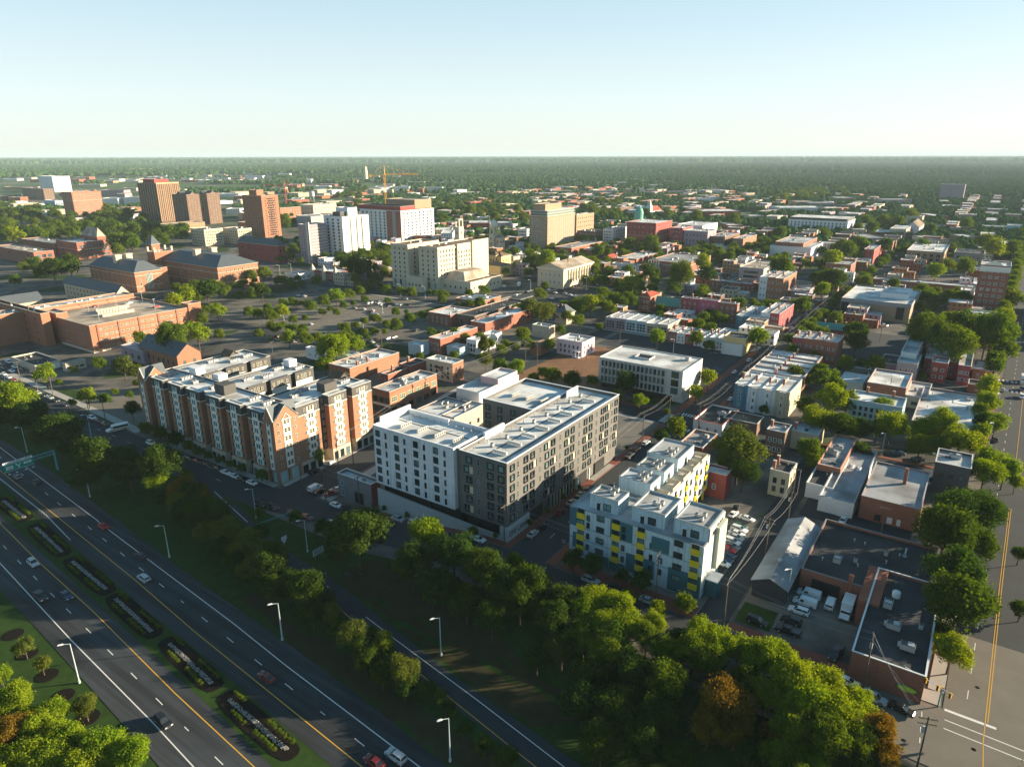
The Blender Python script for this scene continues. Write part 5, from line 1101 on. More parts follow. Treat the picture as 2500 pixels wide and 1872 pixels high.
row('terrace facing the clearing', 'A3', 1342, 1497, -1600, 806, 1450, 6, 'y', [('grey-brown townhouse with steel windows', 'mauve', 'white'), ('brown townhouse with white garage', 'mauve', 'white'), ('blue townhouse with white garage', 'ltblue', 'white'), ('slate blue townhouse with white garage', 'ltblue', 'white'), ('stone grey townhouse', 'stone', 'white'), ('pale stone townhouse', 'stone', 'white')], nf=3, nl=3, nr=0, ww=1.5, wh=1.9, fr='dark', chim=0, lm='the six townhouses')
row('low terrace beyond the townhouses', 'A3', 1640, 1590, -1680, 1345, 1725, 4, 'y', [('brick house with white roof', 'brick', 'white'), ('white house with tan roof', 'pale', 'white'), ('red brick house with pale roof', 'dred', 'ltgrey'), ('white painted house', 'white', 'ltgrey')], nf=2, nl=2, chim=1)
row('white-roofed rear terrace', 'A3', 1815, 1620, 6.5, 1640, 1945, 3, 'y', [('white house with long roof', 'white', 'white'), ('pale house with long roof', 'pale', 'white'), ('blue-white house with long roof', 'pale', 'white')], nf=2, nl=2, chim=1)
b('yellow shop with black roof and white garage box in front', 'shop', 'B3', 2010, 95, -245, 1822, 2065, 'yellow', 'dark', 1, 0, 3, ac_=1, lm='the yellow corner shop')
b('white windowless box against the yellow shop', 'garage', 'B3', 1985, 150, -250, 1806, 2012, 'white', 'ltgrey', ac_=0)
row('colourful terrace', 'A3', 1940, 1310, -1480, 1455, 1960, 3, 'y', [('crimson house with white trimmed bays', 'crimson', 'white'), ('magenta house with white windows', 'magenta', 'white'), ('brick house with white trim', 'brick', 'white')], nf=3, nl=3, lm='the colourful terrace')
b('brick house with orange-red hipped roof and two chimneys', 'house', 'A3', 1190, 1258, -1380, 1087, 1275, 'brick', 'red', 2, 3, 2, 1.2, 2, 'white', shape='hip', rh=2.5, chim=2, lm='the red-roofed brick house')
b('brick house with steep dark green roof and dormers', 'house', 'A3', 1440, 1335, -1400, 1233, 1470, 'dred', 'green', 1, 4, 1, 1.1, 1.8, 'white', shape='gable', rh=5, axis='y', chim=2, lm='the green-roofed dormer house')
row('blue and white terrace', 'A3', 2205, 1440, -1560, 1930, 2330, 3, 'y', [('dark blue house with white bays', 'blue', 'white'), ('teal blue house with white bays', 'blue', 'ltgrey'), ('white house with bays', 'white', 'white')], nf=3, nl=2, bays=1, lm='the blue and white terrace')
row('upper brick backs', 'A3', 2060, 1140, 8, 1705, 2085, 4, 'y', [('brick house with white roof', 'brick', 'white'), ('narrow brick house', 'brown', 'white'), ('tall brick house with grey roof', 'brick', 'ltgrey'), ('red brick house', 'dred', 'white')], nf=2, nl=2)
row('row near the round tree', 'A4', 135, 1095, -1290, -70, 250, 3, 'y', [('white gabled house', 'white', 'white'), ('white and orange brick house', 'brick2', 'white'), ('orange brick house with white front', 'brick2', 'white')], nf=3, nl=2, lm='the white and orange houses')
row('low orange brick pair', 'A4', 330, 1210, 6.5, 80, 405, 2, 'y', [('orange brick house with white roof', 'brick2', 'white'), ('grey flat-roofed house', 'mauve', 'ltgrey')], nf=2, nl=2)
row('corner group', 'A4', 100, 1400, -1560, -60, 225, 2, 'y', [('tall white shop house', 'white', 'ltgrey'), ('white shop house with maroon neighbour', 'crimson', 'ltgrey')], nf=3, nl=3, lm='the tall white shop house')
row('terrace with the white end wall', 'B4', 600, 130, -330, 215, 655, 4, 'y', [('rose brick house', 'crimson', 'ltgrey'), ('brick house with white cornice', 'brick', 'ltgrey'), ('brick house with grey roof', 'brick', 'ltgrey'), ('brick house with white side', 'brick', 'ltgrey')], nf=2, nl=2, nr=0, lm='the terrace with the white end wall')
row('stepping brick backs', 'B4', 265, 470, 7.5, -60, 470, 6, 'x', [('orange brick house with pale roof', 'brick2', 'white'), ('orange brick house', 'brick2', 'white'), ('brown brick house', 'brick', 'ltgrey'), ('red brick house with pink roof', 'brick', 'white'), ('brick house with grey roof', 'brick2', 'ltgrey'), ('brick house with long white roof', 'brick', 'white')], nf=2, nl=0, nr=1, dp=24, lm='the stepping brick backs')
row('Victorian row', 'B4', 190, 560, -780, -285, 295, 4, 'y', [('bright blue turreted house', 'blue', 'white'), ('white turreted house', 'white', 'white'), ('pale turreted house', 'pale', 'white'), ('cream turreted house', 'cream', 'white')], nf=3, nl=0, nr=3, bays=1, lm='the bay-fronted Victorian houses', ww=.9)
# houses right of the small car park
b('grey brick house with dark patched roof', 'house', 'B4', 1110, 318, -430, 960, 1150, 'mauve', 'dark', 1, 3, 0, ac_=1)
b('tall white-backed house with grey roof', 'house', 'B4', 1282, 225, -420, 1145, 1390, 'pale', 'ltgrey', 2, 3, 2, chim=0)
b('grey stone-faced wing with three white windows', 'house', 'B4', 1290, 315, -480, 1112, 1325, 'grey', 'ltgrey', 2, 3, 0, ac_=0, lm='the grey stone wing')
b('red painted house with white shutters', 'house', 'B4', 1552, 310, -480, 1410, 1672, 'dred', 'ltgrey', 2, 2, 2, 1.6, 1.6, 'white', chim=1, lm='the red shuttered house', LX=12)
b('long pale-roofed house behind the red shuttered house', 'house', 'B4', 1640, 300, 8.5, 1350, 1680, 'crimson', 'ltgrey', 2, 4, 0, chim=2)
b('maroon house with small balcony', 'house', 'B4', 1750, 335, -500, 1640, 1790, 'crimson', 'ltgrey', 2, 3, 0, ac_=0)
b('orange brick corner house with green awnings', 'house', 'B4', 1932, 375, -470, 1765, 1962, 'brick2', 'white', 2, 2, 3, ac_=0, chim=1, lm='the awning corner house', LX=20)
b('low red shop with black roof below the awnings', 'shop', 'B4', 1880, 505, -575, 1722, 1905, 'brick', 'dark', 1, 1, 0, ac_=0, LX=9)
# white-roofed cluster
b('white garage with corrugated roof and sloping lean-to', 'garage', 'B4', 820, 480, -560, 612, 865, 'white', 'white', ac_=0, lm='the white corrugated garage')
R1, lx, ly, h = b('brick warehouse with ivy and a stepped white roof', 'warehouse', 'B4', 1190, 520, -680, 855, 1245, 'brick', 'white', 0, ac_=1, lm='the ivy-clad warehouse')
b('pale stucco shop with one window and grey roof', 'shop', 'B4', 1370, 608, -710, 1182, 1412, 'stone', 'ltgrey', 1, 1, 0, 3, 1.5, 'dark', ac_=2, lm='the pale stucco shop')
b('red brick shop with clean white roof by the avenue', 'shop', 'B4', 1852, 690, 4.6, 1592, 1900, 'brick', 'white', 0, ac_=2, lm='the white-roofed avenue shop', LX=13)
b('wide brick hall with a plain white roof under trees', 'hall', 'B4', 1815, 900, -1010, 1238, 1850, 'brick', 'white', 1, 6, 2, ac_=3, lm='the wide white-roofed hall')
b('white townhouse of three storeys partly behind trees', 'house', 'B4', 1160, 690, -900, 700, 1195, 'ltblue', 'white', 3, 8, 1, 1.1, 1.7, 'dark', chim=2, lm='the white townhouse behind trees')
# left of the avenue, near field
b('dark brick house with white sash windows and seamed roof', 'house', 'B4', 150, 905, -1120, -10, 205, 'brown', 'ltgrey', 2, 3, 0, 1.2, 1.7, 'white', chim=1, lm='the dark brick house')
b('white house with parapet gables and two chimneys', 'house', 'B4', 430, 925, -1080, 205, 492, 'cream', 'ltgrey', 1, 2, 0, chim=2, lm='the white parapet house')
b('orange brick building with ornate shaped parapet', 'shop building', 'B4', 625, 1215, 6.5, 425, 768, 'brick2', 'grey', 1, 2, 0, 2, 1.6, 'dark', ac_=4, cope=(.6, .3, .2), lm='the ornate parapet building')
b('cream two-storey house with three windows beside the car park', 'house', 'B4', 190, 1255, -1470, 20, 252, 'cream', 'dark', 2, 2, 2, 1.2, 1.9, 'dark', chim=2, lm='the cream house by the car park')
b('white garage with grey roof and outdoor stair', 'garage', 'B4', 560, 1385, 5, 330, 700, 'white', 'dark', 0, ac_=1, LY=None)
R1, lx, ly, h = b('white garage with a roller door and stained grey roof', 'garage', 'B4', 740, 1515, -1645, 440, 940, 'white', 'grey', 0, ac_=0, cope=(.35, .36, .37), lm='the white roller-door garage')
mb = MB()
for q in range(5):
    cx, cy = lx*.62+(q % 2)*1.0, 3+q*2.3; mb.box(cx-2, cy-.7, h-.6, cx+2, cy+.7, h-.5, WPAN); mb.box(cx-1.2, cy-.25, h-.49, cx+1.2, cy+.25, h-.2, METAL)
mb.objs('painted_skylight', R1); mb = MB(); mb.box(-.1, 1.2, 0, -.004, 4.6, 3.2, WPAN); mb.obj('roller_door', R1)
R1, lx, ly, h = b('square brick warehouse with stained blue-grey roof and red chimney', 'warehouse', 'B4', 1315, 1565, -1760, 805, 1395, 'brick', 'grey', 0, ac_=0, cope=(.34, .35, .36), lm='the stained-roof warehouse', par=.4)
mb = MB(); mb.box(lx*.55, ly*.35, 0, lx*.55+1, ly*.35+1, h+5, wall('brick')); mb.obj('chimney', R1); mb = MB()
for yy, w_ in ((ly*.62, 1.6), (ly*.42, 1.4), (ly*.28, 1.0)): mb.box(-.08, yy, .6, -.004, yy+w_, 2.6, FRM['dark'] if yy > ly*.5 else FRM['white'])
mb.objs('door', R1)
b('black timber-clad house with grey roof under the yellow-green trees', 'house', 'B4', 1750, 1215, -1480, 1440, 1765, 'dark', 'ltgrey', 2, 3, 0, 1.3, 1.5, 'dark', ac_=2, lm='the black timber house')
b('small red brick box with one white window beside the car park', 'outbuilding', 'B3', 1845, 1272, -1482, 1650, 1897, 'dred', 'white', 1, 1, 0, 1.2, 2, 'white', ac_=0, lm='the red brick box')
R1, lx, ly, h = b('white-walled shop with black roof and red coping at the crossing', 'shop', 'B3', 1812, 838, -940, 1562, 1958, 'white', 'dark', 1, 3, 0, ac_=3, cope=(.45, .10, .07), lm='the black-roofed corner shop')
b('low brick shop with patched grey roof and scalloped parapet', 'shop', 'B3', 1640, 1035, 4.8, 1442, 1768, 'brick', 'grey', 0, ac_=2, lm='the scalloped-parapet shop')
b('grey shed with brown lean-to behind the black-roofed shop', 'shed', 'B3', 2110, 830, 5, 1820, 2170, 'brown', 'brown', 0, ac_=1)
# bottom right
R1, lx, ly, h = b('long corrugated metal shed with a bright ridge', 'shed', 'C4', 298, 592, 4.6, 95, 490, mat('shed_wall', (.06, .06, .06), .9, .2, 1), 'grey', 0, shape='gable', rh=1.8, axis='x', lm='the corrugated shed')
for q in (.25, .5, .8): mb = MB(); mb.lathe([(.35, h+1.5), (.35, h+2.3), (.6, h+2.4), (0, h+2.8)], lx*q, ly/2, METAL, 8); mb.obj('roof_vent', R1)
R1, lx, ly, h = b('long brick warehouse with black roof and a dark loading door', 'warehouse', 'C4', 1140, 690, 5.8, 385, 1400, 'brick', 'dark', 0, ac_=5, cope=(.20, .20, .21), lm='the black-roofed warehouse', LX=30)
mb = MB(); mb.box(-.12, ly*.66, 0, -.004, ly*.66+6.5, 3.9, FRM['dark']); mb.box(-.1, ly*.66-2.2, 0, -.004, ly*.66-.8, 2.2, FRM['dark']); mb.objs('loading_door', R1)
mb = MB(); mb.box(-.2, ly*.57, 3, .8, ly*.57+1, h+2.2, wall('brick')); mb.obj('chimney', R1)
R1, lx, ly, h = b('brick corner warehouse with black roof, white coping and a green oval sign', 'warehouse', 'C4', 1137, 1115, -1280, 690, 1170, 'brick', 'dark', 0, ac_=0, cope=(.62, .66, .68), lm='the oval-sign warehouse', LX=37)
mb = MB(); mb.lathe([(0, 0), (1.4, 0), (1.4, .08), (0, .08)], 0, 0, mat('sign_green', (.04, .16, .03), .6, .1, 1), 20); o = mb.obj('oval_sign', R1, (-.10, ly*.13+1, 2.6)); o.rotation_euler = (0, -math.pi/2, 0); o.scale = (.55, 1.5, 1)
mb = MB(); mb.lathe([(0, 0), (1.15, 0), (1.15, .06), (0, .06)], 0, 0, mat('sign_yellow', (.45, .55, .06), .6, .1, 1), 20); q = mb.obj('sign_face', o, (0, 0, .08))
ac(R1, 1, 14, ly*.55, h-.6, 1.57); ac(R1, 1, 22, ly*.7, h-.6); ac(R1, 1, 8, ly*.3, h-.6, 1.57); ac(R1, 0, 17, ly*.18, h-.6)
mb = MB(); mb.lathe([(.9, h-.6), (.9, h+.7), (.75, h+.9), (0, h+1.0)], 27, ly*.62, WPAN, 12); mb.obj('roof_tank', R1)
mb = MB(); mb.box(20, ly*.82, -1, 37, ly*1.15, h, wall('brick')); mb.obj('wall', R1)
# centre-left: brick shops behind the apartments
R1, lx, ly, h = b('orange brick commercial building with large yellow-framed windows', 'commercial building', 'B2', 1147, 552, 13.5, 1000, 1555, 'brick2', 'white', 0, ac_=12, lm='the orange brick commercial building')
windows(R1, [('R', lx*(i+.5)/6, 8.4, 3.6, 2.3, 'tri', 'yellow', .02) for i in range(6)]+[('R', lx*(i+.5)/6, 3.6, 3.0, 2.3, 'tri', 'dark', .02) for i in range(6)]+[('L', ly*(i+.5)/3, 8+.0, 2.6, 2.2, 'tri', 'dark', .02) for i in range(3)]+[('L', ly*(i+.5)/3, 3.2, 2.6, 2.6, 'tri', 'dark', .02) for i in range(3)])
mb = MB(); mb.box(-.12, -.1, 6.4, -.004, ly, 7.3, CREAMP); mb.obj('band', R1)
R1, lx, ly, h = b('red brick building with a long patched white roof and two chimneys', 'commercial building', 'B2', 805, 350, 8.5, 780, 1230, 'brick2', 'white', 0, ac_=7, chim=0, lm='the patched white roof building', LY=15); chimney(R1, 6, 1, h); chimney(R1, 13, 1, h)
b('small white office with flat roof behind the big bright tree', 'office', 'B2', 590, 205, 6, 425, 640, 'white', 'ltgrey', 1, 3, 3, ac_=1)
b('low white shed right of the bright tree', 'shed', 'B2', 790, 245, 5, 700, 890, 'white', 'white', ac_=0)
b('small dark-roofed brick workshop', 'workshop', 'B2', 1135, 405, 6.5, 1075, 1310, 'brick', 'dark', 1, 1, 3, ac_=1, chim=1)
b('brick workshop with black roof and chimney between the two brick shops', 'workshop', 'B2', 1325, 330, 7, 1230, 1470, 'brick', 'dark', 1, 1, 1, ac_=1, chim=1)
R1, lx, ly, h = b('cream three-storey house with orange brick side and black fire escape', 'apartment house', 'B2', 1692, 312, -475, 1462, 1783, 'cream', 'white', 3, 4, 0, 1.0, 1.6, 'dark', ac_=3, lm='the fire-escape house')
mb = MB(); mb.box(-.25, -.05, 0, lx, -.004, h-.1, wall('brick2')); mb.obj('side_wall', R1); windows(R1, [('R', lx*q, z_, 1, 1.6, 'dh', 'dark', .06) for q in (.3, .7) for z_ in (2.2, 5.6)])
mb = MB(); mb.tube((-1.2, ly*.5, h*.72), (-1.2, ly*.12, h*.2), .12, FRM['dark']); mb.tube((-.5, ly*.5, h*.72), (-.5, ly*.12, h*.2), .12, FRM['dark']); mb.box(-1.4, ly*.45, h*.7, -.004, ly*.65, h*.72, FRM['dark']); mb.obj('fire_escape', R1)
b('grey-blue shop with white roof left of the narrow brick shop', 'shop', 'B2', 1418, 155, 6, 1308, 1490, 'ltblue', 'white', 0, ac_=1)
b('narrow brick shop house with pale pink side and long white roof', 'shop house', 'B2', 1585, 100, -232, 1485, 1905, 'brick', 'white', 2, 3, 0, 1.1, 1.8, 'white', ac_=3, lm='the narrow brick shop house')
b('low grey annexe with white roof between the shop houses', 'annexe', 'B2', 1750, 178, 5, 1640, 1830, 'ltblue', 'white', 0, ac_=0)
b('white-fronted house with black window surrounds behind the conifer', 'shop house', 'B2', 1895, 112, -232, 1808, 2115, 'white', 'white', 2, 3, 3, 1.2, 1.8, 'dark', ac_=2, lm='the white-fronted shop house')
R1, lx, ly, h = b('white shed-like building with purple side wall behind the white and grey block', 'workshop', 'B2', 1918, 562, 10.5, 1722, 2260, 'white', 'white', 1, 3, 0, 1.2, 1.8, 'dark', ac_=5, lm='the purple-sided workshop')
flatbox(R1, lx*.45, -.2, lx*.95, ly*.75, h-1, h+2.5, wall('pink'), roofm('white'), name='upper_storey')
b('low workshop with white roof lined with condensers inside the block', 'workshop', 'B2', 1590, 757, 10.8, 1380, 1840, 'brown', 'white', 0, ac_=8)
b('grey stone workshop tucked in the courtyard of the white block', 'workshop', 'B2', 1706, 777, 10.8, 1595, 1965, 'stone', 'white', 1, 1, 3, 1.4, 2, 'dark', ac_=5)
R1, lx, ly, h = b('grey brick garage with teal windows and white roof beside the white block', 'garage', 'B2', 987, 1350, -1552, 697, 1068, mat('wall_dusk_brick', (.20, .185, .19), .9, .15, .3, kind='brick'), 'ltgrey', 0, ac_=1, par=1.0, lm='the grey brick garage')
windows(R1, [('L', ly*.86, 1.0, 1.8, 2.2, 'tri', 'teal', .02), ('L', ly*.86, 4.6, 1.8, 1.8, 'tri', 'teal', .02)]); mb = MB(); mb.box(-.1, ly*.25, 0, -.004, ly*.5, 4, FRM['dark']); mb.box(.1, -.06, 0, lx, -.004, h-.1, wall('dred')); mb.obj('side_wall', R1)
R1, lx, ly, h = b('pink two-storey house with a white porch in the dirt clearing', 'house', 'B3', 603, 128, -258, 386, 712, mat('wall_rose', (.66, .50, .54), .85, .08, .4), 'white', 2, 5, 3, .9, 1.7, 'dark', ac_=4, lm='the pink house')
mb = MB(); mb.box(-2.6, .5, 0, -.004, 4.6, .5, WPAN); mb.box(-2.6, .5, 3.4, -.004, 4.6, 3.6, WPAN); mb.box(-2.6, .5, 4.4, -2.5, 4.6, 4.5, WPAN)
for yy in (.6, 2.5, 4.4): mb.box(-2.55, yy, .5, -2.4, yy+.15, 4.5, WPAN)
mb.obj('porch', R1)
b('small brick garage with pitched roof by the clearing', 'garage', 'B3', 250, 165, 5, 185, 275, 'brick2', 'brown', 0, shape='gable', rh=2, axis='x', LX=8, LY=7)
b('grey flat-roofed house among trees above the clearing', 'house', 'B3', 320, -5, 7.5, 172, 370, 'stone', 'ltgrey', 1, 1, 1, ac_=2)
b('tan house with steep black roof and tall brick chimneys', 'house', 'A3', 470, 1400, 7, 370, 540, 'stone', 'slate', 2, 2, 2, 1, 1.6, 'white', shape='hip', rh=5, chim=2, lm='the steep black-roofed house')
# ================================================================ TREES
def crown_mesh(name, seed, nleaf, size, nl=20, flat=.85, cone=False):
    r = np.random.default_rng(seed); L = []
    for i in range(nl):
        while True:
            d = r.normal(size=3); d /= np.linalg.norm(d)
            if d[2] > -.55: break
        rad = r.uniform(.42, .84)
        L.append((d*rad*np.array([1, 1, flat]), r.uniform(.15, .34)))
    L += [(np.array([r.uniform(-.25, .25), r.uniform(-.25, .25), r.uniform(-.1, .35)]), r.uniform(.45, .6)) for _ in range(4)]
    cs = np.array([l[0] for l in L]); rs = np.array([l[1] for l in L])
    w_ = rs**2; w_ /= w_.sum(); k = r.choice(len(L), nleaf, p=w_)
    d = r.normal(size=(nleaf, 3)); d[:, 2] += .25; d /= np.linalg.norm(d, axis=1)[:, None]
    p = cs[k]+d*(rs[k]*r.choice([1, 1, 1, .8, 1.25], nleaf)*r.uniform(.6, 1.1, nleaf))[:, None]
    if cone: p[:, :2] *= (1.15-.55*(p[:, 2:3]+.8)/1.6*1.3).clip(.15, 1.2); p[:, 2] *= 1.35
    # leaf sprays: bent quads facing roughly outward
    n = d+r.normal(scale=.55, size=(nleaf, 3)); n /= np.linalg.norm(n, axis=1)[:, None]
    a = np.cross(n, r.normal(size=(nleaf, 3))); a /= np.linalg.norm(a, axis=1)[:, None]; bb = np.cross(n, a)
    s = (size*r.uniform(.6, 1.35, nleaf))[:, None]; t = s*r.uniform(.5, .9, nleaf)[:, None]
    v = np.stack([p-a*s, p-bb*t*.9+n*s*.2, p+a*s, p+bb*t], 1).reshape(-1, 3)
    me = bpy.data.meshes.new(name); me.vertices.add(nleaf*4); me.vertices.foreach_set('co', v.ravel().astype('f'))
    me.loops.add(nleaf*4); me.loops.foreach_set('vertex_index', np.arange(nleaf*4, dtype='i'))
    me.polygons.add(nleaf); me.polygons.foreach_set('loop_start', np.arange(0, nleaf*4, 4, dtype='i')); me.polygons.foreach_set('loop_total', np.full(nleaf, 4, 'i'))
    me.update(calc_edges=True); me.materials.append(LEAF[0]); return me
CROWN = [crown_mesh('crown', 10+i, 10500, .042, 38+3*i, (.82, .9, .75, .95)[i]) for i in range(4)]
CROWNM = [crown_mesh('crown', 40+i, 2400, .072, 26+i, (.8, .9, .85)[i]) for i in range(3)]
CONE = crown_mesh('crown', 60, 3500, .06, 20, 1., True)
def trunk_mesh(seed):
    m = MB(); rr = random.Random(seed); m.tube((0, 0, -.15), (0, 0, .9), .055, BARK, 7, .035)
    for k in range(5):
        a = rr.uniform(0, 6.28); z = rr.uniform(.45, .9); m.tube((0, 0, z), (math.cos(a)*rr.uniform(.3, .55), math.sin(a)*rr.uniform(.3, .55), z+rr.uniform(.4, .8)), .028, BARK, 5, .010)
    return m.data('trunk')
TRK = [trunk_mesh(i) for i in range(3)]
TREES = []; EXTRA = []
def tree(x, y, r, kind, z=None, hgt=2.45, cone=False):
    z = T(x, y) if z is None else z; TREES.append((x, y, z, r, kind, hgt, cone))
def tp(c, L):
    for q in L:
        cx, cy = N(c, q[0], q[1]); rp = q[2]/CR[c][2]; r = 5.; z0 = 0.
        for _ in range(14):
            P = PL(cx, cy, z0+r*1.42); d = PJ(P)[2]; r = .5*r+.5*rp*d/F; z0 = .5*z0+.5*T(P.x, P.y)
        tree(P.x, P.y, min(r, 11), q[3], z0, cone=len(q) > 4)
tp('C1', [(250,1035,62,4),(145,930,66,4),(510,1290,82,4),(320,1330,100,1),(80,1250,120,1),(5,1110,70,1),(60,1450,130,3),(230,1450,110,1),(400,1510,130,1),(620,1530,130,1),(800,1590,120,1),(180,1580,130,1),(500,1640,130,1),(20,1620,120,1),(1160,20,100,2),(1080,90,80,4),(1280,130,115,2),(1350,240,105,4),(1500,340,110,4),(1640,420,115,2),(1560,250,70,2),(1430,330,70,2)])
tp('C2', [(1090,240,120,1),(1000,430,140,2),(1250,350,150,2),(1180,560,125,2),(1420,450,140,2),(1330,660,115,2),(1560,560,145,2),(1480,760,115,2),(1650,650,125,2),(1620,450,95,0),(1120,620,70,0),(670,230,185,2),(570,340,120,2),(460,210,60,2),(300,150,50,0),(150,450,120,2),(370,590,135,2),(260,540,100,2),(400,720,90,2),(520,740,75,4),(640,870,105,4),(830,930,85,0),(950,1070,105,4),(720,1000,85,2),(820,1100,80,2),(1060,1200,55,2),(1170,1215,48,4),(1240,1325,26,4),(950,1180,70,2),(1310,1420,60,2),(1430,1520,70,2),(1560,1600,80,2),(1370,235,38,0)])
tp('B1', [(100,620,185,1),(230,740,170,2),(480,870,205,2),(620,1010,130,2),(820,1140,210,2),(1000,1130,180,2),(720,1270,140,2),(1100,1230,150,2),(1380,1190,185,2),(1330,1300,115,1),(1600,1265,72,1),(1560,1430,140,3),(1700,1460,120,3),(1750,1570,160,2),(1590,1560,130,2),(30,750,130,2),(1250,860,66,2),(1375,900,72,2),(1510,960,74,2),(1610,1010,60,2),(1700,1060,54,2),(1790,1092,44,2),(1880,1132,44,2),(1975,1170,40,2),(2075,1203,50,2),(750,580,85,1),(890,605,66,2),(985,545,36,1),(1112,570,40,1),(1130,700,80,2),(385,395,95,1),(500,465,38,1),(850,300,68,0),(640,360,38,2),(1060,320,95,4),(1160,380,80,4),(1170,470,44,1),(18,510,40,3),(1480,75,150,0),(1700,60,105,1),(1885,50,55,1),(1200,75,55,2),(620,640,40,1)])
tp('B2', [(50,1260,62,2),(520,1090,80,1),(975,850,50,1),(660,190,140,1),(590,310,90,1),(280,80,76,1),(430,90,70,1),(530,85,60,1),(40,50,40,1),(860,150,85,1),(760,70,60,2),(1960,150,80,4,1),(1975,270,75,4),(1410,245,46,1),(1700,230,52,2),(2100,330,80,0),(2110,180,60,0),(960,80,30,0),(130,95,22,0)])
tp('B3', [(340,400,100,0),(270,380,60,0),(520,440,92,2),(190,430,60,2),(40,340,84,1),(20,160,60,0),(90,60,80,0),(130,130,70,2),(980,480,105,2),(900,580,70,1),(1100,622,74,1),(1580,550,82,1),(1690,430,90,1),(1330,720,42,3),(1410,870,105,0),(1280,930,85,2),(1950,1080,215,4),(1990,1230,150,2),(1860,1160,120,4),(690,450,60,2),(1250,90,78,1),(1590,100,80,0),(1700,150,60,2),(2110,90,100,1),(320,140,70,2),(2050,620,60,2),(2170,700,50,2),(1900,760,45,1)])
tp('C3', [(560,780,112,1),(700,790,108,1),(810,880,95,0),(930,970,112,0),(430,720,100,1),(1010,950,95,1),(1190,1020,112,0),(270,650,92,2),(600,870,122,0),(430,870,115,0),(880,700,62,1),(180,680,105,2),(370,410,68,2),(480,440,85,2),(670,515,58,2),(780,540,72,2),(1040,665,74,0),(500,640,112,1),(640,690,110,1),(850,780,90,1),(705,620,50,1),(330,640,115,2),(120,560,125,2),(40,480,100,2),(250,770,125,2),(560,950,130,0),(480,1080,125,2),(740,1060,130,2),(940,1120,140,0),(1090,970,120,0),(1130,850,112,1),(1240,920,115,1),(1360,950,90,1),(1000,890,90,2),(420,1260,140,2),(640,1300,150,2),(880,1360,140,2),(1270,1260,160,3),(1180,1400,140,3),(1340,1430,110,3),(760,1510,150,2),(1000,1600,120,2),(1420,1150,115,2),(1500,1010,100,1),(540,1500,140,2),(150,1000,90,2),(300,950,110,2)])
tp('C4', [(60,960,120,1),(230,1010,145,1),(340,1120,160,1),(520,1150,140,1),(180,1210,130,0),(420,1280,150,1),(600,1300,145,1),(720,1270,115,1),(320,1420,150,0),(560,1480,150,0),(710,1500,120,0),(860,1440,115,3),(900,1570,100,3),(200,1440,70,3),(30,1350,95,3),(280,1600,150,0),(90,1590,120,2),(450,1620,110,1),(1330,680,215,2),(1330,500,190,2),(1390,520,95,1),(1290,960,120,1),(1340,100,165,2),(1250,270,180,2),(1420,300,150,2),(1490,150,130,2),(1220,840,90,2),(1700,370,60,2),(1710,700,70,2),(380,390,26,0),(760,1620,90,2)])
tp('B4', [(1930,60,180,0),(2060,200,105,0),(760,120,110,2),(730,20,90,2),(560,610,150,1),(430,760,150,1),(680,640,110,0),(320,660,95,0),(990,690,110,1),(1060,830,150,1),(940,880,90,0),(1350,870,135,1),(1500,840,150,1),(1660,950,150,1),(1310,1010,120,0),(1480,1020,110,0),(1760,1010,110,1),(1930,1120,145,1),(1870,1230,150,1),(2040,1230,130,1),(2130,1330,80,1),(1960,820,108,1),(350,1060,122,0),(380,1150,90,0),(810,1060,80,2),(230,390,85,4),(350,440,62,4),(620,830,150,2),(780,880,110,2),(1770,1480,185,2),(1630,1580,120,2),(1900,1560,150,2),(1180,880,70,0),(1330,420,40,2),(240,110,40,2)])
tp('A4', [(1560,1380,250,0),(1380,1500,215,0),(1760,1430,225,0),(1640,1590,240,0),(1880,1600,140,1),(2080,1560,90,0),(560,900,108,1),(470,1190,75,1),(300,1320,85,0),(110,1010,130,0),(330,960,54,2),(550,1080,130,2),(430,1100,90,2),(850,1110,58,4),(1080,1130,64,4),(1450,1020,94,1),(1560,970,70,2),(1700,1000,90,0),(700,820,110,0),(790,790,80,0),(640,800,60,2),(100,690,70,0),(490,700,60,4),(780,650,46,1),(890,650,72,0),(860,590,60,2),(1000,560,90,0),(1120,590,72,2),(1240,520,70,0),(1710,620,60,1),(1400,660,60,2),(1880,730,115,0),(1950,830,105,1),(2110,840,80,0),(1000,800,80,2),(1340,790,60,0),(1580,820,46,0),(2130,1260,84,0),(2080,1420,54,4),(780,1560,100,2),(490,1390,54,0),(770,890,50,2)])
tp('A3', [(290,890,125,1),(170,930,84,0),(740,850,70,1),(690,950,72,1),(710,1020,64,0),(830,840,46,0),(1010,790,84,0),(960,830,60,1),(1200,790,84,0),(1250,850,48,0),(1500,860,58,0),(1575,850,50,0),(1780,890,62,0),(1870,900,58,0),(1640,960,80,1),(1450,1080,118,0),(1680,1050,90,2),(1390,1160,72,2),(1000,1020,60,2),(1180,1050,90,2),(1020,1130,88,1),(910,1190,56,0),(790,1215,72,1),(1040,1290,64,2),(680,1300,95,1),(590,1350,70,0),(240,1220,66,1),(285,1150,42,1),(260,1370,115,4),(150,1330,95,4),(540,1330,64,2),(560,1450,58,0),(420,1530,54,0),(100,1560,70,0),(700,480,64,0),(880,560,50,0),(1150,520,50,4),(1340,520,50,0),(1590,540,70,0),(40,450,80,0),(100,560,56,0),(1910,560,80,2),(805,1330,30,2)])
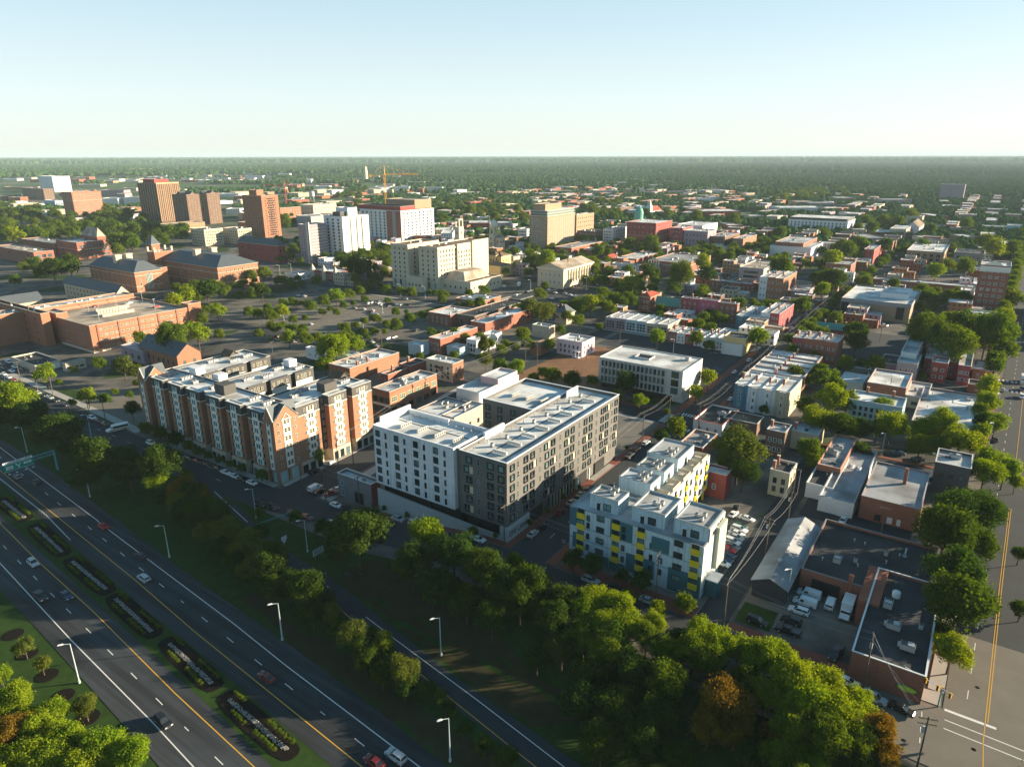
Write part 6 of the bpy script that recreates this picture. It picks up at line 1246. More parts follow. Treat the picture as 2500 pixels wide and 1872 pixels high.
tp('A2', [(690,1240,76,1),(800,1220,56,1),(585,1280,66,1),(460,1320,72,1),(225,1370,76,1),(130,1405,66,1),(20,1390,60,1),(420,1425,40,0),(570,1375,40,0),(755,1320,40,0),(835,1300,36,0),(935,1265,40,0),(320,1440,48,0),(400,1520,60,0),(640,1350,34,0),(770,1510,54,0),(860,1490,44,0),(1040,1435,48,0),(1190,1510,44,1),(1100,1545,38,1),(1020,1540,38,0),(1340,1440,44,1),(1430,1400,52,2),(760,1590,62,0),(20,1560,48,1),(300,1270,36,0),(1610,1225,56,1),(1545,1215,36,1),(1490,1210,36,1),(1250,1200,56,2),(1340,1205,54,2),(1830,1215,50,1),(1960,1190,58,4),(1120,1190,60,2),(890,1190,52,2),(860,970,120,2),(960,1010,100,2),(780,960,80,2),(920,870,58,0),(520,1110,56,2),(380,1125,32,2),(60,1050,80,0),(50,1200,74,2),(870,400,72,0),(1850,470,80,0),(2050,500,100,0),(1600,560,70,0),(250,590,60,0)])
tp('A1', [(100,470,110,2),(250,470,90,2),(60,570,110,2),(180,630,120,2),(330,660,110,0),(430,660,56,1,1),(130,720,80,1),(480,600,92,2),(600,570,90,0),(620,670,90,0),(760,620,84,0),(860,600,110,2),(900,700,100,2),(960,640,90,0),(1050,720,110,2),(910,450,72,0),(1100,520,60,2),(1160,660,72,4),(1130,780,90,0),(1010,780,90,0),(1270,640,74,2),(1340,650,62,0),(1450,680,72,2),(1550,700,72,2),(1400,750,70,0),(330,1040,60,0),(450,1000,110,2),(600,980,100,2),(200,990,54,0),(130,1100,60,2),(1000,830,70,0),(160,1320,44,1),(340,1280,40,0),(1600,1240,95,1),(1500,1280,90,1),(1690,1250,60,0),(1870,1365,74,1),(1770,1360,50,0),(1740,1430,60,0),(1620,1500,70,0),(1200,1590,66,2),(1780,1200,105,2),(2160,1060,60,0)])
rr = random.Random(31)
tp('C1', [(1180,160,75,2),(1240,250,80,4),(1330,330,85,2),(1420,430,80,2),(1520,470,90,4),(1600,540,90,2),(1000,40,70,2),(1560,120,40,0)])
tp('C2', [(60,470,95,2),(180,590,90,2),(470,650,85,2),(570,820,80,2),(700,930,85,2),(760,860,60,0),(890,1010,75,2),(1000,1140,70,2),(1110,1180,60,2),(1200,1290,60,2)])
tp('C1', [(150,1390,100,1),(60,1340,90,1),(300,1600,130,1),(700,1600,110,1),(30,1240,80,1)])
for x_ in range(272, 384, 10):
    for y_ in (302, 322, 403, 358): 
        if rr.random() < (.7 if y_ != 358 else .25): tree(x_+rr.uniform(-3, 3), y_+rr.uniform(-2, 2), rr.uniform(2.2, 4.4), rr.choice([0, 0, 1, 4]))
for x_ in range(300, 1500, 11):
    if rr.random() < .8: tree(x_, -6.5-.030*(x_-145)+rr.uniform(-1, 1.5)+2, rr.uniform(4, 6), rr.choice([0, 0, 2, 1]))
for x_ in range(400, 900, 12):
    if rr.random() < .6: tree(x_, 84+rr.uniform(-1, 1), rr.uniform(3.2, 5), rr.choice([0, 1, 2]))
for y_ in range(200, 300, 9):
    if rr.random() < .7: tree(386-rr.uniform(3, 6), y_, rr.uniform(3, 5), rr.choice([0, 1, 2])); tree(302+rr.uniform(-2, 2), y_+4, rr.uniform(3, 5), rr.choice([0, 1]))
# woods that carry on outside the frame to the right and behind: they shade the expressway
rr = random.Random(11)
OFF = []
for k in range(60):
    x = rr.uniform(58, 118); y = rr.uniform(-95, 20)
    pj = PJ((x, y, 8)); inside = pj[2] > 0 and -80 < pj[0] < 2560 and pj[1] < 1950
    if not inside: tree(x, y, rr.uniform(5, 7.5), rr.choice([0, 2, 1])); OFF.append(len(TREES)-1)
def px_size(t):
    d = PJ((t[0], t[1], t[2]+t[3]))[2]
    return t[3]/d if d > 0 else 0
_ix = sorted(range(len(TREES)), key=lambda i: -px_size(TREES[i]))
keep = set([i for i in _ix if i not in OFF][:298]) | set(OFF)
TK = ['round green tree', 'bright yellow-green tree', 'dark green tree', 'copper-brown tree', 'olive green tree']
TREEN = 0
for i, (x, y, z, r, kind, hg, cone) in enumerate(TREES):
    if i not in keep: EXTRA.append((x, y, z, r)); continue
    near = r/max(1, PJ((x, y, z))[2]) > .018
    e = mk('tree', None, None, (x, y, z), random.uniform(0, 6.28)); e.scale = (r, r, r*random.uniform(.92, 1.1))
    t = mk('trunk', TRK[i % 3], e); cm = CONE if cone else (CROWN[i % 4] if near else CROWNM[i % 3])
    c_ = mk('crown', cm, e, (0, 0, 1.42)); c_.material_slots[0].link = 'OBJECT'; c_.material_slots[0].material = LEAF[kind]
    sz = 'small ' if r < 3.2 else ('large ' if r > 6.5 else '')
    e['category'] = 'tree'; e['group'] = 'trees growing about the town and expressway'
    TODO.append((e, (sz+TK[kind]).strip() + (' with pointed crown' if cone else '')))
# ================================================================ VEHICLES
PAINT = mat('car_paint', (1, 1, 1), .28, .02, 1, objcol=True, spec=.6); TYRE = mat('tyre', (.02, .02, .02), .9, .1, 3); CGL = glass('car_glass', (.01, .013, .016), (.03, .04, .045))
HL = mat('headlight_lens', (.75, .76, .78), .2, .05, 3); TLt = mat('taillight_lens', (.45, .02, .015), .3, .1, 3); CHRM = mat('bumper_grey', (.09, .09, .095), .5, .1, 2)
def vehicle(kind):
    """side profile lofted across the width; front faces +x; returns list of (name, mesh, loc)"""
    m = MB(); g = MB()
    if kind == 'sedan': L, W_, prof, cab, hr = 4.7, 1.82, [(-2.35, .35, .80), (-2.25, .28, .98), (-1.5, .25, 1.0), (-.9, .25, .98), (.75, .25, .96), (1.3, .25, .92), (2.15, .27, .78), (2.35, .35, .62)], [(-1.75, .98), (-1.0, 1.42), (.25, 1.44), (1.15, .95)], 1.44
    elif kind == 'suv': L, W_, prof, cab, hr = 4.8, 1.92, [(-2.4, .42, .95), (-2.3, .33, 1.12), (-1.5, .3, 1.13), (0, .3, 1.1), (1.0, .3, 1.08), (1.4, .3, 1.03), (2.2, .33, .92), (2.4, .42, .7)], [(-2.25, 1.12), (-1.95, 1.68), (.3, 1.72), (1.15, 1.07)], 1.72
    elif kind == 'pickup': L, W_, prof, cab, hr = 5.7, 2.0, [(-2.85, .5, .95), (-2.75, .4, 1.18), (-1.0, .38, 1.18), (-.5, .38, 1.15), (1.2, .38, 1.13), (1.6, .38, 1.1), (2.65, .4, 1.0), (2.85, .5, .8)], [(-.75, 1.16), (-.6, 1.8), (.75, 1.83), (1.45, 1.12)], 1.83
    elif kind == 'van': L, W_, prof, cab, hr = 5.6, 2.02, [(-2.8, .45, 1.3), (-2.7, .38, 2.05), (-1.5, .36, 2.12), (.6, .36, 2.12), (1.1, .36, 2.05), (1.75, .36, 1.3), (2.6, .4, 1.05), (2.8, .5, .8)], None, 2.1
    elif kind == 'truck': L, W_, prof, cab, hr = 7.6, 2.3, [(1.4, .5, 1.9), (1.6, .45, 2.35), (2.4, .45, 2.3), (2.75, .45, 1.45), (3.6, .5, 1.25), (3.8, .55, .9)], None, 2.3
    elif kind == 'bus': L, W_, prof, cab, hr = 8.6, 2.4, [(-4.3, .5, 2.6), (-4.2, .42, 2.85), (1.6, .42, 2.85), (2.2, .42, 2.6), (2.6, .42, 1.5), (4.1, .45, 1.2), (4.3, .55, .9)], None, 2.8
    n = len(prof); hw = W_/2
    for i, (x, zl, zt) in enumerate(prof):
        e = .10 if i in (0, n-1) else 0.
        m.v += [(x, -(hw-e), zl), (x, -(hw-e), zl+(zt-zl)*.55), (x, -(hw-e-.12), zt), (x, hw-e-.12, zt), (x, hw-e, zl+(zt-zl)*.55), (x, hw-e, zl)]
    pi = m.mi(PAINT)
    for i in range(n-1):
        for k in range(6):
            a = i*6+k; c_ = i*6+(k+1) % 6; m.f.append((a, c_, c_+6, a+6)); m.m.append(pi)
    m.f.append((5, 4, 3, 2, 1, 0)); m.m.append(pi); q = (n-1)*6; m.f.append(tuple(q+k for k in range(6))); m.m.append(pi)
    if cab:
        (x0, z0), (x1, z1), (x2, z2), (x3, z3) = cab; a, bt = hw-.14, hw-.32
        g.mesh([(x0, -a, z0-.03), (x3, -a, z3-.03), (x3, a, z3-.03), (x0, a, z0-.03), (x1, -bt, z1-.06), (x2, -bt, z2-.06), (x2, bt, z2-.06), (x1, bt, z1-.06)],
               [(0, 1, 5, 4), (1, 2, 6, 5), (2, 3, 7, 6), (3, 0, 4, 7), (4, 5, 6, 7)], CGL)
        m.mesh([(x1-.08, -bt-.05, z1-.07), (x2+.08, -bt-.05, z2-.07), (x2+.08, bt+.05, z2-.07), (x1-.08, bt+.05, z1-.07), (x1+.04, -bt+.02, z1), (x2-.05, -bt+.02, z2), (x2-.05, bt-.02, z2), (x1+.04, bt-.02, z1)],
               [(0, 1, 5, 4), (1, 2, 6, 5), (2, 3, 7, 6), (3, 0, 4, 7), (4, 5, 6, 7)], PAINT)
        for xx, zz, xt, zt in ((x0, z0, x1, z1), (x3, z3, x2, z2), ((x0+x3)/2-.1, (z0+z3)/2, (x1+x2)/2-.1, (z1+z2)/2)):
            for s in (-1, 1): m.tube((xx, s*(a+.005), zz-.03), (xt, s*(bt+.01), zt-.06), .045, PAINT, 5)
    if kind == 'van':
        g.box(1.08, -hw+.10, 1.3, 1.70, hw-.10, 1.9, CGL); g.box(.2, -hw-.01, 1.3, 1.0, -hw+.05, 1.85, CGL); g.box(.2, hw-.05, 1.3, 1.0, hw+.01, 1.85, CGL); g.box(-2.78, -.8, 1.3, -2.72, .8, 1.85, CGL)
        for s in (-1, 1): m.tube((1.1, s*(hw-.1), 2.02), (1.75, s*(hw-.1), 1.28), .06, PAINT, 5)
    if kind == 'truck':
        g.box(2.3, -hw+.12, 1.45, 2.68, hw-.12, 2.1, CGL); m.box(-3.8, -1.25, .8, 1.3, 1.25, 3.5, PAINT); m.box(-3.7, -.5, .5, 1.4, .5, .79, CHRM)
    if kind == 'bus':
        g.box(-3.9, -hw-.02, 1.6, 1.9, hw+.02, 2.4, CGL); g.box(2.1, -hw+.1, 1.5, 2.5, hw-.1, 2.3, CGL); m.box(-4.25, -hw-.03, .75, 3.0, hw+.03, 1.15, mat('bus_stripe', (.45, .33, .06), .5, .1, 1))
    if kind == 'pickup': g.box(-2.65, -.82, 1.17, -.85, .82, 1.195, CHRM)
    m.box(prof[-1][0]-.15, -hw+.15, prof[-1][1], prof[-1][0]+.06, hw-.15, prof[-1][1]+.16, CHRM)
    b0 = -3.8 if kind == 'truck' else prof[0][0]
    if kind != 'truck': m.box(b0-.06, -hw+.15, prof[0][1], b0+.15, hw-.15, prof[0][1]+.18, CHRM)
    out = [('body', m.data('body'), (0, 0, 0)), ('windows', g.data('windows'), (0, 0, 0))]
    wh = MB(); wr = .34 if kind in ('sedan',) else .4; wh.tube((0, -.11, 0), (0, .11, 0), wr, TYRE, 14); wh.tube((0, -.12, 0), (0, .12, 0), wr*.6, METAL, 10); wd = wh.data('wheel')
    fx = L*.30 if kind != 'truck' else 2.9; bx = -L*.30 if kind != 'truck' else -2.4
    for xx in (fx, bx):
        for s in (-1, 1): out.append(('wheel', wd, (xx, s*(hw-.09), wr)))
    h = MB(); h.box(-.04, -.2, -.08, .04, .2, .08, HL); hd = h.data('headlight'); t = MB(); t.box(-.04, -.16, -.1, .04, .16, .1, TLt); td = t.data('taillight')
    for s in (-1, 1):
        out.append(('headlight', hd, (prof[-1][0]-.0, s*(hw-.36), prof[-1][1]+.27))); out.append(('taillight', td, (b0-.0, s*(hw-.3), .85 if kind != 'truck' else .9)))
    return out
PROTO = {}
CARS = []
COLN = {'w': ('white', (.74, .75, .76)), 's': ('silver', (.42, .44, .46)), 'g': ('grey', (.16, .17, .18)), 'k': ('black', (.014, .015, .017)), 'b': ('dark blue', (.02, .045, .09)), 'r': ('red', (.50, .02, .015)), 'd': ('dark red', (.16, .015, .015)), 't': ('beige', (.42, .37, .28)), 'n': ('green', (.03, .10, .07))}
KN = {'sedan': 'sedan', 'suv': 'SUV', 'pickup': 'pickup truck', 'van': 'van', 'truck': 'box truck', 'bus': 'shuttle bus'}
def car(x, y, ang, kind='sedan', col='w', z=None, label=None, desc=None):
    z = T(x, y)+.10 if z is None else z
    if kind not in PROTO:
        e = mk({'suv': 'suv', 'truck': 'box_truck', 'bus': 'shuttle_bus', 'pickup': 'pickup_truck', 'van': 'cargo_van', 'sedan': 'sedan'}[kind], None)
        for nm, d, l in vehicle(kind): mk(nm, d, e, l)
        PROTO[kind] = e; o = e
        o.location = (x, y, z); o.rotation_euler = (0, 0, ang)
        for c_ in o.children: c_.color = (*COLN[col][1], 1)
    else: o = copytree(PROTO[kind], (x, y, z), ang, color=COLN[col][1])
    o['category'] = {'sedan': 'car', 'suv': 'car', 'pickup': 'pickup truck', 'van': 'van', 'truck': 'truck', 'bus': 'bus'}[kind]
    if 'label' in o.keys(): del o['label']
    o['group'] = 'vehicles on the streets and car parks'
    if label: o['label'] = label
    else: TODO.append((o, (desc or 'parked %s') % (COLN[col][0]+' '+KN[kind]) if '%' in (desc or 'parked %s') else desc))
    return o
HP = math.pi/2
def cp(c, L, ang, desc=None):
    for q in L:
        P = GR(*N(c, q[0], q[1])); car(P.x, P.y, q[4] if len(q) > 4 else ang, {'s': 'sedan', 'u': 'suv', 'p': 'pickup', 'v': 'van', 'b': 'bus', 't': 'truck'}[q[2]], q[3], desc=desc)
for (c, x, y, kd, cl, a, lb) in (('C1', 203, 440, 'suv', 's', -HP-.06, 'silver SUV in the near carriageway beside the yellow line'), ('C1', 247, 640, 'pickup', 'k', -HP-.06, 'black pickup truck straddling the white edge of the near carriageway'),
        ('C1', 403, 635, 'sedan', 'b', -HP-.06, 'dark blue car beside the yellow line, abreast of the black pickup'), ('C1', 985, 1395, 'suv', 'k', -HP-.05, 'black SUV alone at the bottom of the near carriageway'),
        ('C1', 625, 218, 'sedan', 'r', HP-.06, 'red sedan on the white edge line of the far carriageway'), ('C1', 848, 398, 'sedan', 'k', HP-.06, 'black sedan on the far carriageway just below the red sedan'),
        ('C1', 868, 532, 'suv', 's', HP-.06, 'silver SUV on the far carriageway just behind the black sedan'), ('C1', 1605, 1128, 'sedan', 'd', HP-.04, 'dark red sedan alone in the left lane of the far carriageway'),
        ('C2', 905, 1605, 'suv', 's', HP-.04, 'pale silver SUV at the bottom edge on the far carriageway'), ('C2', 775, 1640, 'sedan', 'd', HP-.04, 'dark maroon car cut by the bottom edge beside the silver SUV'),
        ('B1', 155, 1295, 'sedan', 'g', HP-.06, 'grey sedan on the far carriageway just past the green sign'), ('B1', 320, 1338, 'sedan', 'k', HP-.06, 'black sedan on the far carriageway below the green toll sign')):
    P = GR(*N(c, x, y)); car(P.x, P.y, a, kd, cl, label=lb)
cp('B1', [(330,570,'s','w'),(378,588,'s','k'),(432,610,'s','s'),(480,634,'s','k'),(565,670,'s','k'),(797,785,'u','w'),(848,805,'s','k'),(905,835,'s','k'),(1300,1003,'u','w'),(1375,1026,'s','d'),(1440,1052,'s','s'),(1500,1080,'s','k'),(1565,1110,'s','s'),(1635,1133,'s','k'),(1705,1156,'s','d'),(1790,1190,'s','k'),(1880,1222,'s','k'),(1945,1255,'s','w'),(2020,1287,'s','w'),(2090,1312,'s','k'),(2170,1345,'s','w'),(35,408,'s','w'),(75,435,'s','w'),(125,460,'s','r'),(105,380,'s','w'),(35,355,'s','k'),(130,345,'s','w'),(80,305,'v','w'),(195,365,'s','k'),(20,320,'s','g')], -HP)
P = GR(*N('B1', 1015, 885)); car(P.x, P.y, 2.9, 'bus', 'w', label='white and gold shuttle bus turning out beside the brick apartments')
cp('B2', [(500,1245,'s','k',.03),(630,1175,'s','s',.03),(985,975,'s','k',.03),(510,1395,'v','w',.05),(545,1420,'s','k',.05),(655,1440,'p','d',2.6),(690,1405,'s','w',2.6),(40,1525,'u','k',-HP),(145,1555,'u','k',-HP),(310,1605,'s','k',-HP),(440,1640,'s','d',-HP),(690,1538,'s','w',-HP),(785,1562,'s','k',-HP),(1225,1655,'s','s',-HP),(1380,30,'p','k',.3),(1140,100,'s','s',0),(1190,90,'s','k',0),(1030,110,'s','k',1.2),(1000,130,'s','w',1.2),(1060,150,'s','k',1.2),(1040,165,'s','s',1.2),(1160,185,'s','k',1.2),(990,120,'s','k',1.2),(330,125,'s','w',1),(170,90,'s','d',.1),(2060,130,'s','k',0)], 0)
cp('C2', [(1020,205,'u','w',-HP),(1400,295,'s','w',-HP),(520,200,'s','w',-HP)], 0)
cp('B3', [(420,1600,'s','d'),(510,1515,'s','t'),(590,1445,'s','t'),(620,1410,'s','k'),(1150,1005,'u','w'),(1065,1060,'u','k'),(1010,1115,'p','k'),(2040,290,'u','w'),(1915,390,'s','w'),(1230,708,'s','k',-HP),(1880,625,'s','w',0),(1735,230,'s','k',HP)], 0)
cp('C3', [(125,265,'s','s',0),(180,225,'s','k',0),(475,545,'u','s',-HP),(610,590,'s','k',-HP),(820,668,'s','s',-HP),(1345,885,'s','k',-HP),(1345,110,'s','k',.1),(1330,145,'s','w',-.1)], 0)
for k, (x, y, kd, cl) in enumerate([(1365,215,'s','n'),(1365,238,'u','w'),(1350,262,'s','w'),(1345,285,'s','s'),(1325,312,'u','w'),(1320,338,'s','g'),(1300,357,'s','r'),(1292,388,'s','b'),(1275,415,'s','b'),(1262,440,'s','w'),(1412,172,'s','w')]):
    P = GR(*N('C3', x, y)); car(P.x, P.y, -HP-.12, {'s': 'sedan', 'u': 'suv'}[kd], cl, desc='%s in the slanted row')
cp('C4', [(430,632,'v','w',HP),(405,682,'v','w',HP),(368,730,'u','w',HP),(320,790,'u','k',HP),(300,850,'p','k',HP),(558,690,'v','w',0),(655,735,'t','w',3.14),(115,790,'u','k',-HP-.1),(590,985,'p','k',3.0),(820,1255,'u','s',-1.7),(985,1320,'s','k',-1.75),(633,185,'s','w',3.1),(940,372,'u','w',1.45),(30,895,'s','k',-HP),(660,1155,'s','w',-1.6)], 0)
cp('B4', [(1120,1090,'s','b',1.5),(1290,1140,'s','k',1.5),(640,320,'s','k',1.3),(650,300,'s','b',1.3),(620,350,'s','k',1.3),(550,430,'s','k',1.3),(505,475,'s','s',1.4),(905,375,'u','w',1.3),(895,350,'s','s',1.3),(860,425,'s','w',.5),(860,405,'s','k',.5),(1530,585,'u','w',.2),(1595,590,'s','w',.2),(1555,620,'u','w',1.2),(1480,625,'s','s',1.2),(1480,650,'s','n',1.2),(1460,672,'s','k',1.2),(2015,545,'s','s',0),(2180,605,'u','w',3.14),(2185,540,'u','k',3.14),(1955,975,'s','k',0),(2195,470,'t','w',3.14)], 0)
cp('A4', [(425,1360,'u','w'),(335,1415,'s','w'),(240,1485,'s','s'),(205,1530,'u','w'),(180,1550,'s','k'),(275,1465,'s','k'),(990,1505,'p','w',1.2),(610,1220,'s','k'),(640,1195,'s','w'),(590,1245,'s','w'),(740,1140,'v','w'),(820,1030,'s','s'),(850,1010,'s','w'),(880,1050,'s','k'),(905,1020,'s','w'),(960,960,'s','s'),(1100,905,'s','w'),(1055,925,'s','k')], 0)
cp('A3', [(890,1275,'u','n',.3),(955,1310,'s','s',1.2),(850,1110,'u','w',1.2),(645,1190,'s','w',.4),(60,1160,'t','w',.5),(35,1240,'s','w',.4),(120,1215,'s','k',.4),(490,1185,'s','k',.3),(520,1170,'s','g',.3),(550,1160,'s','b',.3),(600,1150,'s','t',.3),(330,1215,'s','k',1.2),(370,1220,'s','w',1.2),(320,1195,'s','w',1.2),(455,1225,'s','s',1.2),(500,1240,'s','w',1.2),(545,1250,'s','w',1.2),(345,1270,'s','w',1.2),(730,1150,'u','s',.3),(745,1165,'s','k',.3),(1110,1180,'s','k',.3),(1145,1165,'s','s',.3),(1180,1160,'s','w',.3),(1000,1200,'s','k',.3),(1485,1250,'s','n',.3),(1540,1230,'s','k',.3),(1570,1215,'s','k',.3),(1600,1208,'s','w',.3),(775,1105,'s','s',.3)], .3)
cp('A2', [(970,1310,'s','w'),(1000,1305,'s','w'),(1030,1300,'s','k'),(1055,1310,'s','s'),(1080,1320,'s','w'),(1130,1315,'s','k'),(1170,1315,'s','k'),(1215,1320,'s','w'),(1245,1325,'s','s'),(1140,1335,'s','k'),(1290,1275,'u','w',1.4),(850,1352,'s','s',1.4),(870,1348,'s','k',1.4),(925,1362,'s','w',1.4),(985,1385,'s','d',1.4),(1000,1372,'s','w',1.4),(1010,1397,'s','w',1.4),(1035,1405,'s','s',1.4),(915,1442,'s','s',1.4),(470,1490,'s','w',1.4),(365,1245,'s','w',1.4),(415,1250,'s','w',1.4),(430,1245,'u','g',1.4),(480,1210,'s','k',1.4),(365,1305,'s','w',1.4),(410,1170,'s','b',1.4),(165,945,'s','s',1.4),(320,945,'s','g',1.4),(1560,1310,'s','k',1.4),(1590,1305,'s','g',1.4),(1310,1325,'s','k',1.4),(2150,1490,'s','s',1.4),(2135,1170,'v','w',.2),(145,1150,'s','w',1.4),(115,1150,'s','s',1.4)], .2)
dx, dy, dl, dly, dz = DECK
car(dx+dl*.86, dy+dly*.35, .3, 'sedan', 'r', z=dz, label='red car on the open top deck of the brick garage'); car(dx+dl*.80, dy+dly*.78, .3, 'sedan', 'w', z=dz, label='white car on the open top deck of the brick garage'); car(dx+dl*.5, dy+dly*.9, .3, 'sedan', 'd', z=dz, label='dark maroon car at the far side of the open garage deck')
# ================================================================ LAMPS, POLES, SIGNS
GALV = mat('pale_lamp_steel', (.42, .50, .50), .5, .12, 2); WOOD = mat('pole_wood', (.13, .10, .075), .9, .3, 2)
def lamp(c, x, y, h=10.5, ang=2.6, arm=1.6):
    P = GR(*N(c, x, y)); e = mk('street_lamp', None, None, tuple(P), ang)
    m = MB(); m.tube((0, 0, 0), (0, 0, h), .17, GALV, 8, .09); m.tube((0, 0, 0), (0, 0, .7), .28, GALV, 8); m.tube((0, 0, h-.1), (arm, 0, h+.25), .06, GALV, 6); m.obj('pole', e)
    m = MB(); m.mesh([(arm-.4, -.18, h+.12), (arm+.75, -.15, h+.16), (arm+.75, .15, h+.16), (arm-.4, .18, h+.12), (arm-.3, -.1, h+.38), (arm+.5, -.1, h+.4), (arm+.5, .1, h+.4), (arm-.3, .1, h+.38)], [(3, 2, 1, 0), (4, 5, 6, 7), (0, 1, 5, 4), (1, 2, 6, 5), (2, 3, 7, 6), (3, 0, 4, 7)], WPAN); m.obj('lamp_head', e)
    tag(e, None, 'street lamp', 'tall steel street lamps'); TODO.append((e, 'tall pale steel street lamp')); return e
for q in (('C1',478,1150),('C1',1020,395),('C1',1700,893),('C2',220,893),('C2',1175,985),('C2',1230,1622),('B1',235,1070),('B1',775,1455),('B1',790,955),('C2',63,160),('C2',372,362)): lamp(*q)
for q in (('B3',1385,235),('B4',975,1100),('B4',1960,735),('B4',1895,1005),('C4',300,650),('A2',1090,1395),('A2',930,1600),('A3',830,1100),('A3',695,1140),('A3',640,1180),('A3',160,1200),('A2',1245,1240),('A2',1455,1260),('A2',207,1060),('A2',305,1045),('A2',250,1530),('B1',67,550)): lamp(*q, h=9)
def upole(c, x, y, h=13, ang=.25, arms=1, tr=False):
    P = GR(*N(c, x, y)); e = mk('utility_pole', None, None, tuple(P), ang); m = MB(); m.tube((0, 0, -.3), (0, 0, h), .19, WOOD, 8, .13); m.obj('pole', e)
    for k in range(arms):
        z = h-.5-1.1*k; m = MB(); m.box(-1.5, -.07, z-.08, 1.5, .07, z+.08, WOOD)
        for q in (-1.4, -.8, .8, 1.4): m.tube((q, 0, z+.08), (q, 0, z+.32), .05, FRM['grey'], 6)
        m.obj('crossarm', e)
    if tr: m = MB(); m.lathe([(0, h-3.4), (.3, h-3.4), (.3, h-2.3), (0, h-2.2)], .45, 0, METAL, 10); m.obj('transformer', e)
    tag(e, None, 'utility pole', 'wooden utility poles'); TODO.append((e, 'wooden utility pole with %s' % ('transformer and wires' if tr else 'crossarm and wires'))); return e, h
def wire(a, b_, zs=(0,), off=(-1.4, .8, 1.4), sag=1.2):
    (ea, ha), (eb, hb) = a, b_; m = MB()
    for o_ in off:
        pa = ea.matrix_basis @ Vector((o_, 0, ha-.2)); pb = eb.matrix_basis @ Vector((o_, 0, hb-.2)); pr = None
        for k in range(11):
            t = k/10; p = pa.lerp(pb, t); p.z -= sag*4*t*(1-t)
            if pr is not None: m.tube(pr, p, .022, FRM['grey'], 4)
            pr = p
    o = m.obj('power_lines'); tag(o, None, 'power lines', 'power lines strung between poles'); o['_m'] = 1
    mid = (ea.location+eb.location)/2
    WR.append((o, mid))
WR = []
u = [upole('B2', 402, 1445, 12, 1.2), upole('B2', 712, 1232, 13, 1.2, 1, True), upole('B2', 838, 1170, 13.5, 1.2, 2), upole('B2', 1465, 665, 13, 1.2, 1, True), upole('B3', 115, 310, 13, 1.2, 1, True), upole('B3', 215, 315, 11, 1.2)]
for a, q in zip(u, u[1:]): wire(a, q)
u2 = [upole('B2', 603, 1490, 12, 0), upole('B2', 895, 1560, 12, 0), upole('B2', 1500, 1655, 14, 0, 1, True), upole('C2', 1555, 325, 13, 0), upole('C3', 862, 660, 14, .1, 2, True), upole('C3', 1268, 835, 13.5, .1, 1), upole('C4', 755, 1190, 13.5, .1, 1, True)]
for a, q in zip(u2, u2[1:]): wire(a, q)
u3 = [u2[5], upole('C4', 165, 410, 13, 1.5, 2, True), upole('C4', 300, 215, 12, 1.5, 1, True), upole('B4', 205, 1500, 12, 1.5, 1)]
for a, q in zip(u3, u3[1:]): wire(a, q)
u4 = [upole('B3', 405, 1560, 12, 1.5), upole('B3', 1120, 985, 12, 1.5), upole('B3', 1348, 790, 11, 1.5), upole('B3', 1600, 900, 12, 1.5), upole('B3', 1840, 690, 11, 1.5), upole('B3', 2020, 520, 11, 1.5), upole('B4', 55, 290, 11, 1.5), upole('A4', 395, 1500, 11, 1.5), upole('A4', 700, 1210, 11, 1.5)]
for a, q in zip(u4, u4[1:]): wire(a, q)
for q in (('B1',180,465),('B1',325,545),('B1',465,610),('B1',910,805),('B1',770,755),('B3',925,170),('B3',640,280),('B4',1030,630),('A2',1610,1310),('A2',1350,1400),('B2',150,285),('B2',1085,190),('A4',960,1640),('B4',1660,190),('A2',540,1600),('C4',855,300)): upole(*q, h=11, ang=random.choice([0, 1.5]))
e5 = upole('C4', 1070, 1700, 13, 1.9, 2, True)
wire(u2[-1], e5)
for o, mid in WR:
    del o['_m']
# sign gantry over the far carriageway
SG = mat('sign_green_face', (.0, .27, .20), .4, .05, 1); GT = mat('gantry_steel', (.10, .27, .30), .5, .15, 2)
P = GR(*N('B1', 497, 1222)); gx, gy, gz = P
e = root('sign_gantry', 'teal steel truss gantry carrying a green toll plaza sign over the far carriageway', 'sign gantry', (gx, gy, gz))
m = MB()
for s in (-.6, .6): m.tube((0, s, 0), (0, s*.6, 7.6), .22, GT, 8)
for s in (-.6, .6): m.tube((-27, s, 0), (-27, s*.6, 7.6), .22, GT, 8)
m.obj('post', e); m = MB()
for z_ in (6.6, 7.9):
    for s in (-.5, .5): m.tube((.3, s, z_), (-27.3, s, z_), .09, GT, 6)
for k in range(18):
    a = -k*1.5
    for s in (-.5, .5): m.tube((a, s, 6.6 if k % 2 else 7.9), (a-1.5, s, 7.9 if k % 2 else 6.6), .06, GT, 5)
    m.tube((a, -.5, 7.9), (a-1.5, .5, 7.9), .05, GT, 5)
m.obj('truss', e)
sx0, sx1 = -16.5, -7.2
m = MB(); m.box(sx0, -.95, 5.6, sx1, -.8, 8.1, SG); m.box(sx0, -.95, 8.104, sx1, -.8, 9.0, WPAN); m.box(sx0, -.97, 5.52, sx1, -.8, 5.598, WPAN); s1 = m.obj('sign_panel', e)
puttext('TOLL PLAZA 1 MILE', .95, FRM['dark'], s1, ((sx0+sx1)/2, -.96, 8.52), 'R', sx=.95)
m = MB(); m.box(sx0+.7, -.97, 6.2, sx0+2.9, -.951, 7.4, WPAN); m.box(sx1-3.0, -.97, 6.7, sx1-.6, -.951, 7.5, WPAN); m.obj('sign_patch', s1)
puttext('E-ZPASS', .5, mat('purple_ink', (.12, .02, .14), .5, .05, 1), s1, (sx0+1.8, -.975, 6.95), 'R'); puttext('ONLY', .45, mat('purple_ink'), s1, (sx0+1.8, -.975, 6.45), 'R'); puttext('CASH', .6, FRM['dark'], s1, (sx1-1.8, -.975, 7.1), 'R')
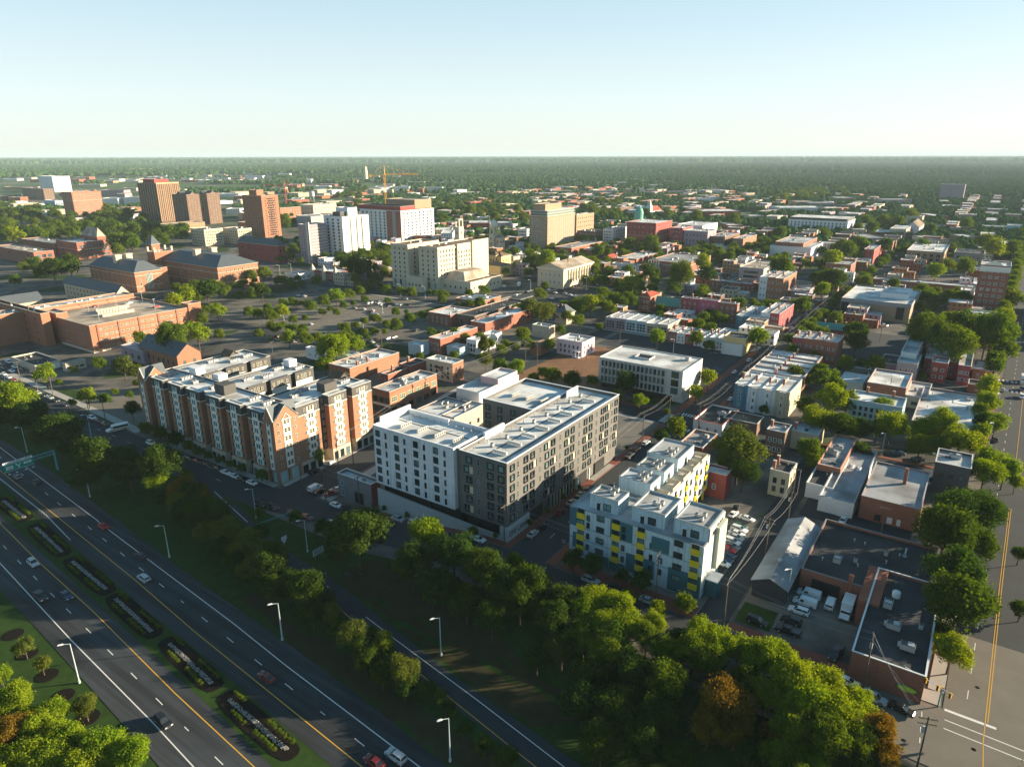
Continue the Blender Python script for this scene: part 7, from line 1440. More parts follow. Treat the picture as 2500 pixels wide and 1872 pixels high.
xm = (sx0+sx1)/2; m = MB(); m.box(xm-.2, -.97, 5.9, xm+.2, -.951, 6.8, WPAN); m.mesh([(xm-.2, -.97, 6.7), (xm+.2, -.97, 6.7), (xm-.7, -.97, 7.7), (xm-1.1, -.97, 7.5)], [(0, 1, 2, 3)], WPAN); m.mesh([(xm-.05, -.97, 6.7), (xm+.2, -.97, 6.6), (xm+.8, -.97, 7.6), (xm+.6, -.97, 7.7)], [(0, 1, 2, 3)], WPAN); m.obj('arrow', s1)
m = MB(); m.tube((sx0+.5, -2.3, 5.0), (sx1-.5, -2.3, 5.0), .06, GT, 5)
for q in (.1, .35, .65, .9): m.tube((sx0+(sx1-sx0)*q, -.9, 5.7), (sx0+(sx1-sx0)*q, -2.3, 5.0), .05, GT, 5); m.box(sx0+(sx1-sx0)*q-.3, -2.5, 4.9, sx0+(sx1-sx0)*q+.3, -2.1, 5.1, WPAN)
m.obj('light_rail', e)
# small signs by the slip road
P = GR(*N('C2', 235, 325)); e = root('road_sign', 'small white two-panel sign on a pole beside the exit ramp', 'road sign', tuple(P)); m = MB(); m.tube((0, 0, 0), (0, 0, 3.5), .06, METAL, 6); m.obj('post', e)
m = MB(); m.box(-1, -.1, 2.0, 1, -.04, 3.3, WPAN); m.box(-.5, -.1, 1.2, .5, -.04, 1.95, WPAN); m.obj('panel', e)
P = GR(*N('C2', 440, 395)); e = root('road_sign', 'wide white notice board with four lines of text on the grass bank', 'notice board', tuple(P)); m = MB(); m.tube((-1.2, 0, 0), (-1.2, 0, 1.2), .07, METAL, 6); m.tube((1.2, 0, 0), (1.2, 0, 1.2), .07, METAL, 6); m.obj('post', e)
m = MB(); m.box(-2, -.1, 1.2, 2, 0, 3.1, mat('sign_blue_white', (.50, .62, .66), .6, .05, 1))
for k in range(4): m.box(-1.6, -.12, 1.45+k*.42, 1.5-.3*(k % 2), -.101, 1.62+k*.42, FRM['dark'])
m.obj('panel', e)
P = GR(*N('C2', 50, 262)); e = root('height_bar', 'teal steel gate frame across the grass beside the exit ramp', 'gate frame', tuple(P), -.25); m = MB(); m.tube((0, 0, 0), (0, 0, 3.6), .1, GT, 6); m.tube((0, 0, 3.5), (13, 0, 3.5), .1, GT, 6); m.tube((0, 0, 2.9), (13, 0, 3.4), .05, GT, 6); m.tube((13, 0, 0), (13, 0, 3.6), .1, GT, 6); m.obj('frame', e)
P = GR(*N('B2', 1250+0, 0)) if False else GR(*N('C3', 310, 345)); e = root('road_sign', 'small round purple-red and white street sign at the corner', 'street sign', tuple(P)); m = MB(); m.tube((0, 0, 0), (0, 0, 2.6), .04, METAL, 6); m.obj('post', e); m = MB(); m.box(-.06, -.45, 2, -.02, .45, 2.9, WPAN); m.box(-.08, -.3, 2.15, -.061, .3, 2.75, mat('purple_ink')); m.obj('panel', e)
# guard rail in the median
gp = ext(Wp('C1', [(90, 0), (280, 150), (425, 300)]), 60, 0); m = MB(); q0 = None; gp2 = resample(gp, 2.)
for p in gp2:
    z_ = T(p.x, p.y)
    if q0 is not None:
        for zz in (.45, .8): m.tube((q0.x, q0.y, T(q0.x, q0.y)+zz), (p.x, p.y, z_+zz), .07, GALV, 5)
    m.tube((p.x, p.y, z_-.1), (p.x, p.y, z_+.95), .07, GALV, 5); q0 = p
tag(m.obj('guard_rail'), 'pale steel two-rail guard rail along the planted median', 'guard rail')
# traffic signals at the bottom right corner
SY = mat('signal_yellow', (.55, .30, .02), .5, .1, 2)
def sig_arm(c, x, y, h, ln, ang, label, n):
    P = GR(*N(c, x, y)); e = root('traffic_signal', label, 'traffic signal', tuple(P), ang); m = MB(); m.tube((0, 0, 0), (0, 0, h), .14, GT, 8); m.tube((0, 0, h-.3), (ln, 0, h), .10, WPAN, 7, .05); m.obj('mast', e)
    for k in range(n):
        xx = ln*(.45+.5*k/max(1, n-1)); m = MB(); m.box(xx-.2, -.2, h-1.0, xx+.2, .2, h+.15, SY)
        for q in range(3): m.tube((xx, -.2, h+.0-.36*q-.08), (xx, -.42, h-.36*q-.08), .12, FRM['dark'], 8)
        m.obj('signal_head', e)
sig_arm('C4', 975, 1200, 6.5, 9.5, -2.0, 'white mast arm with three yellow signal heads over the corner street', 3)
sig_arm('C4', 1205, 1295, 4.5, 1.0, 0, 'short dark signal post with a small sign on the corner pavement', 1)
P = GR(*N('C4', 2000, 1720)); e = root('traffic_signal', 'dark span arm with two yellow signal heads at the right edge', 'traffic signal', (140, -36, 0), 0); m = MB(); m.tube((0, 0, 0), (0, 0, 7), .15, FRM['dark'], 8); m.tube((0, 0, 6.8), (4, 15, 7), .08, FRM['dark'], 6); m.obj('mast', e)
for t in (.72, .9): m = MB(); m.box(4*t-.22, 15*t-.22, 5.9, 4*t+.22, 15*t+.22, 7.1, SY); m.obj('signal_head', e)
# cranes
def crane(name, label, c, x, yb, ybot_depth, h, col, jib, back, ang):
    m = MB(); cm = mat('crane_'+name, col, .5, .1, 1); P = ybot_depth; e = root('tower_crane', label, 'tower crane', P, ang); s = 1.0
    for sx in (-s, s):
        for sy in (-s, s): m.tube((sx, sy, 0), (sx, sy, h), .16, cm, 5)
    for k in range(int(h/3)):
        z_ = k*3.
        for (a, q) in (((-s, -s), (s, -s)), ((s, -s), (s, s)), ((s, s), (-s, s)), ((-s, s), (-s, -s))): m.tube((*a, z_), (*q, z_+3), .10, cm, 4)
    m.obj('mast', e); m = MB()
    for sy in (-.8, .8): m.tube((-back, sy, h), (jib, sy, h), .16, cm, 5)
    m.tube((0, 0, h+1.8), (jib, 0, h+1.5), .16, cm, 5)
    for k in range(int(jib/3)): m.tube((k*3, -.8, h), (k*3+1.5, 0, h+1.7), .09, cm, 4); m.tube((k*3+1.5, 0, h+1.7), (k*3+3, .8, h), .09, cm, 4)
    m.box(-back, -1, h-2.5, -back+3, 1, h, cm); m.obj('jib', e); m = MB(); m.tube((0, 0, h), (0, 0, h+12), .8, cm, 4, .2); m.tube((0, 0, h+12), (jib*.7, 0, h+1.7), .08, cm, 4); m.tube((0, 0, h+12), (-back, 0, h), .08, cm, 4); m.obj('peak', e)
tx, ty, tlx, tly, th = TWR
crane('yellow', 'tall yellow tower crane rising behind the red-topped apartment tower', 'A2', 0, 0, (tx+tlx*.85, ty+tly+4, 0), th+40, (.70, .32, .02), 46, 20, -.62)
P = PL(*N('A2', 258, 412), 18); crane('red', 'red tower crane behind the checkerboard balcony tower', 'A2', 0, 0, (P.x, P.y, 0), 46, (.60, .06, .04), 46, 16, 2.2)
# ================================================================ PLANTED MEDIAN
STN = mat('white_gravel', (.30, .29, .28), .9, .5, 3); BUSH = LEAF[4]
def bush_mesh(seed):
    r = random.Random(seed); me = crown_mesh('shrub', 300+seed, 420, .11, 10, .8); me.materials.clear(); me.materials.append(LEAF[0]); return me
BM = [bush_mesh(i) for i in range(3)]
beds = [((20, 55), (150, 160)), ((215, 215), (375, 365)), ((435, 420), (640, 590)), ((695, 645), (915, 845)), ((1020, 915), (1275, 1155)), ((1380, 1250), (1725, 1556))]
BN = ['first', 'second', 'third', 'fourth', 'fifth', 'sixth']
strip('grass_median', nR, fL, GRASS, .07)
for bi, (a, q) in enumerate(beds):
    A = GR(*N('C1', *a)); Q = GR(*N('C1', *q)); A = Vector((A.x, A.y)); Q = Vector((Q.x, Q.y)); d = (Q-A).normalized(); nr = Vector((-d.y, d.x)); L = (Q-A).length
    pts = []
    for k in range(20):
        t = 2*math.pi*k/20; u_, v_ = math.cos(t), math.sin(t)
        s = (abs(u_)**4+abs(v_)**4)**-.25; p = (A+Q)/2+d*(u_*s*(L/2+2.6))+nr*(v_*s*2.7); pts.append((p.x, p.y))
    m = MB(); z_ = T(A.x, A.y); m.prism(pts if (Vector(pts[1])-Vector(pts[0])).cross(Vector(pts[2])-Vector(pts[1])) > 0 else pts[::-1], z_-.1, z_+.16, MULCH); struct(m.obj('mulch_bed'))
    m = MB(); r2 = random.Random(bi)
    for k in range(int(L*26)):
        p = A+d*r2.uniform(0, L)+nr*r2.uniform(-.48, .48); s = r2.uniform(.08, .18); a_ = r2.uniform(0, 3)
        c_, s_ = math.cos(a_)*s, math.sin(a_)*s
        m.mesh([(p.x+c_, p.y+s_, z_+.17), (p.x-s_, p.y+c_, z_+.17), (p.x-c_, p.y-s_, z_+.17), (p.x+s_, p.y-c_, z_+.17), (p.x, p.y, z_+.17+s*1.1)], [(0, 1, 4), (1, 2, 4), (2, 3, 4), (3, 0, 4)], STN)
    tag(m.obj('gravel_strip'), f'strip of white stones down the middle of the {BN[bi]} median bed from the top left', 'gravel', kind='stuff')
    i = 0; cnt = {}
    for s, t0, t1 in ((1, .05+.03*bi, .45), (1, .6, 1.05-.02*bi), (-1, .0, .2), (-1, .5+.02*bi, 1.0)):
        k = t0
        while k < t1:
            p = A+d*(L*k)+nr*(-s*1.65); r_ = r2.uniform(.55, .72)
            o = mk('shrub', BM[i % 3], None, (p.x, p.y, z_+.45+.2), r2.uniform(0, 6)); o.scale = (r_, r_, r_*.95); i += 1
            rn = 'left row' if s < 0 else ('right row' if s < 1.2 else 'outer row'); cnt[rn] = cnt.get(rn, 0)+1; od = (nth(cnt[rn]-1).replace(' nearest', '')).replace('nearest', 'first'); tag(o, f'{od} clipped round shrub in the {rn} of the {BN[bi]} median bed', 'shrub', f'clipped shrubs of the {BN[bi]} median bed'); k += 1.15/L
for (x, y) in ((80, 860), (165, 975), (285, 1105), (380, 1230), (530, 1360)):
    P = GR(*N('C1', x, y)); m = MB(); m.prism([(P.x+2.3*math.cos(t*.5236), P.y+2.3*math.sin(t*.5236)) for t in range(12)], P.z-.05, P.z+.14, MULCH); struct(m.obj('mulch_bed'))
# small street trees in pits beside the white and grey block
for (c, x, y) in (('C2', 970, 175), ('C2', 1500, 300), ('B3', 575, 1420), ('B3', 440, 1500), ('B3', 985, 1075), ('B2', 1300, 1645), ('B2', 1100, 1600), ('C2', 1705, 220), ('B3', 300, 1620)):
    P = GR(*N(c, x, y)); e = mk('tree', None, None, tuple(P)); r_ = .95; e.scale = (r_, r_, 1.35); mk('trunk', TRK[0], e); c_ = mk('crown', CROWNM[0], e, (0, 0, 1.5)); c_.material_slots[0].link = 'OBJECT'; c_.material_slots[0].material = LEAF[0]
    e['category'] = 'tree'; e['group'] = 'saplings along the brick pavements'; TODO.append((e, 'thin young sapling in the brick pavement'))
# ================================================================ DISTANCE: houses, woods, haze
gm = {k: mat('far_wall_'+k, C[k], .9, .12, .3, kind='grid') for k in ('brick', 'brown', 'tan', 'cream', 'white', 'brick2', 'mauve', 'pale', 'stone')}
def free(x0, y0, x1, y1, pad=3):
    for f in FOOT:
        if x0 < f[2]+pad and x1 > f[0]-pad and y0 < f[3]+pad and y1 > f[1]-pad: return False
    return True
_hf = {}
def farhouse(x, y, a, c_, h, wk, rk, label):
    if not free(x, y, x+a, y+c_, .5): return False
    if any(x-1 < t[0] < x+a+1 and y-1 < t[1] < y+c_+1 and t[3] > 2 for t in TREES): return False
    e = root('house', None, 'house', (x, y, 0), 0, None); rh_ = r3.random(); tl = c_*r3.uniform(.3, .5) if math.hypot(x, y) < 850 else 0; wd_ = a*r3.uniform(.5, .9)
    flatbox(e, 0, tl, a, c_, -1, h, gm[wk], roofm(rk), .5, (.5, .5, .48), cw=.05)
    if tl: flatbox(e, 0 if rh_ < .5 else a-wd_, 0, wd_ if rh_ < .5 else a, tl-.01, -1, h-r3.uniform(1.5, 3.5), gm[wk], roofm(r3.choice(['white', 'ltgrey', 'grey'])), .3, None, name='rear_wing', rname='rear_roof'); chimney(e, .6, tl+(c_-tl)*r3.uniform(.2, .8), h, 1.6); ac(e, 2, a*.5, tl+2, h-.5)
    FOOT.append((x, y, x+a, y+c_)); TODO.append((e, label)); e['category'] = 'house'; e['group'] = 'flat-roofed buildings filling the blocks'; return True
r3 = random.Random(21); n = 0; WN = {'brick': 'red brick', 'brown': 'brown brick', 'tan': 'tan', 'cream': 'cream', 'white': 'white', 'brick2': 'orange brick', 'mauve': 'grey-brown', 'pale': 'pale grey', 'stone': 'stone'}
def inview(x, y, z=5, mg=40):
    p = PJ((x, y, z)); return p[2] > 0 and -mg < p[0] < 2500+mg and p[1] < 1900
FOOT += [(268, 300, 500, 402), (306, 200, 384, 300), (395, 236, 500, 300), (350, 98, 384, 182), (392, 18, 470, 60), (303, 98, 352, 186), (262, 140, 345, 188), (200, 0, 262, 60), (184, -10, 262, 4)]
XB = [404, 530, 658, 788, 918, 1050, 1180]; YB = [2, 102, 200, 308, 418]
for bx in range(1, 11):
    for by in range(-2, 11):
        x0 = 268+bx*128 if bx else 268; y0 = -105+by*97
        x1 = x0+110; y1 = y0+80
        for side in (0, 1):                    # two rows of houses per block, back to back
            x = x0+2; yb_ = y0+4 if side == 0 else y1-22
            while x < x1-10:
                a = r3.uniform(7, 15); dd = r3.uniform(15, 21); 
                if r3.random() < .93 and inview(x, yb_) and n < 285 and math.hypot(x, yb_) < 1500 and not (PJ((x, yb_, 0))[0] < 800 and PJ((x, yb_, 0))[1] > 545):
                    wk = r3.choice(['brick', 'brick', 'brown', 'mauve', 'cream', 'white', 'brick2', 'tan', 'pale']); rk = r3.choice(['white', 'white', 'ltgrey', 'grey', 'white', 'tan', 'dark'])
                    nb = {'white': 'white', 'ltgrey': 'pale grey', 'grey': 'grey', 'tan': 'tan', 'dark': 'black'}[rk]
                    if farhouse(x, yb_, a, dd, r3.uniform(6.5, 11), wk, rk, f'flat {nb}-roofed {WN[wk]} building'): n += 1
                x += a+r3.choice([.2, .2, .3, 4])
# long terraces one block deep farther out
r5 = random.Random(77); tn = 0
for bx in range(4, 18):
    for by in range(-1, 13):
        for q in (0, 1):
            x = 268+bx*128+r5.uniform(0, 20); y = -105+by*97+(6 if q == 0 else 52); a = r5.uniform(45, 95); c_ = r5.uniform(13, 20)
            if tn >= 105 or r5.random() > .55 or not inview(x, y) or math.hypot(x, y) < 950 or PJ((x, y, 0))[0] < 1100 or not free(x, y, x+a, y+c_, 1): continue
            wk = r5.choice(['brick', 'brown', 'mauve', 'tan', 'cream', 'brick2']); rk = r5.choice(['white', 'white', 'ltgrey', 'white'])
            e = root('terrace', None, 'terrace', (x, y, 0), 0, 'long terraces in the far blocks'); m_ = max(2, int(a/28))
            for j in range(m_): flatbox(e, a*j/m_, 0, a*(j+1)/m_-.05, c_, -1, r5.uniform(8, 12), gm[wk if j % 2 else r5.choice(['brick', 'mauve', 'cream', wk])], roofm(rk), .5, None)
            FOOT.append((x, y, x+a, y+c_)); TODO.append((e, f'long far {WN[wk]} terrace')); tn += 1
for k in range(400):                           # mixed blocks of the far left quarter
    d_ = r5.uniform(900, 2300); a_ = YAW+r5.uniform(.05, .66); x = d_*math.cos(a_); y = d_*math.sin(a_); a = r5.uniform(18, 60); c_ = r5.uniform(14, 30)
    if tn >= 175 or not inview(x, y) or not free(x, y, x+a, y+c_, 8): continue
    wk = r5.choice(['brick', 'cream', 'white', 'tan', 'brick2', 'pale', 'stone']); rk = r5.choice(['white', 'white', 'ltgrey', 'tan', 'grey'])
    e = root('commercial_block', None, 'commercial block', (x, y, 0), 0, 'low blocks of the far left quarter'); flatbox(e, 0, 0, a, c_, -1, r5.uniform(6, 13), gm[wk], roofm(rk), .6, (.5, .5, .48))
    FOOT.append((x, y, x+a, y+c_)); TODO.append((e, f'far low {WN[wk]} commercial block')); tn += 1
# industrial sheds and larger buildings farther off
_bigc = [0]
def big(c, x, y, wpx, h, wk, rk, dep=40, label=None):
    P = PL(*N(c, x, y), h); wd = wpx/CR[c][2]*PJ(P)[2]/F; e = root('warehouse', None, 'warehouse', (P.x, P.y, 0), -.95, None)
    flatbox(e, 0, 0, wd, dep, -1, h, gm[wk], roofm(rk), .6, (.5, .5, .48)); e['group'] = 'large distant buildings'; _bigc[0] += 1
    if label: e['label'] = label
    else: TODO.append((e, f'distant {WN[wk]} building with wide roof'))
    FOOT.append((P.x, P.y-.81*wd, P.x+.58*wd+.81*dep, P.y+.58*dep))
r4 = random.Random(9)
for (c, x, y, w_, h, wk, rk) in [('A1',20,290,300,10,'tan','tan'),('A1',60,190,200,9,'tan','tan'),('A1',240,165,180,9,'pale','white'),('A1',420,130,120,10,'pale','white'),('A1',590,150,90,9,'white','white'),('A1',720,150,95,12,'brick','brown'),('A1',840,155,90,9,'cream','white'),('A1',930,180,120,8,'pale','white'),('A1',660,270,200,8,'cream','white'),('A1',860,240,110,8,'tan','white'),('A1',1050,300,120,9,'cream','white'),('A1',870,320,190,16,'mauve','dark'),('A1',1260,205,200,10,'pale','white'),('A1',1460,165,100,11,'brick','brown'),('A1',1620,190,170,9,'cream','white'),('A1',1760,215,200,8,'white','white'),('A1',1900,230,160,8,'pale','white'),('A1',2060,225,120,8,'white','white'),('A1',1780,105,80,9,'tan','tan'),('A1',1900,100,90,9,'cream','white'),('A1',1990,95,45,18,'tan','tan'),('A1',300,120,80,8,'pale','white'),('A1',150,130,90,8,'white','white'),('A1',1870,350,180,9,'white','white'),('A1',2010,370,80,10,'brick','ltgrey'),('A1',1940,480,120,10,'white','white'),('A1',2060,510,100,10,'white','white'),('A1',1130,240,60,8,'cream','white'),('A1',1000,350,70,12,'mauve','grey'),('A1',1060,380,140,16,'pale','white'),('A1',870,390,140,14,'white','white'),('A1',960,480,140,11,'cream','tan'),('A1',1150,500,70,10,'brick2','slate'),('A1',0,370,50,10,'brown','dark'),('A1',70,380,100,9,'brick','white'),('A1',180,530,140,7,'pale','white'),
        ('A2',90,165,120,12,'pale','white'),('A2',210,150,55,14,'cream','white'),('A2',430,225,40,16,'white','white'),('A2',590,230,60,12,'cream','tan'),('A2',760,235,110,12,'brick2','tan'),('A2',1090,225,80,10,'brick','white'),('A2',1020,290,130,13,'pale','white'),('A2',1165,290,150,13,'pale','white'),('A2',1440,295,160,12,'pale','grey'),('A2',1480,245,190,8,'mauve','grey'),('A2',1700,245,310,8,'mauve','grey'),('A2',1780,340,200,7,'cream','white'),('A2',1960,310,120,7,'white','white'),('A2',2080,340,110,7,'cream','white'),('A2',920,360,100,7,'white','white'),('A2',1540,430,110,7,'white','white'),('A2',710,300,120,7,'white','white'),('A2',300,390,90,8,'white','white'),('A2',820,50,24,8,'white','white'),('A2',830,105,20,8,'white','white'),('A2',1880,420,90,7,'cream','white'),('A2',1540,660,140,9,'cream','white'),('A2',1830,600,180,11,'brick','white'),('A2',2080,600,120,13,'mauve','white'),('A2',1590,690,100,14,'ltgreyx','white'),
        ('A3',60,305,90,8,'tan','white'),('A3',200,345,160,8,'brick','white'),('A3',360,325,170,8,'cream','tan'),('A3',560,270,220,9,'pale','grey'),('A3',780,275,210,9,'pale','white'),('A3',720,325,230,9,'mauve','grey'),('A3',1110,335,200,9,'mauve','grey'),('A3',1330,330,180,9,'mauve','grey'),('A3',1650,320,230,9,'pale','grey'),('A3',1090,460,65,9,'white','white'),('A3',1010,490,90,8,'pale','white'),('A3',540,430,100,7,'white','white'),('A3',1640,500,330,13,'brick','white'),('A3',1530,480,120,14,'brick2','tan'),('A3',1860,620,130,10,'brick','white'),('A3',2050,540,120,9,'cream','white'),('A3',920,480,60,8,'white','white'),
        ('A4',250,420,180,12,'tan','tan'),('A4',370,430,220,12,'mauve','grey'),('A4',600,385,160,12,'tan','ltgrey'),('A4',640,450,90,9,'brown','slate'),('A4',990,400,250,13,'mauve','ltgrey'),('A4',110,470,400,10,'pale','white'),('A4',500,475,190,10,'brick2','white'),('A4',700,520,120,9,'pale','white'),('A4',980,495,90,7,'white','white'),('A4',1440,540,110,8,'brick','white'),('A4',1500,455,200,7,'tan','ltgrey'),('A4',1640,455,110,7,'stone','ltgrey'),('A4',830,730,200,8,'mauve','grey'),('A4',950,680,300,8,'brown','white'),('A4',1400,740,160,9,'cream','white'),('A4',1700,720,140,8,'tan','ltgrey'),('A4',1570,640,180,8,'mauve','white'),('A4',2070,780,130,7,'pale','white')]:
    big(c, x, y+14, w_, h, wk if wk in gm else 'pale', rk, dep=r4.uniform(25, 55))
for k in range(190):                           # pale sheds and blocks of the far industrial quarter
    c = r4.choice(['A1', 'A1', 'A1', 'A2', 'A3']); xx = r4.uniform(0, 2200); yy = r4.uniform(110, 250) if c == 'A1' else (r4.uniform(150, 330) if c == 'A2' else r4.uniform(230, 420))
    big(c, xx, yy, r4.uniform(30, 150), r4.uniform(6, 12), r4.choice(['cream', 'white', 'pale', 'tan', 'brick', 'stone']), r4.choice(['white', 'white', 'tan', 'ltgrey']), dep=r4.uniform(20, 50))
# slender landmarks
P = PL(*N('A2', 940, 130), 60); d_ = PJ(P)[2]; e = root('bell_tower', 'slender pale stone bell tower rising alone from the far woods', 'bell tower', (P.x, P.y, 0)); LM.append(('the far bell tower', P.x, P.y)); m = MB(); m.box(-6, -6, 0, 6, 6, 44, SM); m.obj('shaft', e); m = MB(); m.box(-5, -5, 44, 5, 5, 56, SM); m.prism([(-3.5, -3.5), (3.5, -3.5), (3.5, 3.5), (-3.5, 3.5)], 56, 60, SM); m.obj('belfry', e)
P = PL(*N('A2', 1912, 68), 45); e = root('water_tower', 'small white water tower far off above the woods', 'water tower', (P.x, P.y, 0)); m = MB(); m.lathe([(2, 0), (2, 28), (9, 34), (10, 39), (7, 44), (0, 46)], 0, 0, WPAN, 14); m.obj('tank', e)
P = PL(*N('A2', 478, 340), 26); e = root('water_tower', 'silver water tank on legs below the red crane', 'water tower', (P.x, P.y, 0)); m = MB(); m.lathe([(6, 14), (6, 24), (3, 26), (0, 26.5)], 0, 0, METAL, 14); m.obj('tank', e); m = MB()
for a in range(4): m.tube((5*math.cos(a*1.57), 5*math.sin(a*1.57), 0), (5*math.cos(a*1.57), 5*math.sin(a*1.57), 14), .4, METAL, 5)
m.obj('leg', e)
P = PL(*N('A1', 1562, 0), 150); e = root('radio_mast', 'thin guyed radio mast standing above the horizon at the left', 'radio mast', (P.x*1.0, P.y*1.0, 0)); m = MB(); m.tube((0, 0, 0), (0, 0, 150), 1.2, METAL, 4); m.obj('mast', e)
P = PL(*N('A1', 1225, 160), 14); e = root('stadium', 'bowl-shaped stadium with tan seating far off at the left', 'stadium', (P.x, P.y, 0)); m = MB(); m.lathe([(45, 2), (95, 24), (100, 24), (100, 0)], 0, 0, mat('stadium_tan', (.50, .38, .14), .8, .3, .1), 28); m.obj('stand', e)
P = PL(*N('A4', 300, 60), 40); e = root('water_works', 'pale industrial plant on the horizon at the right', 'plant', (P.x, P.y, 0)); m = MB(); m.box(0, 0, 0, 260, 60, 40, gm['white']); m.box(60, 0, 40, 140, 60, 75, gm['mauve']); m.obj('works', e)
P = PL(*N('A3', 1195, 440), 24); e = root('church', 'small church with white steeple and red roof far beyond the red hall', 'church', (P.x, P.y, 0)); m = MB(); m.box(0, 0, 0, 9, 9, 18, WPAN); m.lathe([(4.5, 18), (3.5, 22), (1, 27), (0, 30)], 4.5, 4.5, METAL, 8); m.obj('steeple', e); m = MB(); m.box(9, 0, 0, 50, 18, 9, gm['white']); m.obj('wall', e); gable(e, 9, 0, 50, 18, 9.02, 7, 'x', roofm('red'), WPAN)
for (c, pts) in (('A4', [(1140, 470), (1420, 440), (1405, 500), (1250, 505)]), ('A4', [(880, 305), (1180, 315), (1150, 345), (930, 335)])):
    q = [PL(*N(c, *p), 0) for p in pts]; m = MB(); m.poly([(p.x, p.y, .6) for p in q][::-1], mat('playing_field', (.16, .22, .05), .95, .25, .02)); o = struct(m.obj('playing_field'))
# ---- woods as one mass: points carrying shared crowns
def solid_crown(seed):
    bm = bmesh.new(); bmesh.ops.create_icosphere(bm, subdivisions=3, radius=1); r = np.random.default_rng(seed); dirs = r.normal(size=(16, 3)); dirs /= np.linalg.norm(dirs, axis=1)[:, None]
    for v in bm.verts:
        n_ = np.array(v.co.normalized()); s = .70+.30*max(0, (dirs@n_).max()*5-4)+r.uniform(-.06, .06); v.co = v.co*s
        if v.co.z < -.3: v.co.z = -.3
    me = bpy.data.meshes.new('crown'); bm.to_mesh(me); bm.free(); me.materials.append(LEAF[5]); return me
def far_points():
    P = []; r = np.random.default_rng(5); F_ = np.array([(f[0]-3, f[1]-3, f[2]+3, f[3]+3) for f in FOOT])
    streets_x = [(253.5+k*0, 0) for k in ()]
    for (d0, d1, n, s0, s1, tier) in ((330, 900, 5200, 3.2, 6.0, 0), (900, 2000, 17000, 4.5, 7.5, 1), (2000, 4200, 26000, 6.5, 10, 1), (4200, 9000, 30000, 11, 18, 2), (9000, 24000, 24000, 24, 42, 2)):
        d = np.sqrt(r.uniform(d0**2, d1**2, n)); a = YAW+r.uniform(-.72, .72, n); x = d*np.cos(a); y = d*np.sin(a)
        pj = (YAW-a)
        # clearings: large-scale noise; denser to the right, open industrial land to the left
        f = np.sin(x/190+1.3)*np.cos(y/150)+.6*np.sin(x/70+y/90)+.5*np.cos(x/47-y/61)
        left = np.clip((a-YAW)/.6, -1, 1)
        th = {0: -.35, 1: -1.2, 2: -3}[tier]+(left > -.1)*(left+.1)*(2.2 if d1 <= 2000 else (2.6 if d1 <= 4200 else 0))
        keep = f > th
        if d1 <= 4200:
            pd = 0 if d1 <= 900 else (2.5 if d1 <= 2000 else 9)
            for i in np.nonzero(keep)[0]:
                if ((x[i] > F_[:, 0]-pd*4) & (x[i] < F_[:, 2]+pd) & (y[i] > F_[:, 1]-pd*2) & (y[i] < F_[:, 3]+pd)).any(): keep[i] = False
        if tier == 0:                          # keep streets and car parks open
            gx = ((x-253.5) % 128); keep &= ~((gx < 14) & (x < 1100)); gy = np.abs(((y-91+48) % 97)-48); keep &= ~(gy < 9)
            keep &= x > 262; keep &= ~((y > -32) & (y < -5))
            keep &= ~((x < 640) & (y > 60) & (y < 330) & (r.random(n) < .35))
        s = r.uniform(s0, s1, n)
        for i in np.nonzero(keep)[0]: P.append((x[i], y[i], T(x[i], y[i]) if d[i] < 900 else 0, s[i], r.uniform(0, 6.28), 0 if d[i] < 900 else 1))
    for (x, y, z, s) in EXTRA: P.append((x, y, z, s, 1., 0))
    def fill(c, poly, n, s0, s1):              # park canopy and yards
        q = [PL(*N(c, *p), 0) for p in poly]; X = [p.x for p in q]; Y = [p.y for p in q]; m = len(q); k = 0; t = 0
        while k < n and t < n*60:
            t += 1; x = r.uniform(min(X), max(X)); y = r.uniform(min(Y), max(Y)); ins = False
            for i in range(m):
                j = (i-1) % m
                if (Y[i] > y) != (Y[j] > y) and x < (X[j]-X[i])*(y-Y[i])/(Y[j]-Y[i])+X[i]: ins = not ins
            if not ins or ((x > F_[:, 0]) & (x < F_[:, 2]) & (y > F_[:, 1]) & (y < F_[:, 3])).any(): continue
            P.append((x, y, 0, r.uniform(s0, s1), r.uniform(0, 6), 0)); k += 1
    fill('A1', [(0, 450), (560, 560), (900, 520), (1200, 600), (1620, 700), (1500, 820), (1050, 860), (900, 740), (0, 860)], 230, 5, 8)
    fill('A1', [(250, 1000), (700, 960), (700, 1080), (300, 1100)], 22, 3.5, 5.5); fill('A1', [(1450, 1230), (1900, 1160), (1900, 1250), (1600, 1300)], 12, 3.5, 5)
    fill('A1', [(1780, 1190), (2200, 1130), (2200, 1290), (1900, 1340)], 12, 3, 4.5); fill('A1', [(1480, 1200), (1850, 1215), (1780, 1290), (1500, 1280)], 10, 3.5, 5); fill('A2', [(0, 1080), (480, 1140), (420, 1200), (0, 1180)], 12, 3, 4.5); fill('A2', [(850, 1180), (1150, 1190), (1700, 1220), (1700, 1260), (900, 1240)], 20, 2.5, 4); fill('B2', [(100, 20), (520, 60), (520, 110), (150, 110)], 8, 2.5, 4); fill('B3', [(700, 20), (1200, 80), (1150, 130), (720, 60)], 3, 2, 3)
    fill('A2', [(160, 560), (330, 560), (350, 700), (220, 700)], 14, 4, 6); fill('A2', [(1540, 450), (2200, 430), (2200, 600), (1540, 610)], 90, 5, 8); fill('A2', [(700, 350), (950, 340), (950, 450), (700, 440)], 30, 6, 9); fill('A2', [(690, 930), (1150, 880), (1160, 1150), (820, 1180)], 34, 4, 6)
    fill('A3', [(540, 450), (930, 440), (930, 610), (720, 610)], 60, 5, 8); fill('A4', [(0, 380), (600, 330), (700, 420), (0, 470)], 80, 6, 9); fill('A4', [(430, 1000), (620, 1020), (640, 1180), (430, 1200)], 14, 4, 6)
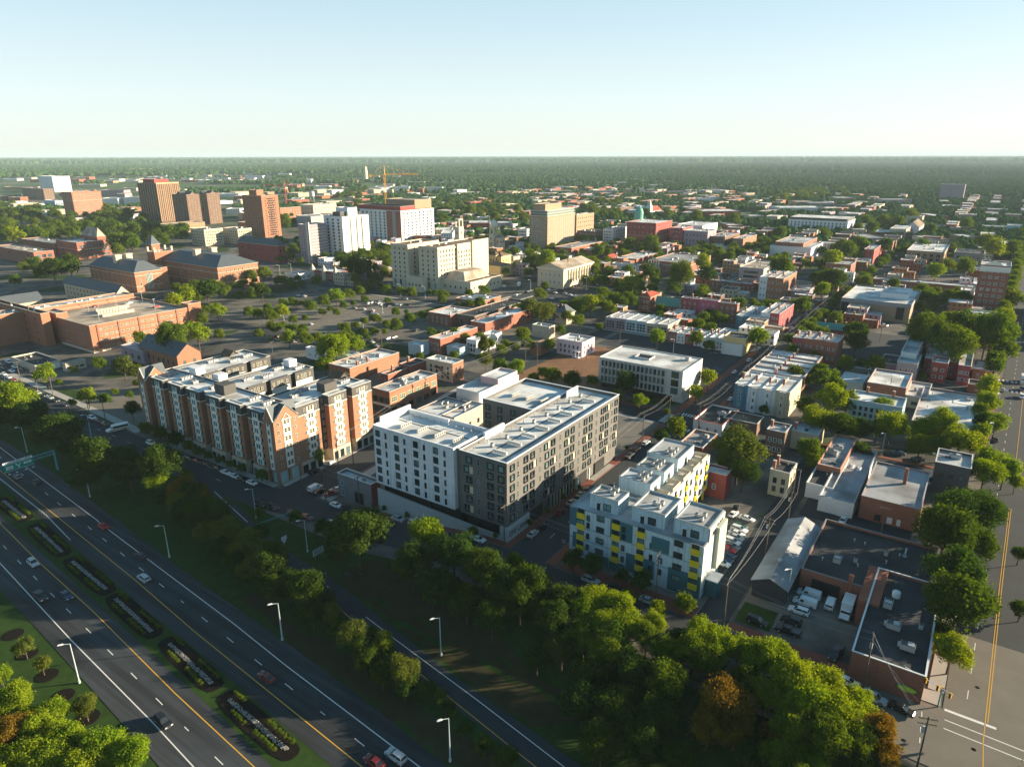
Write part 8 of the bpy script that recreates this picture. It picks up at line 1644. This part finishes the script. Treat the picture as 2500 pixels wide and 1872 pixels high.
    return np.array(P)
FP = far_points()
def wood_object(sel, name, label, mesh_objs, zf):
    pts = FP[sel]; me = bpy.data.meshes.new(name); n = len(pts); me.vertices.add(n)
    co = pts[:, :3].copy(); co[:, 2] += pts[:, 3]*zf; me.vertices.foreach_set('co', co.astype('f').ravel())
    for nm, arr in (('scl', pts[:, 3]), ('rot', pts[:, 4])):
        at = me.attributes.new(nm, 'FLOAT', 'POINT'); at.data.foreach_set('value', arr.astype('f'))
    at = me.attributes.new('pick', 'INT', 'POINT'); at.data.foreach_set('value', (np.arange(n) % len(mesh_objs)).astype('i'))
    me.update(); o = mk(name, me); tag(o, label, 'woodland', kind='stuff')
    ng = bpy.data.node_groups.new(name, 'GeometryNodeTree'); ng.interface.new_socket('Geometry', in_out='INPUT', socket_type='NodeSocketGeometry'); ng.interface.new_socket('Geometry', in_out='OUTPUT', socket_type='NodeSocketGeometry')
    nd = ng.nodes; l = ng.links; gi = nd.new('NodeGroupInput'); go = nd.new('NodeGroupOutput'); jn = nd.new('GeometryNodeJoinGeometry')
    def at_(nm, ty='FLOAT'):
        a = nd.new('GeometryNodeInputNamedAttribute'); a.data_type = ty; a.inputs[0].default_value = nm; return a.outputs[0]
    m2p = nd.new('GeometryNodeMeshToPoints'); l.new(gi.outputs[0], m2p.inputs[0])
    for k, mo in enumerate(mesh_objs):
        oi = nd.new('GeometryNodeObjectInfo'); oi.inputs['Object'].default_value = mo; oi.transform_space = 'ORIGINAL'
        ip = nd.new('GeometryNodeInstanceOnPoints'); cmp = nd.new('FunctionNodeCompare'); cmp.data_type = 'INT'; cmp.operation = 'EQUAL'
        l.new(at_('pick', 'INT'), cmp.inputs[2]); cmp.inputs[3].default_value = k
        l.new(m2p.outputs[0], ip.inputs['Points']); l.new(cmp.outputs[0], ip.inputs['Selection'])
        sm = nd.new('GeometryNodeSetMaterial'); sm.inputs['Material'].default_value = LEAF[5] if zf < .9 else LEAF[0]
        l.new(oi.outputs['Geometry'], sm.inputs[0]); l.new(sm.outputs[0], ip.inputs['Instance'])
        cx = nd.new('ShaderNodeCombineXYZ'); l.new(at_('rot'), cx.inputs[2]); l.new(cx.outputs[0], ip.inputs['Rotation'])
        l.new(at_('scl'), ip.inputs['Scale']); l.new(ip.outputs[0], jn.inputs[0])
    l.new(jn.outputs[0], go.inputs[0]); md = o.modifiers.new('scatter', 'NODES'); md.node_group = ng; return o
# source crowns are crowns of real trees standing in the far woods
src = []
for k in range(3):
    d_ = 1150+k*160; a_ = YAW+.1-k*.12; x, y = d_*math.cos(a_), d_*math.sin(a_)
    e = mk('tree', None, None, (x, y, 0)); e.scale = (6, 6, 6); mk('trunk', TRK[k], e); c_ = mk('crown', solid_crown(70+k), e, (0, 0, 1.3)); src.append(c_)
    e['category'] = 'tree'; e['group'] = 'trees growing about the town and expressway'; TODO.append((e, 'distant round green tree'))
near_src = [o for o in bpy.data.objects if o.name.startswith('crown') and o.data in CROWNM]
ns = []
for k in range(3):
    for o in near_src:
        if o.data == CROWNM[k]: ns.append(o); break
wood_object(FP[:, 5] == 0, 'city_trees', 'scattered green trees filling yards and streets between the far blocks', ns, 1.3)
wood_object(FP[:, 5] == 1, 'woodland', 'dense green woods running to the horizon beyond the town', src, .75)
# ---- haze
HZ = bpy.data.materials.new('haze_air'); HZ.use_nodes = True; n_ = HZ.node_tree.nodes; n_.remove(n_['Principled BSDF']); pv = n_.new('ShaderNodeVolumePrincipled')
pv.inputs['Color'].default_value = (.62, .80, .90, 1); pv.inputs['Density'].default_value = 5e-5; pv.inputs['Anisotropy'].default_value = 0
HZ.node_tree.links.new(pv.outputs[0], n_['Material Output'].inputs['Volume'])
m = MB(); m.box(-61000, -61000, -8, 61000, 61000, 175, HZ); o = m.obj('haze'); o['kind'] = 'stuff'; o['label'] = 'pale blue haze over the whole town'; o['category'] = 'haze'
# ---- wording
for o, mid in WR:
    j = min(range(len(LM)), key=lambda i: (LM[i][1]-mid.x)**2+(LM[i][2]-mid.y)**2); o['_x'] = 1
_g = {}
for o, mid in WR:
    del o['_x']; j = min(range(len(LM)), key=lambda i: (LM[i][1]-mid.x)**2+(LM[i][2]-mid.y)**2); _g.setdefault(j, []).append(((LM[j][1]-mid.x)**2+(LM[j][2]-mid.y)**2, o))
for j, L in _g.items():
    L.sort(key=lambda t: t[0])
    for i, (_, o) in enumerate(L): o['label'] = f'sagging span of thin power lines {nth(i)} {LM[j][0]}'
finish_labels()
print('TREES', len(TREES), 'EXTRA', len(EXTRA), 'far houses', n, 'FP', len(FP), 'OBJ', len(bpy.data.objects))
